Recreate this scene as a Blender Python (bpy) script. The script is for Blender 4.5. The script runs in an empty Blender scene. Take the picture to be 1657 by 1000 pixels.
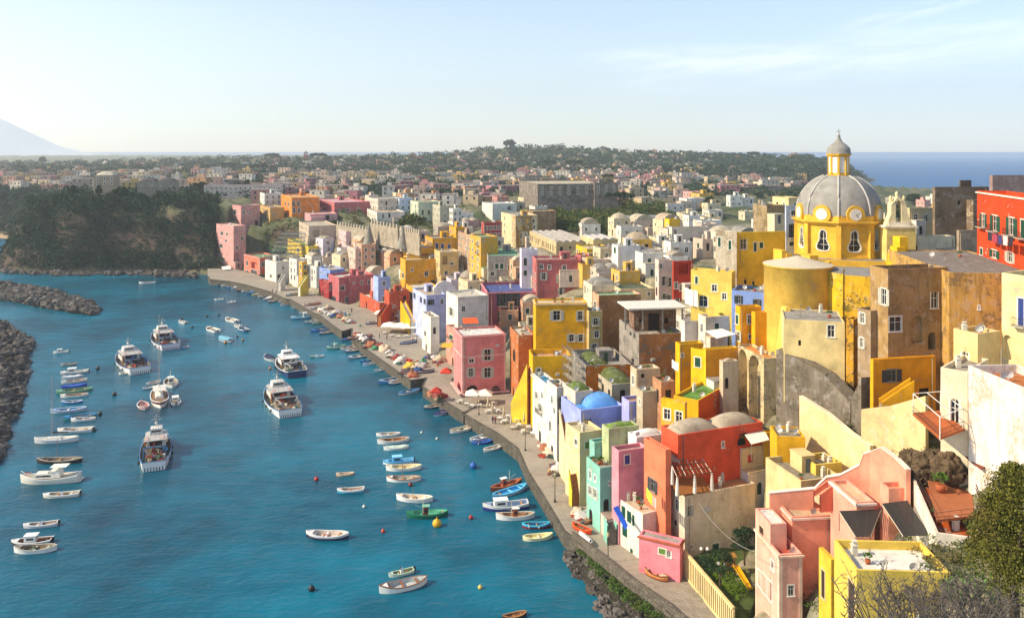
import bpy, math, random
import numpy as np
from mathutils import Vector
sc = bpy.context.scene
col = sc.collection
R = random.Random(7)
F, CX, HY, HC = 1300.0, 828.5, 245.0, 65.0      # focal length in photo pixels, centre, horizon row, eye height
def P(px, py, Y): return Vector(((px-CX)/F*Y, Y, HC-(py-HY)/F*Y))
def G(px, py, z=0.0):
    return P(px, py, F*(HC-z)/(py-HY))
def px_of(X, Y): return CX+F*X/Y
def py_of(Z, Y): return HY+F*(HC-Z)/Y
# ---------------------------------------------------------------- naming
def tag(o, label=None, cat=None, group=None, kind=None):
    if label: o['label'] = label
    if cat: o['category'] = cat
    if group: o['group'] = group
    if kind: o['kind'] = kind
    return o
def thing(name, label, cat, loc=(0,0,0), group=None, rz=0.0):
    o = bpy.data.objects.new(name, None); col.objects.link(o)
    o.location = loc; o.rotation_euler = (0,0,rz); o.empty_display_size = .5
    return tag(o, label, cat, group)
def wloc(o):
    v = Vector(o.location)
    while o.parent: o = o.parent; v += Vector(o.location)
    return v
class MB:
    def __init__(s): s.v=[]; s.f=[]; s.m=[]; s.sm=[]
    def face(s, pts, mi=0, smooth=False):
        n=len(s.v); s.v.extend([tuple(p) for p in pts]); s.f.append(tuple(range(n,n+len(pts)))); s.m.append(mi); s.sm.append(smooth)
    def grid(s, rows, mi=0, smooth=True, closed=False):
        n=len(s.v); w=len(rows[0])
        for r in rows: s.v.extend([tuple(p) for p in r])
        for i in range(len(rows)-1):
            for j in range(w if closed else w-1):
                k=(j+1)%w
                s.f.append((n+i*w+j, n+i*w+k, n+(i+1)*w+k, n+(i+1)*w+j)); s.m.append(mi); s.sm.append(smooth)
    def box(s, c, sx, sy, sz, rz=0.0, mi=0, base=False):
        c=Vector(c); ca,sa=math.cos(rz),math.sin(rz); z0=0 if base else -sz/2
        p=[]
        for z in (z0, z0+sz):
            for x,y in ((-sx/2,-sy/2),(sx/2,-sy/2),(sx/2,sy/2),(-sx/2,sy/2)):
                p.append((c.x+x*ca-y*sa, c.y+x*sa+y*ca, c.z+z))
        n=len(s.v); s.v.extend(p)
        for q in ((3,2,1,0),(4,5,6,7),(0,1,5,4),(1,2,6,5),(2,3,7,6),(3,0,4,7)):
            s.f.append(tuple(n+i for i in q)); s.m.append(mi); s.sm.append(False)
    def prism(s, poly, z0, z1, mi=0, top=None):
        n=len(poly); top=top or poly
        for i in range(n):
            a,b=poly[i],poly[(i+1)%n]; c,d=top[(i+1)%n],top[i]
            s.face([(a[0],a[1],z0),(b[0],b[1],z0),(c[0],c[1],z1),(d[0],d[1],z1)],mi)
        s.face([(p[0],p[1],z1) for p in top],mi); s.face([(p[0],p[1],z0) for p in reversed(poly)],mi)
    def tube(s, pts, r, n=6, mi=0, smooth=True):
        pts=[Vector(p) for p in pts]; rs=r if isinstance(r,(list,tuple)) else [r]*len(pts); rows=[]
        for i,p in enumerate(pts):
            d=(pts[min(i+1,len(pts)-1)]-pts[max(i-1,0)]).normalized()
            a=d.cross(Vector((0,0,1)) if abs(d.z)<.9 else Vector((1,0,0))).normalized(); b=d.cross(a)
            rows.append([p+(a*math.cos(t)+b*math.sin(t))*rs[i] for t in [2*math.pi*k/n for k in range(n)]])
        s.grid(rows,mi,smooth,True); s.face(rows[0],mi); s.face(rows[-1],mi)
    def lathe(s, c, prof, n=16, mi=0, smooth=True, a0=0, a1=2*math.pi, rot=0):
        c=Vector(c); full=abs(a1-a0-2*math.pi)<1e-4; k=n if full else n+1
        s.grid([[(c.x+r*math.cos(rot+a0+(a1-a0)*j/n), c.y+r*math.sin(rot+a0+(a1-a0)*j/n), c.z+z) for j in range(k)] for r,z in prof],mi,smooth,full)
    def blob(s, c, rx, ry, rz, seed=0, n=10, m=7, amp=.25, mi=0, half=False, rot=0):
        q=random.Random(seed); ph=[q.uniform(0,6.28) for _ in range(6)]; rows=[]; ca,sa=math.cos(rot),math.sin(rot)
        for i in range(m+1):
            t=(math.pi/2 if half else math.pi)*i/m; row=[]
            for j in range(n):
                a=2*math.pi*j/n
                w=1+amp*(.5*math.sin(2*a+ph[0]+3*t)+.3*math.sin(3*a+ph[1]-5*t)+.35*math.sin(5*a+ph[2]+7*t)+.2*q.uniform(-1,1)) if 0<i<m or half and i>0 else 1
                x,y=rx*math.sin(t)*math.cos(a)*w, ry*math.sin(t)*math.sin(a)*w
                row.append((c[0]+x*ca-y*sa, c[1]+x*sa+y*ca, c[2]+rz*math.cos(t)*w))
            rows.append(row)
        s.grid(rows,mi,False if amp>.3 else True,True)
    def build(s, name, mats, parent=None, origin=None):
        me=bpy.data.meshes.new(name)
        o0=Vector(origin) if origin is not None else (wloc(parent) if parent else Vector((0,0,0)))
        me.from_pydata([(p[0]-o0.x,p[1]-o0.y,p[2]-o0.z) for p in s.v],[],s.f)
        if not isinstance(mats,(list,tuple)): mats=[mats]
        for m in mats: me.materials.append(m)
        me.polygons.foreach_set('material_index',s.m); me.polygons.foreach_set('use_smooth',s.sm); me.update()
        o=bpy.data.objects.new(name,me); col.objects.link(o)
        if parent: o.parent=parent
        elif origin is not None: o.location=o0
        return o
def put(mesh, name, parent, loc, rz=0.0):
    o=bpy.data.objects.new(name,mesh); col.objects.link(o); o.parent=parent; o.location=loc; o.rotation_euler=(0,0,rz); return o
def npmesh(name, verts, mat, parent=None, loc=None):     # quads from an (n*4,3) array
    n=len(verts)//4; me=bpy.data.meshes.new(name)
    me.vertices.add(n*4); me.vertices.foreach_set('co',verts.astype(np.float32).ravel())
    me.loops.add(n*4); me.loops.foreach_set('vertex_index',np.arange(n*4,dtype=np.int32))
    me.polygons.add(n); me.polygons.foreach_set('loop_start',np.arange(0,n*4,4,dtype=np.int32))
    try: me.polygons.foreach_set('loop_total',np.full(n,4,dtype=np.int32))
    except Exception: pass
    me.update(calc_edges=True); me.materials.append(mat)
    o=bpy.data.objects.new(name,me); col.objects.link(o)
    if parent: o.parent=parent
    if loc is not None: o.location=loc
    return o
NR=np.random.RandomState(3)
def leaves(c, n, size):                                  # c (k,3) points -> n leaf quads round each, jitter given by caller
    k=len(c); a=NR.normal(size=(k,3)); a/=np.linalg.norm(a,axis=1)[:,None]
    b=np.cross(a,NR.normal(size=(k,3))); b/=np.linalg.norm(b,axis=1)[:,None]
    s=np.asarray(size)*NR.uniform(.6,1.3,k); a=a*s[:,None]; b=b*(s*.6)[:,None]
    return np.stack([c-a*.5-b*.2,c-b*.6,c+a*.5,c+b*.6],axis=1).reshape(-1,3)
def clumps(centers, radii, n, size):                     # spherical shells of leaves
    k=len(centers); d=NR.normal(size=(k,n,3)); d/=np.linalg.norm(d,axis=2)[:,:,None]
    d[:,:,2]=np.abs(d[:,:,2])*1.0-.25
    r=NR.uniform(.55,1.08,(k,n,1)); pts=centers[:,None,:]+d*r*radii[:,None,None]*np.array([1,1,.8])
    sz=np.repeat(np.asarray(size)*np.ones(k),n)
    return leaves(pts.reshape(-1,3),0,sz)
# ---------------------------------------------------------------- materials
def lin(c):
    if isinstance(c,str): c=tuple(int(c[i:i+2],16)/255 for i in (0,2,4))
    return tuple((x/12.92 if x<=.04045 else ((x+.055)/1.055)**2.4) for x in c)
_M={}
def nt(name):
    m=bpy.data.materials.new(name); m.use_nodes=True; t=m.node_tree; b=t.nodes['Principled BSDF']; return m,t,b
def N(t,typ,**k):
    n=t.nodes.new(typ)
    for a,v in k.items():
        if a in n.inputs: n.inputs[a].default_value=v
        else: setattr(n,a,v)
    return n
def mixc(t,fac,a,b,blend='MIX'):
    n=t.nodes.new('ShaderNodeMix'); n.data_type='RGBA'; n.blend_type=blend
    for s,v in ((0,fac),(6,a),(7,b)):
        if isinstance(v,(int,float)): n.inputs[s].default_value=v
        elif isinstance(v,tuple): n.inputs[s].default_value=(*v[:3],1)
        else: t.links.new(v,n.inputs[s])
    return n.outputs[2]
def ramp(t,fac,a,b):
    n=t.nodes.new('ShaderNodeMapRange'); n.inputs['From Min'].default_value=a; n.inputs['From Max'].default_value=b; n.clamp=True
    t.links.new(fac,n.inputs['Value']); return n.outputs[0]
def noise(t,co,scale,detail=3,rough=.6,sc3=None):
    if sc3:
        m=t.nodes.new('ShaderNodeMapping'); m.inputs['Scale'].default_value=sc3; t.links.new(co,m.inputs[0]); co=m.outputs[0]
    n=t.nodes.new('ShaderNodeTexNoise'); n.inputs['Scale'].default_value=scale; n.inputs['Detail'].default_value=detail; n.inputs['Roughness'].default_value=rough
    t.links.new(co,n.inputs['Vector']); return n.outputs['Fac']
def bump(t,b,h,dist,strength=.5):
    n=t.nodes.new('ShaderNodeBump'); n.inputs['Distance'].default_value=dist; n.inputs['Strength'].default_value=strength
    t.links.new(h,n.inputs['Height']); t.links.new(n.outputs[0],b.inputs['Normal'])
def stucco(c, wear=.35, under='b9a98c', rough=.9):
    k=('st',c,wear,under)
    if k in _M: return _M[k]
    m,t,b=nt('stucco_'+c); co=t.nodes.new('ShaderNodeTexCoord').outputs['Object']
    base=lin(c); f1=noise(t,co,.35,4); f2=noise(t,co,2.2,4,.7); f3=noise(t,co,1.0,4,.65,(1.3,1.3,.22))
    dark=tuple(x*(.86-.22*wear) for x in base); c1=mixc(t,ramp(t,f1,.36,.66),tuple(min(.9,x*1.08) for x in base),tuple(x*.74 for x in base)); f5=noise(t,co,.9,2,.5); c1=mixc(t,ramp(t,f5,.56,.60),c1,tuple(min(.85,x*.78+.10) for x in base)) if wear>.3 else c1
    c2=mixc(t,ramp(t,f3,.56-.1*wear,.84-.2*wear),c1,dark)                      # rain streaks
    pm=t.nodes.new('ShaderNodeMath'); pm.operation='MULTIPLY'; t.links.new(f1,pm.inputs[0]); t.links.new(f2,pm.inputs[1])
    c3=mixc(t,ramp(t,pm.outputs[0],.40-.13*wear,.42-.12*wear),c2,lin(under))    # fallen render
    f4=noise(t,co,9,3,.7); c4=mixc(t,ramp(t,f4,.35,.75),c3,tuple(1.0 for _ in range(3)),'MULTIPLY')
    n=t.nodes.new('ShaderNodeMix'); n.data_type='RGBA'; n.blend_type='MULTIPLY'; n.inputs[0].default_value=1
    t.links.new(c3,n.inputs[6]); g=t.nodes.new('ShaderNodeMapRange'); g.inputs['To Min'].default_value=.8; g.inputs['To Max'].default_value=1.08
    g.inputs['From Min'].default_value=.3; g.inputs['From Max'].default_value=.7; t.links.new(f4,g.inputs['Value']); t.links.new(g.outputs[0],n.inputs[7])
    t.links.new(n.outputs[2],b.inputs['Base Color']); b.inputs['Roughness'].default_value=rough; b.inputs['Specular IOR Level'].default_value=.2
    bump(t,b,f2,.08,.35); _M[k]=m; return m
def plain(c, rough=.6, metal=0, var=.25, scale=3.0, spec=.4, bmp=0):
    k=('pl',c,rough,metal,var,scale,bmp)
    if k in _M: return _M[k]
    m,t,b=nt('paint_'+c); co=t.nodes.new('ShaderNodeTexCoord').outputs['Object']; base=lin(c)
    f=noise(t,co,scale,4,.65); cc=mixc(t,ramp(t,f,.35,.7),base,tuple(x*(1-var) for x in base))
    t.links.new(cc,b.inputs['Base Color']); b.inputs['Roughness'].default_value=rough; b.inputs['Metallic'].default_value=metal; b.inputs['Specular IOR Level'].default_value=spec
    if bmp: bump(t,b,f,bmp,.6)
    _M[k]=m; return m
def leafmat(a, b2, c3=None, name='foliage'):
    k=('lf',a,b2,c3)
    if k in _M: return _M[k]
    m,t,b=nt(name); g=t.nodes.new('ShaderNodeNewGeometry'); co=t.nodes.new('ShaderNodeTexCoord').outputs['Object']
    f=noise(t,co,.12,3,.6); c=mixc(t,g.outputs['Random Per Island'],lin(a),lin(b2))
    if c3: c=mixc(t,ramp(t,f,.5,.62),c,lin(c3))
    t.links.new(c,b.inputs['Base Color']); b.inputs['Roughness'].default_value=.8; b.inputs['Specular IOR Level'].default_value=.15
    _M[k]=m; return m
def stone(c='8d8373', scale=.6, mortar='6b6355', bmp=.15, brick=True):
    k=('stn',c,scale,mortar)
    if k in _M: return _M[k]
    m,t,b=nt('stone_'+c); co=t.nodes.new('ShaderNodeTexCoord').outputs['Object']
    f=noise(t,co,.8,4); base=lin(c); f2=noise(t,co,7,4,.7)
    v=t.nodes.new('ShaderNodeTexVoronoi'); v.inputs['Scale'].default_value=1/scale; t.links.new(co,v.inputs['Vector'])
    c1=mixc(t,ramp(t,f,.35,.7),base,tuple(x*.55 for x in base)); c2=mixc(t,ramp(t,v.outputs['Color'],.15,.85),tuple(x*.55 for x in base),c1)
    t.links.new(mixc(t,ramp(t,f2,.5,.8),c2,lin(mortar)),b.inputs['Base Color'])
    b.inputs['Roughness'].default_value=.95; b.inputs['Specular IOR Level'].default_value=.2
    ds=t.nodes.new('ShaderNodeTexVoronoi'); ds.feature='DISTANCE_TO_EDGE'; ds.inputs['Scale'].default_value=1/scale; t.links.new(co,ds.inputs['Vector'])
    bump(t,b,ramp(t,ds.outputs['Distance'],0,.12),bmp,.7); _M[k]=m; return m
GLASS=plain('1c242b',.12,0,.3,.7,.6); 
# ---------------------------------------------------------------- terrain
BL=[(60,44),(80,36),(95,29),(107,25.5),(116,23.8),(133,16.5),(153,12.6),(181,5.8),(196,1.5),(204,-1),(225,-15),(234,-22),(304,-46),(329,-74),(366,-104),(413,-140),(450,-175)]
def xq(Y): return float(np.interp(Y,[b[0] for b in BL],[b[1] for b in BL]))
CP=[]
for Y in (153,168,181,196,210,234,265,304,329,366,413):
    for d,z in ((0,2.2),(8,2.4),(15,4.5),(26,12.5),(40,21.5),(55,28),(75,32),(110,33)):
        if not(Y>320 and d>60): CP.append((xq(Y)+d,Y,z))
for px,Y,Z in [(1095,116,2.3),(1123,107,2.3),(1180,108,2.6),(1160,118,3.4),(1215,116,5),(1040,128,2.6),(1000,135,2.4),(1090,126,6),(1060,133,8),(1130,138,14),(1180,135,14),
  (1232,136,19),(1262,135,21),(1260,146,25),(1350,150,30),(1450,150,35),(1600,150,40),(1657,122,38),(1400,124,26),(1500,112,27),(1500,100,26),(1600,95,30),(1310,124,15),(1340,116,13),(1350,108,13),(1390,118,21),
  (1290,112,10),(1270,98,7),(1350,94,13),(1450,88,20),(1550,80,25.5),(1657,85,30),(1330,82,17),(1400,72,23),(1500,68,27),(1657,62,32),(1640,50,40),(1800,50,42),(1400,58,28),(1300,60,18),(1300,40,20),(1600,30,50),
  (1240,95,4),(1220,90,3),(1000,60,-4),(800,60,-4),(1800,100,38),(1800,160,42),(2100,160,38),
  (1500,200,36),(1657,220,36),(1400,250,34),(1150,185,23),(1130,170,20),(1200,250,33),(1300,350,31),(1000,300,32),(900,400,31),(1100,500,29),(1300,600,26),(1500,600,22),(1450,900,12),(1600,900,8),(1700,700,12),
  (800,500,30),(700,600,30),(620,470,31),(540,450,30),(480,470,30),(420,480,32),(350,480,34),(200,475,36),(100,475,36),(60,480,33),(300,470,35),(200,520,34),(300,700,33),(100,700,28),(-50,650,30),(0,900,27),(-200,900,30),(600,900,30),(450,900,30),
  (900,700,29),(1100,800,26),(1000,900,27),(1200,1000,22),(1300,1100,18),(700,1200,30),(900,1300,34),(300,1300,32),(0,1300,30),(-300,1300,30),(1100,1300,34),(1250,1400,34),(1400,1200,6),
  (0,2000,31),(150,2000,32),(250,2000,38),(400,2000,45),(550,2000,42),(650,2000,40),(730,2000,52),(790,2000,66),(830,2000,73),(900,2000,70),(960,2000,66),(1050,2000,58),(1130,1900,52),(1200,1800,52),(1290,1750,50),(1340,1750,42),(1380,1800,25),(1405,1850,10),
  (900,2600,40),(500,2600,30),(100,2600,25),(1100,2600,30)]:
    CP.append(((px-CX)/F*Y,Y,Z))
CP=np.array(CP); CPL=np.stack([CP[:,0]/CP[:,1]*1.0,np.log(CP[:,1])],1)
C2=lambda pts:[(G(a,b).x,G(a,b).y) for a,b in pts]
COAST=[(70,-60),(60,20),(46,60)]+[(x-1,y) for y,x in BL[1:-1]]+C2([(340,447),(290,441),(200,439),(100,442),(20,438),(-8,432),(0,424),(20,405),(28,387),(0,379),(-100,374),(-400,368)])+[(-4000,700),(-4000,6000),(900,6000)]+\
  C2([(1330,285),(1380,288),(1424,290),(1400,298),(1380,302),(1420,307),(1510,318),(1657,330),(1950,350)])+[(420,300),(330,0),(300,-60)]
CO=np.array(COAST)
def hts(X,Y):
    X=np.asarray(X,float); Y=np.asarray(Y,float); sh=X.shape; X=X.ravel(); Y=Y.ravel(); out=np.zeros(len(X))
    for s in range(0,len(X),4000):
        x=X[s:s+4000]; y=Y[s:s+4000]; yy=np.maximum(y,20)
        u=x/yy; l=np.log(yy); d=((u[:,None]-CPL[None,:,0])**2+(l[:,None]-CPL[None,:,1])**2)+1e-6
        w=d**-1.9; h=(w*CP[None,:,2]).sum(1)/w.sum(1)
        a=CO; b=np.roll(CO,-1,0); ins=np.zeros(len(x),bool); dm=np.full(len(x),1e9)
        for i in range(len(a)):
            ax,ay=a[i]; bx,by=b[i]
            c=((ay>y)!=(by>y)); 
            with np.errstate(divide='ignore',invalid='ignore'): ins^=c&(x<(bx-ax)*(y-ay)/(by-ay)+ax)
            L=(bx-ax)**2+(by-ay)**2; t=np.clip(((x-ax)*(bx-ax)+(y-ay)*(by-ay))/L,0,1); dm=np.minimum(dm,np.hypot(x-ax-t*(bx-ax),y-ay-t*(by-ay)))
        wd=np.where(yy<250,.02,.035)*yy; t=np.clip(dm/wd,0,1); h=np.where(ins,-1.5+(h+1.5)*t**.8,-4-np.clip(dm/30,0,6))
        ro=np.where(ins&(yy>430),(np.sin(x*.21+y*.13)+np.sin(x*.09-y*.17)+np.sin(x*.41+y*.33)*.5)*1.2*np.clip(yy/500,0,2.2)*t,0)
        out[s:s+4000]=h+ro
    return out.reshape(sh)
def gh(x,y): return float(hts([x],[y])[0])
US=np.linspace(-.80,.86,330); YS=np.exp(np.linspace(math.log(34),math.log(5200),400))
UU,YY=np.meshgrid(US,YS); XX=UU*YY; ZZ=hts(XX,YY)
def hfast(X,Y):
    iu=(np.asarray(X)/Y-US[0])/(US[1]-US[0]); iy=(np.log(Y)-math.log(34))/(math.log(5200/34)/399)
    iu=np.clip(iu,0,328.99); iy=np.clip(iy,0,398.99); a=iu.astype(int); b=iy.astype(int); fu=iu-a; fy=iy-b
    return (ZZ[b,a]*(1-fu)+ZZ[b,a+1]*fu)*(1-fy)+(ZZ[b+1,a]*(1-fu)+ZZ[b+1,a+1]*fu)*fy
TY=np.exp(np.linspace(math.log(45),math.log(4500),1500))
def ground(px,py,ymin=0):                                # where the sight line of a photo pixel meets the ground
    u=(px-CX)/F; h=np.maximum(hfast(u*TY,TY),0.0); r=HC-(py-HY)/F*TY
    k=np.nonzero((r<=h)&(TY>=ymin))[0]
    Y=TY[k[0]] if len(k) else TY[-1]
    return Vector((u*Y,Y,HC-(py-HY)/F*Y))
def terrain():
    m=MB(); n=len(US); me=bpy.data.meshes.new('hillside')
    v=np.stack([XX,YY,ZZ],-1).reshape(-1,3); f=[]
    idx=np.arange(len(YS)*n).reshape(len(YS),n); q=np.stack([idx[:-1,:-1],idx[:-1,1:],idx[1:,1:],idx[1:,:-1]],-1).reshape(-1,4)
    me.from_pydata(v.tolist(),[],q.tolist()); me.polygons.foreach_set('use_smooth',[True]*len(q)); me.update()
    mt,t,b=nt('hill_ground'); g=t.nodes.new('ShaderNodeNewGeometry'); co=g.outputs['Position']
    f1=noise(t,co,.02,5,.65); f2=noise(t,co,.3,5,.7); sp=t.nodes.new('ShaderNodeSeparateXYZ'); t.links.new(g.outputs['Normal'],sp.inputs[0])
    c=mixc(t,ramp(t,f1,.4,.62),lin('3d4a28'),lin('6d6a4c')); c=mixc(t,ramp(t,f2,.5,.75),c,lin('2c3a1e'))
    wv=noise(t,co,.5,4,.7,(.25,.25,2.2)); rock=mixc(t,ramp(t,wv,.35,.65),lin('5c4a3a'),lin('3a302a'))
    c=mixc(t,ramp(t,sp.outputs['Z'],.55,.8),rock,c)
    s3=t.nodes.new('ShaderNodeSeparateXYZ'); t.links.new(co,s3.inputs[0]); f4=noise(t,co,.12,4,.7); tw=mixc(t,ramp(t,f4,.42,.6),mixc(t,ramp(t,f2,.35,.65),lin('a39880'),lin('7d7260')),lin('5a5c3c'))
    c=mixc(t,ramp(t,s3.outputs['Y'],440,400),c,tw)
    t.links.new(c,b.inputs['Base Color']); b.inputs['Roughness'].default_value=1; bump(t,b,f2,1.0,.8); me.materials.append(mt)
    o=bpy.data.objects.new('hillside',me); col.objects.link(o); tag(o,kind='structure')
# ---------------------------------------------------------------- water
def water():
    m=MB(); m.face([(-45000,-2000,0),(45000,-2000,0),(45000,60000,0),(-45000,60000,0)])
    mt,t,b=nt('sea_water'); g=t.nodes.new('ShaderNodeNewGeometry'); co=g.outputs['Position']
    f1=noise(t,co,.75,4,.55,(1.0,1.5,1)); f0=noise(t,co,.018,4,.7); f2=noise(t,co,.16,3,.5,(1,2.2,1))
    c=mixc(t,ramp(t,f0,.35,.65),lin('026a82'),lin('02384a'))
    t.links.new(c,b.inputs['Base Color']); b.inputs['Roughness'].default_value=.12; b.inputs['IOR'].default_value=1.33; b.inputs['Specular IOR Level'].default_value=.36
    ad=t.nodes.new('ShaderNodeMath'); ad.operation='MULTIPLY_ADD'; t.links.new(f2,ad.inputs[0]); ad.inputs[1].default_value=1.6; t.links.new(f1,ad.inputs[2])
    cd=t.nodes.new('ShaderNodeVectorMath'); cd.operation='LENGTH'; t.links.new(co,cd.inputs[0])
    bn=t.nodes.new('ShaderNodeBump'); bn.inputs['Distance'].default_value=.42; bn.inputs['Strength'].default_value=.5; t.links.new(ad.outputs[0],bn.inputs['Height']); mr=t.nodes.new('ShaderNodeMapRange'); mr.inputs['From Min'].default_value=250; mr.inputs['From Max'].default_value=2500; mr.inputs['To Min'].default_value=.32; mr.inputs['To Max'].default_value=4.5; t.links.new(cd.outputs['Value'],mr.inputs['Value']); t.links.new(mr.outputs[0],bn.inputs['Distance']); t.links.new(bn.outputs[0],b.inputs['Normal'])
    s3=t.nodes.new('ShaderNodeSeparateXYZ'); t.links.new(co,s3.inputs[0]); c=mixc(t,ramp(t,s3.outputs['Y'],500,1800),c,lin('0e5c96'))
    df=t.nodes.new('ShaderNodeBsdfDiffuse'); t.links.new(c,df.inputs[0]); gl=t.nodes.new('ShaderNodeBsdfGlossy'); gl.inputs['Roughness'].default_value=.14; fr=t.nodes.new('ShaderNodeFresnel'); fr.inputs['IOR'].default_value=1.3
    for q in (df,gl,fr): t.links.new(bn.outputs[0],q.inputs['Normal'])
    mn=t.nodes.new('ShaderNodeMath'); mn.operation='MINIMUM'; mn.inputs[1].default_value=.38; t.links.new(fr.outputs[0],mn.inputs[0]); mx=t.nodes.new('ShaderNodeMixShader'); t.links.new(mn.outputs[0],mx.inputs[0]); t.links.new(df.outputs[0],mx.inputs[1]); t.links.new(gl.outputs[0],mx.inputs[2]); t.links.new(mx.outputs[0],t.nodes['Material Output'].inputs['Surface'])
    tag(m.build('sea',mt),kind='structure')
water()
# ---------------------------------------------------------------- sun, sky, camera
AZ,EL=math.radians(101),math.radians(36)
SD=Vector((-math.sin(AZ)*math.cos(EL),math.cos(AZ)*math.cos(EL),math.sin(EL)))
su=bpy.data.lights.new('sun','SUN'); su.energy=5.2; su.angle=math.radians(.5); su.color=(1,.85,.62)
so=bpy.data.objects.new('sun',su); col.objects.link(so); so.rotation_euler=(-SD).to_track_quat('-Z','Y').to_euler()
w=bpy.data.worlds.new('World'); sc.world=w; w.use_nodes=True; t=w.node_tree; bg=t.nodes['Background']
sk=t.nodes.new('ShaderNodeTexSky'); sk.sky_type='NISHITA'; sk.sun_disc=False; sk.sun_elevation=EL; sk.sun_rotation=-AZ; sk.altitude=0; sk.air_density=1.1; sk.dust_density=.25; sk.ozone_density=2.6
tc=t.nodes.new('ShaderNodeTexCoord').outputs['Generated']
sp=t.nodes.new('ShaderNodeSeparateXYZ'); t.links.new(tc,sp.inputs[0])
def mth(op,a,b2=None,c=None):
    n=t.nodes.new('ShaderNodeMath'); n.operation=op
    for i,v in enumerate((a,b2,c)):
        if v is None: continue
        if isinstance(v,(int,float)): n.inputs[i].default_value=v
        else: t.links.new(v,n.inputs[i])
    return n.outputs[0]
az=mth('ARCTAN2',sp.outputs['X'],sp.outputs['Y']); el=mth('ARCSINE',sp.outputs['Z'])
def streak(a0,e0,slope,la,le,sc3,lo,hi):
    da=mth('SUBTRACT',az,a0); de=mth('SUBTRACT',mth('SUBTRACT',el,e0),mth('MULTIPLY',da,slope))
    q=mth('ADD',mth('POWER',mth('ABSOLUTE',mth('DIVIDE',da,la)),2.0),mth('POWER',mth('ABSOLUTE',mth('DIVIDE',de,le)),2.0)); env=mth('MAXIMUM',mth('SUBTRACT',1.0,q),0.0)
    cv=t.nodes.new('ShaderNodeCombineXYZ'); t.links.new(mth('MULTIPLY',da,sc3[0]),cv.inputs[0]); t.links.new(mth('MULTIPLY',de,sc3[1]),cv.inputs[1])
    f=noise(t,cv.outputs[0],1.0,7,.62); return mth('MULTIPLY',ramp(t,f,lo,hi),env)
m1=streak(.42,.108,.10,.36,.036,(9,60),.34,.66); m2=streak(.22,.112,.0,.16,.02,(12,70),.34,.68); m3=streak(.47,.155,.2,.12,.012,(16,90),.42,.8)
mm=mth('MINIMUM',mth('MULTIPLY',mth('ADD',mth('ADD',m1,m2),m3),1.0),1.0)
hs=t.nodes.new('ShaderNodeHueSaturation'); hs.inputs['Saturation'].default_value=.9; t.links.new(sk.outputs[0],hs.inputs['Color'])
cl=mixc(t,mth('MULTIPLY',mm,.5),hs.outputs[0],(8.5,8.6,9.4))
t.links.new(cl,bg.inputs['Color']); bg.inputs['Strength'].default_value=.14
cam=bpy.data.cameras.new('camera'); co_=bpy.data.objects.new('camera',cam); col.objects.link(co_); co_.location=(0,0,HC); co_.rotation_euler=(math.pi/2,0,0)
cam.sensor_width=36; cam.lens=F/1657*36; cam.shift_y=-(500-HY)/1657; cam.clip_start=.5; cam.clip_end=90000; sc.camera=co_
sc.view_settings.view_transform='Standard'; sc.view_settings.look='None'; sc.view_settings.gamma=1; sc.view_settings.exposure=.56
# distant mountain across the gulf
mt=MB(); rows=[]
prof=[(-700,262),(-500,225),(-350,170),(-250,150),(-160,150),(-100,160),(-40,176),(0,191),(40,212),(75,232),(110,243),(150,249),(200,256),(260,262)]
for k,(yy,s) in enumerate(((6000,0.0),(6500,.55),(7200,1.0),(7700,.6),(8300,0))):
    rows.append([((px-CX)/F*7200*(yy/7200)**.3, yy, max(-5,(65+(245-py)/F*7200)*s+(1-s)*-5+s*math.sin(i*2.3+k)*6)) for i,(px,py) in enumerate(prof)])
mt.grid(rows); o=mt.build('distant_mountain',plain('b4c2d0',1,0,.12,.001)); tag(o,kind='structure')  # pale blue-grey base colour has the distance haze painted in
# air
hz=MB(); hz.prism([(-6000,-120),(6000,-120),(6000,8600),(-6000,8600)],-14,760)
hm=bpy.data.materials.new('haze'); hm.use_nodes=True; t2=hm.node_tree; t2.nodes.clear(); ou=t2.nodes.new('ShaderNodeOutputMaterial'); pv=t2.nodes.new('ShaderNodeVolumePrincipled')
pv.inputs['Color'].default_value=(.93,.97,1,1); pv.inputs['Density'].default_value=.00014; pv.inputs['Anisotropy'].default_value=.4; t2.links.new(pv.outputs[0],ou.inputs['Volume'])
tag(hz.build('haze',hm),'thin blue sea haze over the harbour and far town','haze',kind='stuff')
sc.cycles.volume_bounces=3; sc.cycles.max_bounces=6
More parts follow.
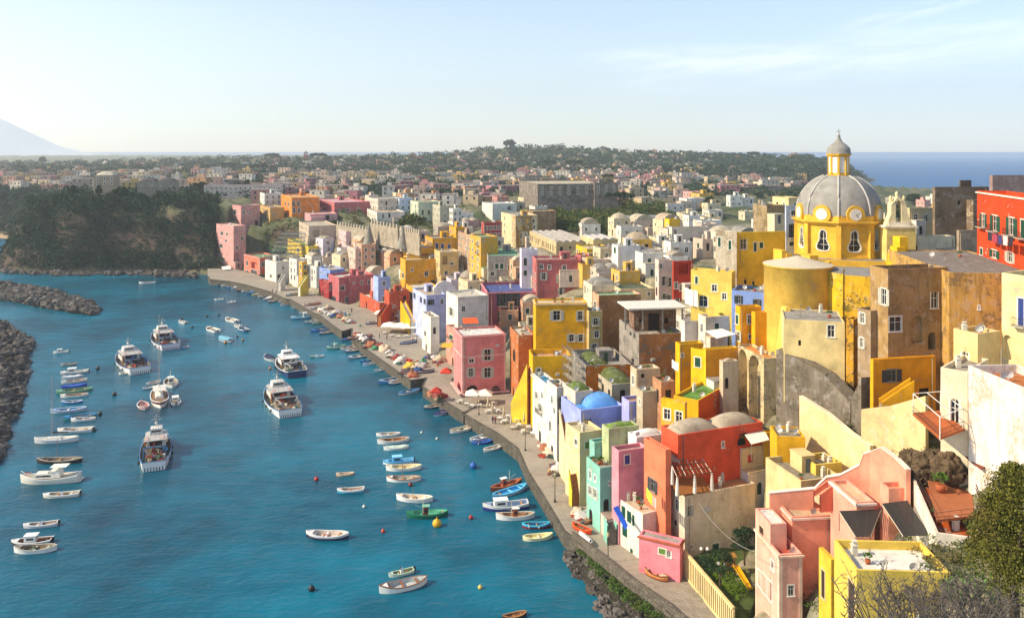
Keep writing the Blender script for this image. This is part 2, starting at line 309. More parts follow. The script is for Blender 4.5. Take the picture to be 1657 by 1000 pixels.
# ---------------------------------------------------------------- houses
def wallface(m, O, d, W, z0, z1, ops, n, dep=.22):
    """wall panel with real openings; O (x,y), d unit direction along it, n inward normal"""
    ok=[]
    for o in ops:
        s0,s1,a0,a1,arch,dp,back=o
        if s0<.12 or s1>W-.12 or a1>z1-.15 or a0<z0 or s1-s0<.1: continue
        if any(s0<q[1]+.05 and s1>q[0]-.05 and a0<q[3]+.05 and a1>q[2]-.05 for q in ok): continue
        ok.append(o)
    xs=sorted({0,W}|{v for o in ok for v in o[:2]}); zs=sorted({z0,z1}|{v for o in ok for v in o[2:4]})
    p=lambda s,z,k=0: (O[0]+d[0]*s+n[0]*k, O[1]+d[1]*s+n[1]*k, z)
    for j in range(len(zs)-1):
        run=None
        for i in range(len(xs)-1):
            cx,cz=(xs[i]+xs[i+1])/2,(zs[j]+zs[j+1])/2
            hole=any(o[0]<cx<o[1] and o[2]<cz<o[3] for o in ok)
            if hole:
                if run is not None: m.face([p(run,zs[j]),p(xs[i],zs[j]),p(xs[i],zs[j+1]),p(run,zs[j+1])]); run=None
            elif run is None: run=xs[i]
        if run is not None: m.face([p(run,zs[j]),p(W,zs[j]),p(W,zs[j+1]),p(run,zs[j+1])])
    for s0,s1,a0,a1,arch,dp,back in ok:
        r=(s1-s0)/2 if arch else 0; r=min(r,a1-a0); ac=a1-r
        if arch:
            pts=[(s0+(s1-s0)/2-math.cos(math.pi*k/8)*(s1-s0)/2, ac+math.sin(math.pi*k/8)*r) for k in range(9)]
            for k in range(8):
                (x0,y0),(x1,y1)=pts[k],pts[k+1]
                m.face([p(x0,y0),p(x1,y1),p(x1,a1),p(x0,a1)]); m.face([p(x0,y0),p(x1,y1),p(x1,y1,dp),p(x0,y0,dp)])
        else: m.face([p(s0,a1),p(s1,a1),p(s1,a1,dp),p(s0,a1,dp)])
        m.face([p(s0,a0),p(s1,a0),p(s1,a0,dp),p(s0,a0,dp)])
        m.face([p(s0,a0),p(s0,ac),p(s0,ac,dp),p(s0,a0,dp)]); m.face([p(s1,a0),p(s1,ac),p(s1,ac,dp),p(s1,a0,dp)])
        if back: m.face([p(s0,a0,dp),p(s1,a0,dp),p(s1,a1,dp),p(s0,a1,dp)])
    return ok
WM={}
SH={'g':'0f4a36','s':'14503a','b':'2c3f86','n':'4a3526','k':'b9b6a6','y':'6f8f3a','q':'3c4248'}
def winmesh(kind,w,h):
    """frame centred on the sill, local x along the wall, local y outward; the origin lies in the wall plane"""
    k=(kind,round(w*5)/5,round(h*5)/5)
    if k in WM: return WM[k]
    m=MB(); t=.09 if w>.5 else .05; y=-.14
    fc={'w':'e4e0d4','k':'ddd8c8','g':'e0dccb','s':'e0dccb','b':'e2ddd0','n':'cdb891','d':'4a3a2c','r':'e4e0d4','y':'e0dccb','q':'8d8a80'}.get(kind,'d8d2c0')
    for x in (-w/2+t/2,w/2-t/2): m.box((x,y,h/2),t,.07,h)
    if kind!='d': m.box((0,y,h/2),t*.8,.06,h-2*t)
    for z in (t/2,h-t/2): m.box((0,y,z),w-2*t,.07,t)
    if h>1.2 and kind!='d': m.box((0,y,h*.62),w-2*t,.05,t*.6)
    if kind!='d':                                          # surround and sill
        for x in (-w/2-.075,w/2+.075): m.box((x,.012,h/2),.15,.03,h+.0)
        if kind!='r': m.box((0,.014,h+.08),w+.3,.035,.16)
        m.box((0,.05,-.05),w+.4,.14,.1)
    fr=m.build('window',plain(fc,.6,0,.15)); me=fr.data; bpy.data.objects.remove(fr)
    g=MB(); 
    if kind in 'gbny' : 
        for sx in (-1,1):
            g.box((sx*w/4,-.06,h/2),w/2-.03,.05,h-.02)
            for q in range(int(h/.16)): g.box((sx*w/4,-.03,.1+q*.16),w/2-.14,.03,.05)
        gm=plain(SH[kind],.5,0,.25)
    else: g.box((0,-.18,h/2),w-.02,.02,h-.02); gm=GLASS if kind!='d' else plain('241c16',.8)
    go=g.build('pane',gm); gme=go.data; bpy.data.objects.remove(go)
    s=None
    if kind in 'skq':
        sm=MB()
        sm.box((0,.03,h/2),w/2,.045,h)
        for q in range(int(h/.2)): sm.box((0,.06,.12+q*.2),w/2-.12,.03,.06)
        so_=sm.build('shutter',plain(SH[kind],.5,0,.25)); s=so_.data; bpy.data.objects.remove(so_)
    WM[k]=(me,gme,s,k[1],k[2]); return WM[k]
BM={}
def balmesh(w):
    w=round(w*2)/2
    if w in BM: return BM[w]
    m=MB(); m.box((0,.45,-.08),w,.9,.14); m.box((-w*.3,.2,-.25),.12,.4,.2); m.box((w*.3,.2,-.25),.12,.4,.2)
    r=MB()
    for z in (.95,.1): r.tube([(-w/2+.04,.02,z),(-w/2+.04,.85,z),(w/2-.04,.85,z),(w/2-.04,.02,z)],.025,4)
    n=max(4,int(w/.16))
    for i in range(n+1): x=-w/2+.04+(w-.08)*i/n; r.box((x,.85,.5),.02,.02,.9)
    a=m.build('balcony',plain('b5ab97',.8)); b=r.build('railing',plain('3a3a3a',.5,.3)); BM[w]=(a.data,b.data)
    bpy.data.objects.remove(a); bpy.data.objects.remove(b); return BM[w]
KM={}
def kit(name):
    """little shared rooftop pieces"""
    if name in KM: return KM[name]
    m=MB(); mt=None
    if name=='satellite_dish':
        m.lathe((0,0,0),[(.02,.0),(.25,.05),(.45,.16)],10); me0=m.v; q=[]
        for x,y,z in m.v: q.append((x, -.15-z*.9, .75+y*.95))
        m.v=q; m.tube([(0,0,0),(0,0,.8)],.03,4); m.tube([(0,-.15,.4),(0,-.65,.75)],.02,4); mt=plain('d5d2cb',.5)
    elif name=='chimney':
        m.box((0,0,0),.5,.5,1.0,base=True); m.box((0,0,1.0),.62,.62,.1,base=True); m.box((0,0,1.1),.3,.3,.3,base=True); m.box((0,0,1.4),.5,.5,.06,base=True); mt=stucco('d9d0bd',.3)
    elif name=='antenna':
        m.tube([(0,0,0),(0,0,2.2)],.025,4)
        for z,l in ((2.15,.9),(1.9,.7),(1.7,.8)): m.tube([(-l/2,0,z),(l/2,0,z)],.014,3)
        m.tube([(0,-.5,1.95),(0,.6,1.95)],.014,3); mt=plain('8a8a88',.4,.6)
    elif name=='water_tank':
        m.lathe((0,0,.2),[(0,0),(.5,0),(.52,.1),(.52,.9),(.4,1.05),(.12,1.1),(.12,1.16),(0,1.16)],14)
        for x in (-.3,.3): m.box((x,0,0),.12,.8,.2,base=True)
        mt=plain('a9adae',.5,.1)
    elif name=='air_conditioner':
        m.box((0,.16,0),.85,.3,.6,base=True); m.lathe((0,0,0),[(0,0),(.22,0),(.22,.03)],12)
        n=len(m.v)-36; m.v[n:]=[(x-.1,.31+z,.3+y) for x,y,z in m.v[n:]]; mt=plain('c9c7c0',.5)
    elif name=='potted_plant':
        m.lathe((0,0,0),[(0,0),(.2,0),(.28,.4),(.22,.4),(0,.36)],10); mt=plain('a5552f',.8)
    o=m.build(name,mt); KM[name]=o.data; bpy.data.objects.remove(o); return KM[name]
LEAF=leafmat('2f4a1c','5b7a2a'); 
_pl=npmesh('foliage',clumps(np.array([[0,0,.75]]),np.array([.45]),60,.22),LEAF); PLM=_pl.data; bpy.data.objects.remove(_pl)
def potted(parent, loc, s=1.0):
    a=put(kit('potted_plant'),'potted_plant',parent,loc,R.uniform(0,6)); b=put(PLM,'foliage',a,(0,0,0),R.uniform(0,6)); a.scale=(s,s,s); return a
SPEC={ # kind -> arch, depth, back wall
 'w':(0,.22,0),'k':(0,.22,0),'g':(0,.2,0),'s':(0,.22,0),'b':(0,.2,0),'n':(0,.2,0),'d':(0,.3,0),'y':(0,.2,0),'q':(0,.22,0),'r':(1,.22,0),'A':(1,1.6,1),'a':(1,.5,1),'o':(0,1.5,1),'D':(1,.8,0)}
def windows_on(root, O, d, rot, ops, big):
    """window things of a face; d direction, local y must point outward"""
    for (s0,s1,a0,a1,arch,dp,back),kind,bal in ops:
        x=O[0]+d[0]*(s0+s1)/2; y=O[1]+d[1]*(s0+s1)/2; rl=wloc(root); loc=(x-rl.x,y-rl.y,a0-rl.z)
        if kind in 'AaoD' and kind!='D': pass
        else:
            kk='d' if kind=='D' else kind
            me,gme,sh,w,h=winmesh(kk,s1-s0,a1-a0); o=put(me,'door' if kk=='d' else 'window',root,loc,rot)
            o.scale=((s1-s0)/w,1,(a1-a0)/h); put(gme,'pane' if kk in 'wkrsqd' else 'closed_shutter',o,(0,0,0))
            if sh and big:
                for sx in (-1,1): put(sh,'shutter',o,(sx*(w*.75+.02),0,0))
        if bal:
            a,b=balmesh(s1-s0+.9); q=put(a,'balcony',root,loc,rot); put(b,'railing',q,(0,0,0))
HOUSES=[]
def carve(c,dl,dr,WL,WR,z):
    """cut a level shelf into the slope for the building and the strip before it"""
    dx,dy=XX-c.x,YY-c.y; s=dx*dr.x+dy*dr.y; q=dx*dl.x+dy*dl.y
    m=(s>-1.5)&(s<WR+1.0)&(q>-3.5)&(q<WL-.5); ZZ[m]=np.minimum(ZZ[m],z+.1)
ROOFC=['b8ab92','a99b86','c7bda8','9c9284','b39f85','8f8a80']
def pillow(m, cx, cy, z, W, D, h, rz, mi=0, n=10, e=2.2):
    ca,sa=math.cos(rz),math.sin(rz); rows=[]
    for i in range(n+1):
        row=[]
        for j in range(n+1):
            a,b=2*i/n-1,2*j/n-1; k=max(0,(1-abs(a)**e)*(1-abs(b)**e))**.55
            x,y=a*W/2,b*D/2; row.append((cx+x*ca-y*sa,cy+x*sa+y*ca,z+h*k))
        rows.append(row)
    m.grid(rows,mi,True)
def H(xc,yt,yb,xl,xr,phi,c,label,Y=None,W='',al=None,ar=None,roof='f',rc=None,wear=.35,par=.55,trim=None,cornice=None,base=None,clutter=1,group=None,kinds='wwkgd',right=None,name='house',cat='house',back=None,zb=None,under='b9a98c',ymin=0,stripe=None):
    rnd=random.Random(int(xc*7+yt*13)); 
    if roof[0]=='v': par=min(par,.25)
    wear=max(wear,.24)
    C=P(xc,yb,Y) if Y else ground(xc,yb,ymin); Y=C.y; ph=math.radians(phi)
    zt=HC-(yt-HY)/F*Y; dl=Vector((-math.sin(ph),math.cos(ph))); dr=Vector((math.cos(ph),math.sin(ph)))
    def ln(px,d):
        u=(px-CX)/F; k=d.x-u*d.y; return (u*C.y-C.x)/k if abs(k)>1e-3 else 8
    WL=ln(xl,dl) if not(isinstance(xl,str)) else float(xl[1:]); WR=ln(xr,dr) if not(isinstance(xr,str)) else float(xr[1:])
    if WL<=0 or WL>60: WL=10
    if WR<=0 or WR>60: WR=10
    c2=C.to_2d(); A=c2+dl*WL; B=c2+dr*WR; D=A+dr*WR; poly=[c2,B,D,A]
    gz=min(float(hfast(p.x,p.y)) for p in poly); z0=min(gz-5,C.z-5) if zb is None else zb
    root=thing(name,label,cat,(c2.x,c2.y,z0),group)
    big=Y<420; m=MB(); nl=Vector((dr.x,dr.y)); nr=Vector((dl.x,dl.y))
    # openings: explicit pixel windows first, then automatic rows
    oL,oR=[],[]
    def add(lst,s,w,z,h,kind,bal=0):
        w*=1.12; h*=1.1
        a,dp,bk=SPEC[kind]; lst.append(((s-w/2,s+w/2,z-h/2,z+h/2,a,dp,bk),kind,bal))
    # right face: start at B running to C
    for tok in [q.split() for q in W.split(';') if q.strip()]:
        f,px,py,pw,pht,kind=tok[0],float(tok[1]),float(tok[2]),float(tok[3]),float(tok[4]),tok[5]
        u=(px-CX)/F
        if f=='L': s=(u*C.y-C.x)/(dl.x-u*dl.y); YY_=C.y+dl.y*s; ws=pw/F*YY_/max(.25,abs(dl.x-u*dl.y)); add(oL,s,ws,HC-(py-HY)/F*YY_,pht/F*YY_,kind[0],len(kind)>1)
        else: s=(u*C.y-C.x)/(dr.x-u*dr.y); YY_=C.y+dr.y*s; ws=pw/F*YY_/max(.25,abs(dr.x-u*dr.y)); add(oR,WR-s,ws,HC-(py-HY)/F*YY_,pht/F*YY_,kind[0],len(kind)>1)
    hv=zt-max(C.z,gz)
    if Y<345 and C.z<7 and px_of(C.x,C.y)<1000 and WL>2.2 and name=='house': add(oL,WL*.5 if WL<5 else WL*rnd.uniform(.25,.75),1.15,3.95,2.35,'D')
    def auto(lst,Wd,spec,prob=.92):
        if spec==0: return
        rows,cols=(spec[0],spec[1]) if spec else (max(1,min(4,int((hv-.6)/3.0))),max(1,int(Wd/3.1)))
        ks=spec[2] if spec and len(spec)>2 else kinds
        for r_ in range(rows):
            z=zt-par-1.9-r_*3.05
            if z-1.2<gz: continue
            for q in range(cols):
                if not spec and rnd.random()>prob: continue
                k=rnd.choice(ks); s=Wd*(q+.5)/cols+(0 if spec else rnd.uniform(-.4,.4))
                w,h=(.95,1.5) if k in 'wkgsbnyrq' else (1.0,2.1) if k=='d' else (1.9,2.3)
                if not spec and rnd.random()<.25: w,h=.7,.8
                add(lst,s,min(w,Wd/cols*.6),z+(h-1.5)/2*-1+rnd.uniform(-.15,.15)*(0 if spec else 1),h,k,int(k in 'kg' and rnd.random()<.18 and Y<300))
    if al is not None or not oL: auto(oL,WL,al)
    if ar is not None or not oR: auto(oR,WR,ar)
    okL=wallface(m,c2,dl,WL,z0,zt,[o[0] for o in oL],nl); okR=wallface(m,B,-dr,WR,z0,zt,[o[0] for o in oR],nr)
    th=.24
    wallface(m,D,-dr,WR,z0,zt,[],-nr) if 0 else m.face([(D.x,D.y,z0),(A.x,A.y,z0),(A.x,A.y,zt),(D.x,D.y,zt)])
    m.face([(B.x,B.y,z0),(D.x,D.y,z0),(D.x,D.y,zt),(B.x,B.y,zt)])
    ins=[c2+dl*th+dr*th,B+dl*th-dr*th,D-dl*th-dr*th,A-dl*th+dr*th]; zr=zt-par
    for i in range(4):
        a,b,i1,i2=poly[i],poly[(i+1)%4],ins[(i+1)%4],ins[i]
        m.face([(a.x,a.y,zt),(b.x,b.y,zt),(i1.x,i1.y,zt),(i2.x,i2.y,zt)]); m.face([(i1.x,i1.y,zt),(i2.x,i2.y,zt),(i2.x,i2.y,zr),(i1.x,i1.y,zr)])
    wm=[stucco(c,wear,under)]
    m.build('wall',wm,root)
    if right:                                              # the right face has its own colour: a thin render coat
        rm=MB(); O2=B-nr*.012; wallface(rm,O2,-dr,WR,z0+.01,zt-.02,[o for o in okR],nr,.2); rm.build('rendered_side',stucco(right,wear,under),root)
    rf=MB(); rc=rc or ROOFC[rnd.randrange(6)]; rmat=stucco(rc,.5,'8b8478')
    rf.face([(p.x,p.y,zr) for p in ins]); rz=math.atan2(dr.y,dr.x); ctr=(ins[0]+ins[2])/2; w_,d_=WR-2*th,WL-2*th
    ro=rf.build('roof',rmat,root)
    if roof[0]=='v':
        n=int(roof[1:] or 1)
        for k in range(n):
            v=MB(); 
            if w_>=d_: cc=ctr+dr*(w_*((k+.5)/n-.5)); pillow(v,cc.x,cc.y,zr+.02,w_/n*.94,d_*.94,min(2.6,min(w_/n,d_)*.36),rz)
            else: cc=ctr+dl*(d_*((k+.5)/n-.5)); pillow(v,cc.x,cc.y,zr+.02,w_*.94,d_/n*.94,min(2.6,min(w_,d_/n)*.36),rz)
            v.build('vault',rmat,ro)
    if roof[0]=='b':
        n=int(roof[1:] or 1)
        for k in range(n):
            v=MB(); hw=w_/n*.47; cc=ctr+dr*(w_*((k+.5)/n-.5)); rows=[]
            for i in range(11):
                a=math.pi*i/10; rows.append([(cc.x+dr.x*math.cos(a)*hw+dl.x*q,cc.y+dr.y*math.cos(a)*hw+dl.y*q,zr+math.sin(a)*hw*.75) for q in (-d_*.48,d_*.48)])
            v.grid(rows); v.face([r_[0] for r_ in rows]); v.face([r_[1] for r_ in rows]); v.build('vault',rmat,ro)
    if trim or cornice:
        t=MB(); tc_=cornice or trim
        for p0,dd,ww,nn in ((c2,dl,WL,-nl),(B,-dr,WR,-nr)):
            mid=p0+dd*(ww/2)+nn*.11; t.box((mid.x,mid.y,zt-.30),ww+.44,.2,.24,math.atan2(dd.y,dd.x))
        if trim:
            for p0,dd,ww,nn in ((c2,dl,WL,-nl),(B,-dr,WR,-nr)):
                for q in (.2,ww-.2): mid=p0+dd*q+nn*.03; t.box((mid.x,mid.y,(z0+zt-.5)/2),.42,.05,zt-.5-z0,math.atan2(dd.y,dd.x))
        t.build('cornice',stucco(tc_,.15),root)
    if base:
        bz=MB(); h=base[1]; bz.box(((c2+dr*WR/2-nr*.05).x,(c2+dr*WR/2-nr*.05).y,z0),WR+.1,.1,C.z+h-z0,rz,base=True); q=c2+dl*WL/2-nl*.05
        bz.box((q.x,q.y,z0),WL+.1,.1,C.z+h-z0,math.atan2(dl.y,dl.x),base=True); bz.build('plinth',stone(base[0],.4),root)
    opsL=[o for o in oL if o[0] in okL]; opsR=[o for o in oR if o[0] in okR]
    windows_on(root,c2,dl,math.atan2(dl.y,dl.x),opsL,big); windows_on(root,B,-dr,math.atan2(-dr.y,-dr.x),opsR,big)
    rl=wloc(root)
    def onroof(fa,fb): 
        p=ins[0]+dr*(w_*fa)+dl*(d_*fb); return (p.x-rl.x,p.y-rl.y,zr-rl.z)
    if w_>2 and d_>2:
        ar_=w_*d_
        if roof[0]=='f':
            if rnd.random()<.55*clutter and ar_>22: 
                hm_=MB(); q=ins[0]+dr*(w_*rnd.uniform(.55,.75))+dl*(d_*rnd.uniform(.6,.75)); hm_.box((q.x,q.y,zr),min(3,w_*.35),min(3,d_*.35),2.3,rz,base=True); hm_.box((q.x,q.y,zr+2.3),min(3,w_*.35)+.2,min(3,d_*.35)+.2,.12,rz,base=True)
                hh=hm_.build('roof_room',wm,root); dm=MB(); qd=q-nr*(min(3,d_*.35)/2+.01); dm.box((qd.x,qd.y,zr+.05),.8,.06,1.9,rz,base=True); dm.build('door',plain(rnd.choice(['2c4a38','4a3526','5a6a78']),.6),hh)
            for k in range((rnd.randint(2,5) if Y<240 else rnd.randint(1,3)) if Y<500 else 0):
                nm=rnd.choice(['chimney','potted_plant','satellite_dish','antenna','satellite_dish','chimney','potted_plant','antenna']+(['water_tank'] if Y>170 else []))
                l=onroof(rnd.uniform(.12,.85),rnd.uniform(.1,.85))
                if nm=='potted_plant': potted(root,l,rnd.uniform(.8,1.3))
                else: put(kit(nm),nm,root,l,rnd.uniform(-.5,.5))
        elif Y<500 and rnd.random()<.6: put(kit('satellite_dish'),'satellite_dish',root,onroof(.04,.05),0)
        if Y<260 and rnd.random()<.5:
            q=B-dr*(WR*rnd.uniform(.15,.8)); zz=zt-par-rnd.uniform(2.2,5)
            if not any(o[0][0]-1<(B-q).length<o[0][1]+1 and o[0][2]-1<zz<o[0][3]+.5 for o in oR): put(kit('air_conditioner'),'air_conditioner',root,(q.x-rl.x,q.y-rl.y,zz-rl.z),math.atan2(-dr.y,-dr.x))
    if Y<260 and WR>3.5 and ar!=0:
        q=B-dr*(WR*rnd.choice([.06,.94])); pp=MB(); pp.tube([(q.x-nr.x*.09,q.y-nr.y*.09,zt-par),(q.x-nr.x*.09,q.y-nr.y*.09,max(z0,C.z))],.07,5); pp.build('drainpipe',plain(rnd.choice(['9a8e7a','b5a080','6f6a62']),.7),root)
    if clutter and Y<440 and WR>4.5 and rnd.random()<.6:
        aw=WR*rnd.uniform(.35,.6); ad=rnd.uniform(1.5,2.8); ah=min(hv*.55,rnd.uniform(2.6,5)); s0=rnd.choice([aw/2+.1,WR-aw/2-.1]); q=B-dr*s0-nr*(ad/2+.005); gb=float(hfast(q.x,q.y))
        if ah>1.8 and gb<zt-4:
            an=MB(); p0=q-nr*ad/2+dr*aw/2; ops=[(aw*.5-.5,aw*.5+.5,max(gb,C.z)+.2,max(gb,C.z)+2.2,rnd.random()<.5,.35,0)]; top=max(gb,C.z)+ah
            wallface(an,p0,-dr,aw,gb-1.5,top,ops,nr)
            for e in (dr*aw/2,-dr*aw/2): f0=q+e-nr*ad/2; f1=q+e+nr*ad/2; an.face([(f0.x,f0.y,gb-1.5),(f1.x,f1.y,gb-1.5),(f1.x,f1.y,top),(f0.x,f0.y,top)])
            a_=an.build('annex',stucco(rnd.choice([c,c,'ddd6ca','d9c9a4','d4c0ae']),.5),root); tp=MB(); tp.box((q.x,q.y,top),aw+.1,ad+.1,.12,rz,base=True); tp.build('roof',rmat,a_)
            dq=q-nr*(ad/2-.3); dm=MB(); dm.box((dq.x,dq.y,max(gb,C.z)+.2),1.0,.05,2,rz,base=True); dm.build('door',plain(rnd.choice(['2c4a38','4a3526','2a2622','5a6a78']),.6),a_)
    h=dict(root=root,C=C,A=A,B=B,D=D,dl=dl,dr=dr,zt=zt,zr=zr,z0=z0,WL=WL,WR=WR,on=onroof,Y=Y,nl=-nl,nr=-nr,px=xc,c=c); HOUSES.append(h)
    if 95<Y<455 and not(xc>1180 and yt>380 and Y<160): carve(c2,dl,dr,WL,WR,C.z)
    return h
# ---------------------------------------------------------------- quay
QO=[(1160,1045),(1088,996),(1076,981),(1020,943),(970,901),(926,868),(912,857),(880,803),(854,762),(838,725),(806,701),(752,670),(771,657),(750,667),(730,655),(684,625),(691,611),(664,615),(595,566),(569,545),(570,531),(553,536),(536,524),(517,509),(510,507),(470,484),(461,483),(438,472),(400,461),(372,455),(340,452),(336,446)]
QI=[(x+1.5,y) for y,x in BL if 90<y<452]
def quay():
    o=[(G(a,b,2.8).x,G(a,b,2.8).y) for a,b in QO]; i=[(x+3,y) for x,y in reversed(QI)]
    poly=o+i; m=MB(); n=len(poly)
    i2=[(x+8,y) for x,y in QI]
    # paving as strips between the water edge and the house line
    m.face([(x,y,2.8) for x,y in poly])
    k=m.build('quay_paving',None) if 0 else None
    mt,t,b=nt('quay_paving'); co=t.nodes.new('ShaderNodeNewGeometry').outputs['Position']
    br=t.nodes.new('ShaderNodeTexBrick'); br.inputs['Scale'].default_value=1.0; br.inputs['Brick Width'].default_value=.9; br.inputs['Row Height'].default_value=.45; br.inputs['Mortar Size'].default_value=.02
    mp=t.nodes.new('ShaderNodeMapping'); mp.inputs['Rotation'].default_value=(0,0,.6); t.links.new(co,mp.inputs[0]); t.links.new(mp.outputs[0],br.inputs['Vector'])
    br.inputs['Color1'].default_value=(*lin('9d9282'),1); br.inputs['Color2'].default_value=(*lin('857b6c'),1); br.inputs['Mortar'].default_value=(*lin('5f574b'),1)
    f=noise(t,co,.15,4); f2=noise(t,co,1.5,4,.7); c=mixc(t,ramp(t,f,.4,.65),br.outputs['Color'],lin('9a8f7e')); c=mixc(t,ramp(t,f2,.55,.8),c,lin('6f675b'))
    t.links.new(c,b.inputs['Base Color']); b.inputs['Roughness'].default_value=.9; bump(t,b,f2,.05,.4)
    tag(m.build('quay_paving',mt),kind='structure')
    w=MB()
    for a,c_ in zip(o[:-1],o[1:]):
        d=Vector(c_)-Vector(a); L=d.length
        if L<.3: continue
        w.face([(a[0],a[1],2.795),(c_[0],c_[1],2.795),(c_[0],c_[1],-3),(a[0],a[1],-3)])
        nn=Vector((-d.y,d.x))/L   # towards the water is left or right; kerb stones sit on the edge
        mid=(Vector(a)+Vector(c_))/2
        w.box((mid.x,mid.y,2.72),L,.5,.2,math.atan2(d.y,d.x))
    tag(w.build('quay_wall',stone('6e675c',.8,'4a463c',.2)),'long stone face of the quay rising from the water','quay wall')
quay()
YEL,OCH,CRE,WHI,PNK,ROS,SAL,COR='e2a21a','d6a236','dcc79c','dcd6cb','d29c94','ba6468','d8745a','d65c3e'
BLU,LIL,MIN,ORA,TER,RED,PEA,GRY='7f98d4','a8a8d8','8ec8b4','e08a1c','bc5232','b83a24','dba37e','a49b8e'
# far left end of the harbour
H(378,366,436,350,398,45,PNK,'tall pale pink house on the far left quay under the wooded cliff',W='L 359 378 4 5 w;L 367 379 3 4 w;L 358 398 4 6 w;L 366 390 3 4 w;L 361 420 4 6 w;R 383 420 8 20 A;R 384 401 4 5 w;R 392 386 4 6 w',wear=.2)
H(390,333,412,376,421,45,PNK,'pale pink upper block of the tower houses beside the dark wooded cliff',Y=452,W='L 380 343 4 7 w;R 395 344 3 6 w;R 404 345 3 4 w;R 394 355 7 8 o;R 415 361 4 8 d;R 405 372 5 5 o',wear=.2)
H(352,408,432,347,354,45,YEL,'narrow bright yellow house squeezed against the foot of the pink tower',Y=440,W='L 350 420 3 8 d')
H(420,417,453,395,453,42,SAL,'pink fronted house with a salmon side on a grey stone base',W='L 400 426 3 8 w;L 411 430 8 10 o;L 400 441 3 7 w;L 411 440 9 6 w;R 425 428 3 6 g;R 429 427 3 7 g;R 442 421 3 4 w;R 450 420 3 4 w',rc='6f8f6a',base=('7b756c',2.6),trim='e0b8b0',right='d4604c',par=.7,kinds='w')
H(447,424,464,429,468,42,WHI,'white cubic house with a dark doorway beside the salmon house on the far quay',W='R 452 450 5 10 d;R 444 430 3 5 w;L 438 447 3 5 w;R 458 434 3 4 w',al=None)
H(480,420,465,468,497,40,WHI,'white stepped house left of the ochre arched gable on the far quay',kinds='wd')
H(489,424,452,484,497,40,OCH,'small ochre house with a rounded top between white houses on the far quay',roof='b1',Y=365)
H(512,432,466,497,530,40,WHI,'white house with outside stairs behind the yellow staircase on the far quay',kinds='wd')
H(532,457,478,516,540,36,'9c2f30','dark red lower house under the blue house on the quay',Y=341,kinds='wd')
H(534,437,462,517,558,36,BLU,'bright blue house with an outside stair above the dark red one',Y=347,kinds='wq')
H(548,449,494,532,606,34,ROS,'rose red two storey house with white window frames standing alone on the mid quay',W='L 536 465 3 10 w;L 540 485 3 9 q;R 554 466 7 7 w;R 571 464 6 12 kB;R 582 465 3 6 w;R 590 462 5 6 w;R 562 485 6 8 w;R 581 484 4 10 D;R 592 481 9 11 D;R 600 479 5 9 D',trim='e08a88',rc='c9c4bb',wear=.2,par=.8)
H(566,450,470,556,604,34,ROS,'rose red rear wing of the house standing alone on the mid quay',Y=337,kinds='w')
H(612,449,492,604,632,30,'9fb2e2','pale sky blue house front between rose walls above the terracotta terraces',kinds='w',Y=312)
H(614,490,522,582,634,28,TER,'low terracotta terrace house with a blank wall beside the open air restaurants',W='L 588 511 5 9 D;R 625 508 5 9 d',par=.9)
H(630,472,515,622,662,28,TER,'stepped terracotta house with plants on its terrace above the restaurant parasols',Y=292,kinds='dw',par=.9)
H(656,421,470,648,712,22,YEL,'large golden yellow house with long balcony in the middle of the hillside',W='L 652 446 3 8 w;R 658 446 4 7 w;R 690 443 6 8 r;R 667 437 3 4 w;R 680 460 12 8 D;R 700 458 10 9 D',rc='c2b58f')
H(676,402,425,650,706,22,YEL,'golden yellow house with a glazed blue veranda on the hillside',W='R 686 416 13 10 o;R 702 422 3 7 w;L 660 414 3 5 w',Y=None,ymin=270)
H(700,386,424,688,741,20,YEL,'yellow house with a row of blue shuttered windows high on the slope',W='R 700 397 4 8 b;R 707 398 4 8 b;R 716 399 4 8 b;R 727 400 4 8 b')
H(712,408,462,703,742,18,'d9b878','cream loggia house with two tall arches over a yellow base',W='R 709 420 7 13 A;R 720 421 7 13 A;R 722 445 5 12 r;R 731 444 3 5 w;R 731 427 5 4 w')
H(765,383,455,741,778,18,'bd9a78','tall weathered stone coloured house with fallen plaster, left part of the high ochre block',wear=.9,under='8d7a66',kinds='wk',ymin=270)
H(778,384,455,760,806,24,OCH,'tall ochre block with a bare side wall and weathered front over the steep slope',al=(4,2,'wk'),ar=0,wear=.7,rc='7da078')
H(733,338,382,727,748,24,WHI,'white upright house with two tall windows on the upper slope',al=(2,2,'k'),ar=(2,2,'w'))
H(738,368,386,727,752,24,YEL,'small yellow lower storey beneath the upright white house',Y=352,kinds='w')
H(797,330,356,780,836,22,WHI,'bright white flat roofed house with one dark square window at the top of the slope',W='R 824 337 5 6 w',al=0,clutter=0,rc='cfcac2')
H(835,349,402,811,834,18,CRE,'narrow cream house with green shutters right of the dark red house',al=(3,2,'g'))
H(783,360,398,779,812,22,'a83a32','dark red house with pale cornice among the upper houses',ar=(2,4,'w'),trim='c8877c')
H(835,350,402,828,862,18,OCH,'ochre house with a tall arched doorway high on the slope',W='R 847 385 9 20 r;R 838 362 3 8 d')
H(862,342,392,850,900,18,'a0825e','bare brown stucco house rising behind the ochre one',ar=0,al=0,wear=.8,under='76604c',Y=None)
H(844,404,462,841,870,6,'dcd6de','tall lilac white house with green shutters left of the rose palace',W='R 850 424 5 11 g;R 850 442 5 8 g',al=0)
H(790,414,462,782,843,6,GRY,'weathered grey house with three green shuttered windows under a green roof terrace',W='R 804 431 5 8 g;R 812 431 5 8 g;R 825 433 5 8 g;R 797 443 6 7 k;R 818 453 4 6 d;R 828 454 4 5 d',wear=.9,under='b6a79a',rc='74a27c')
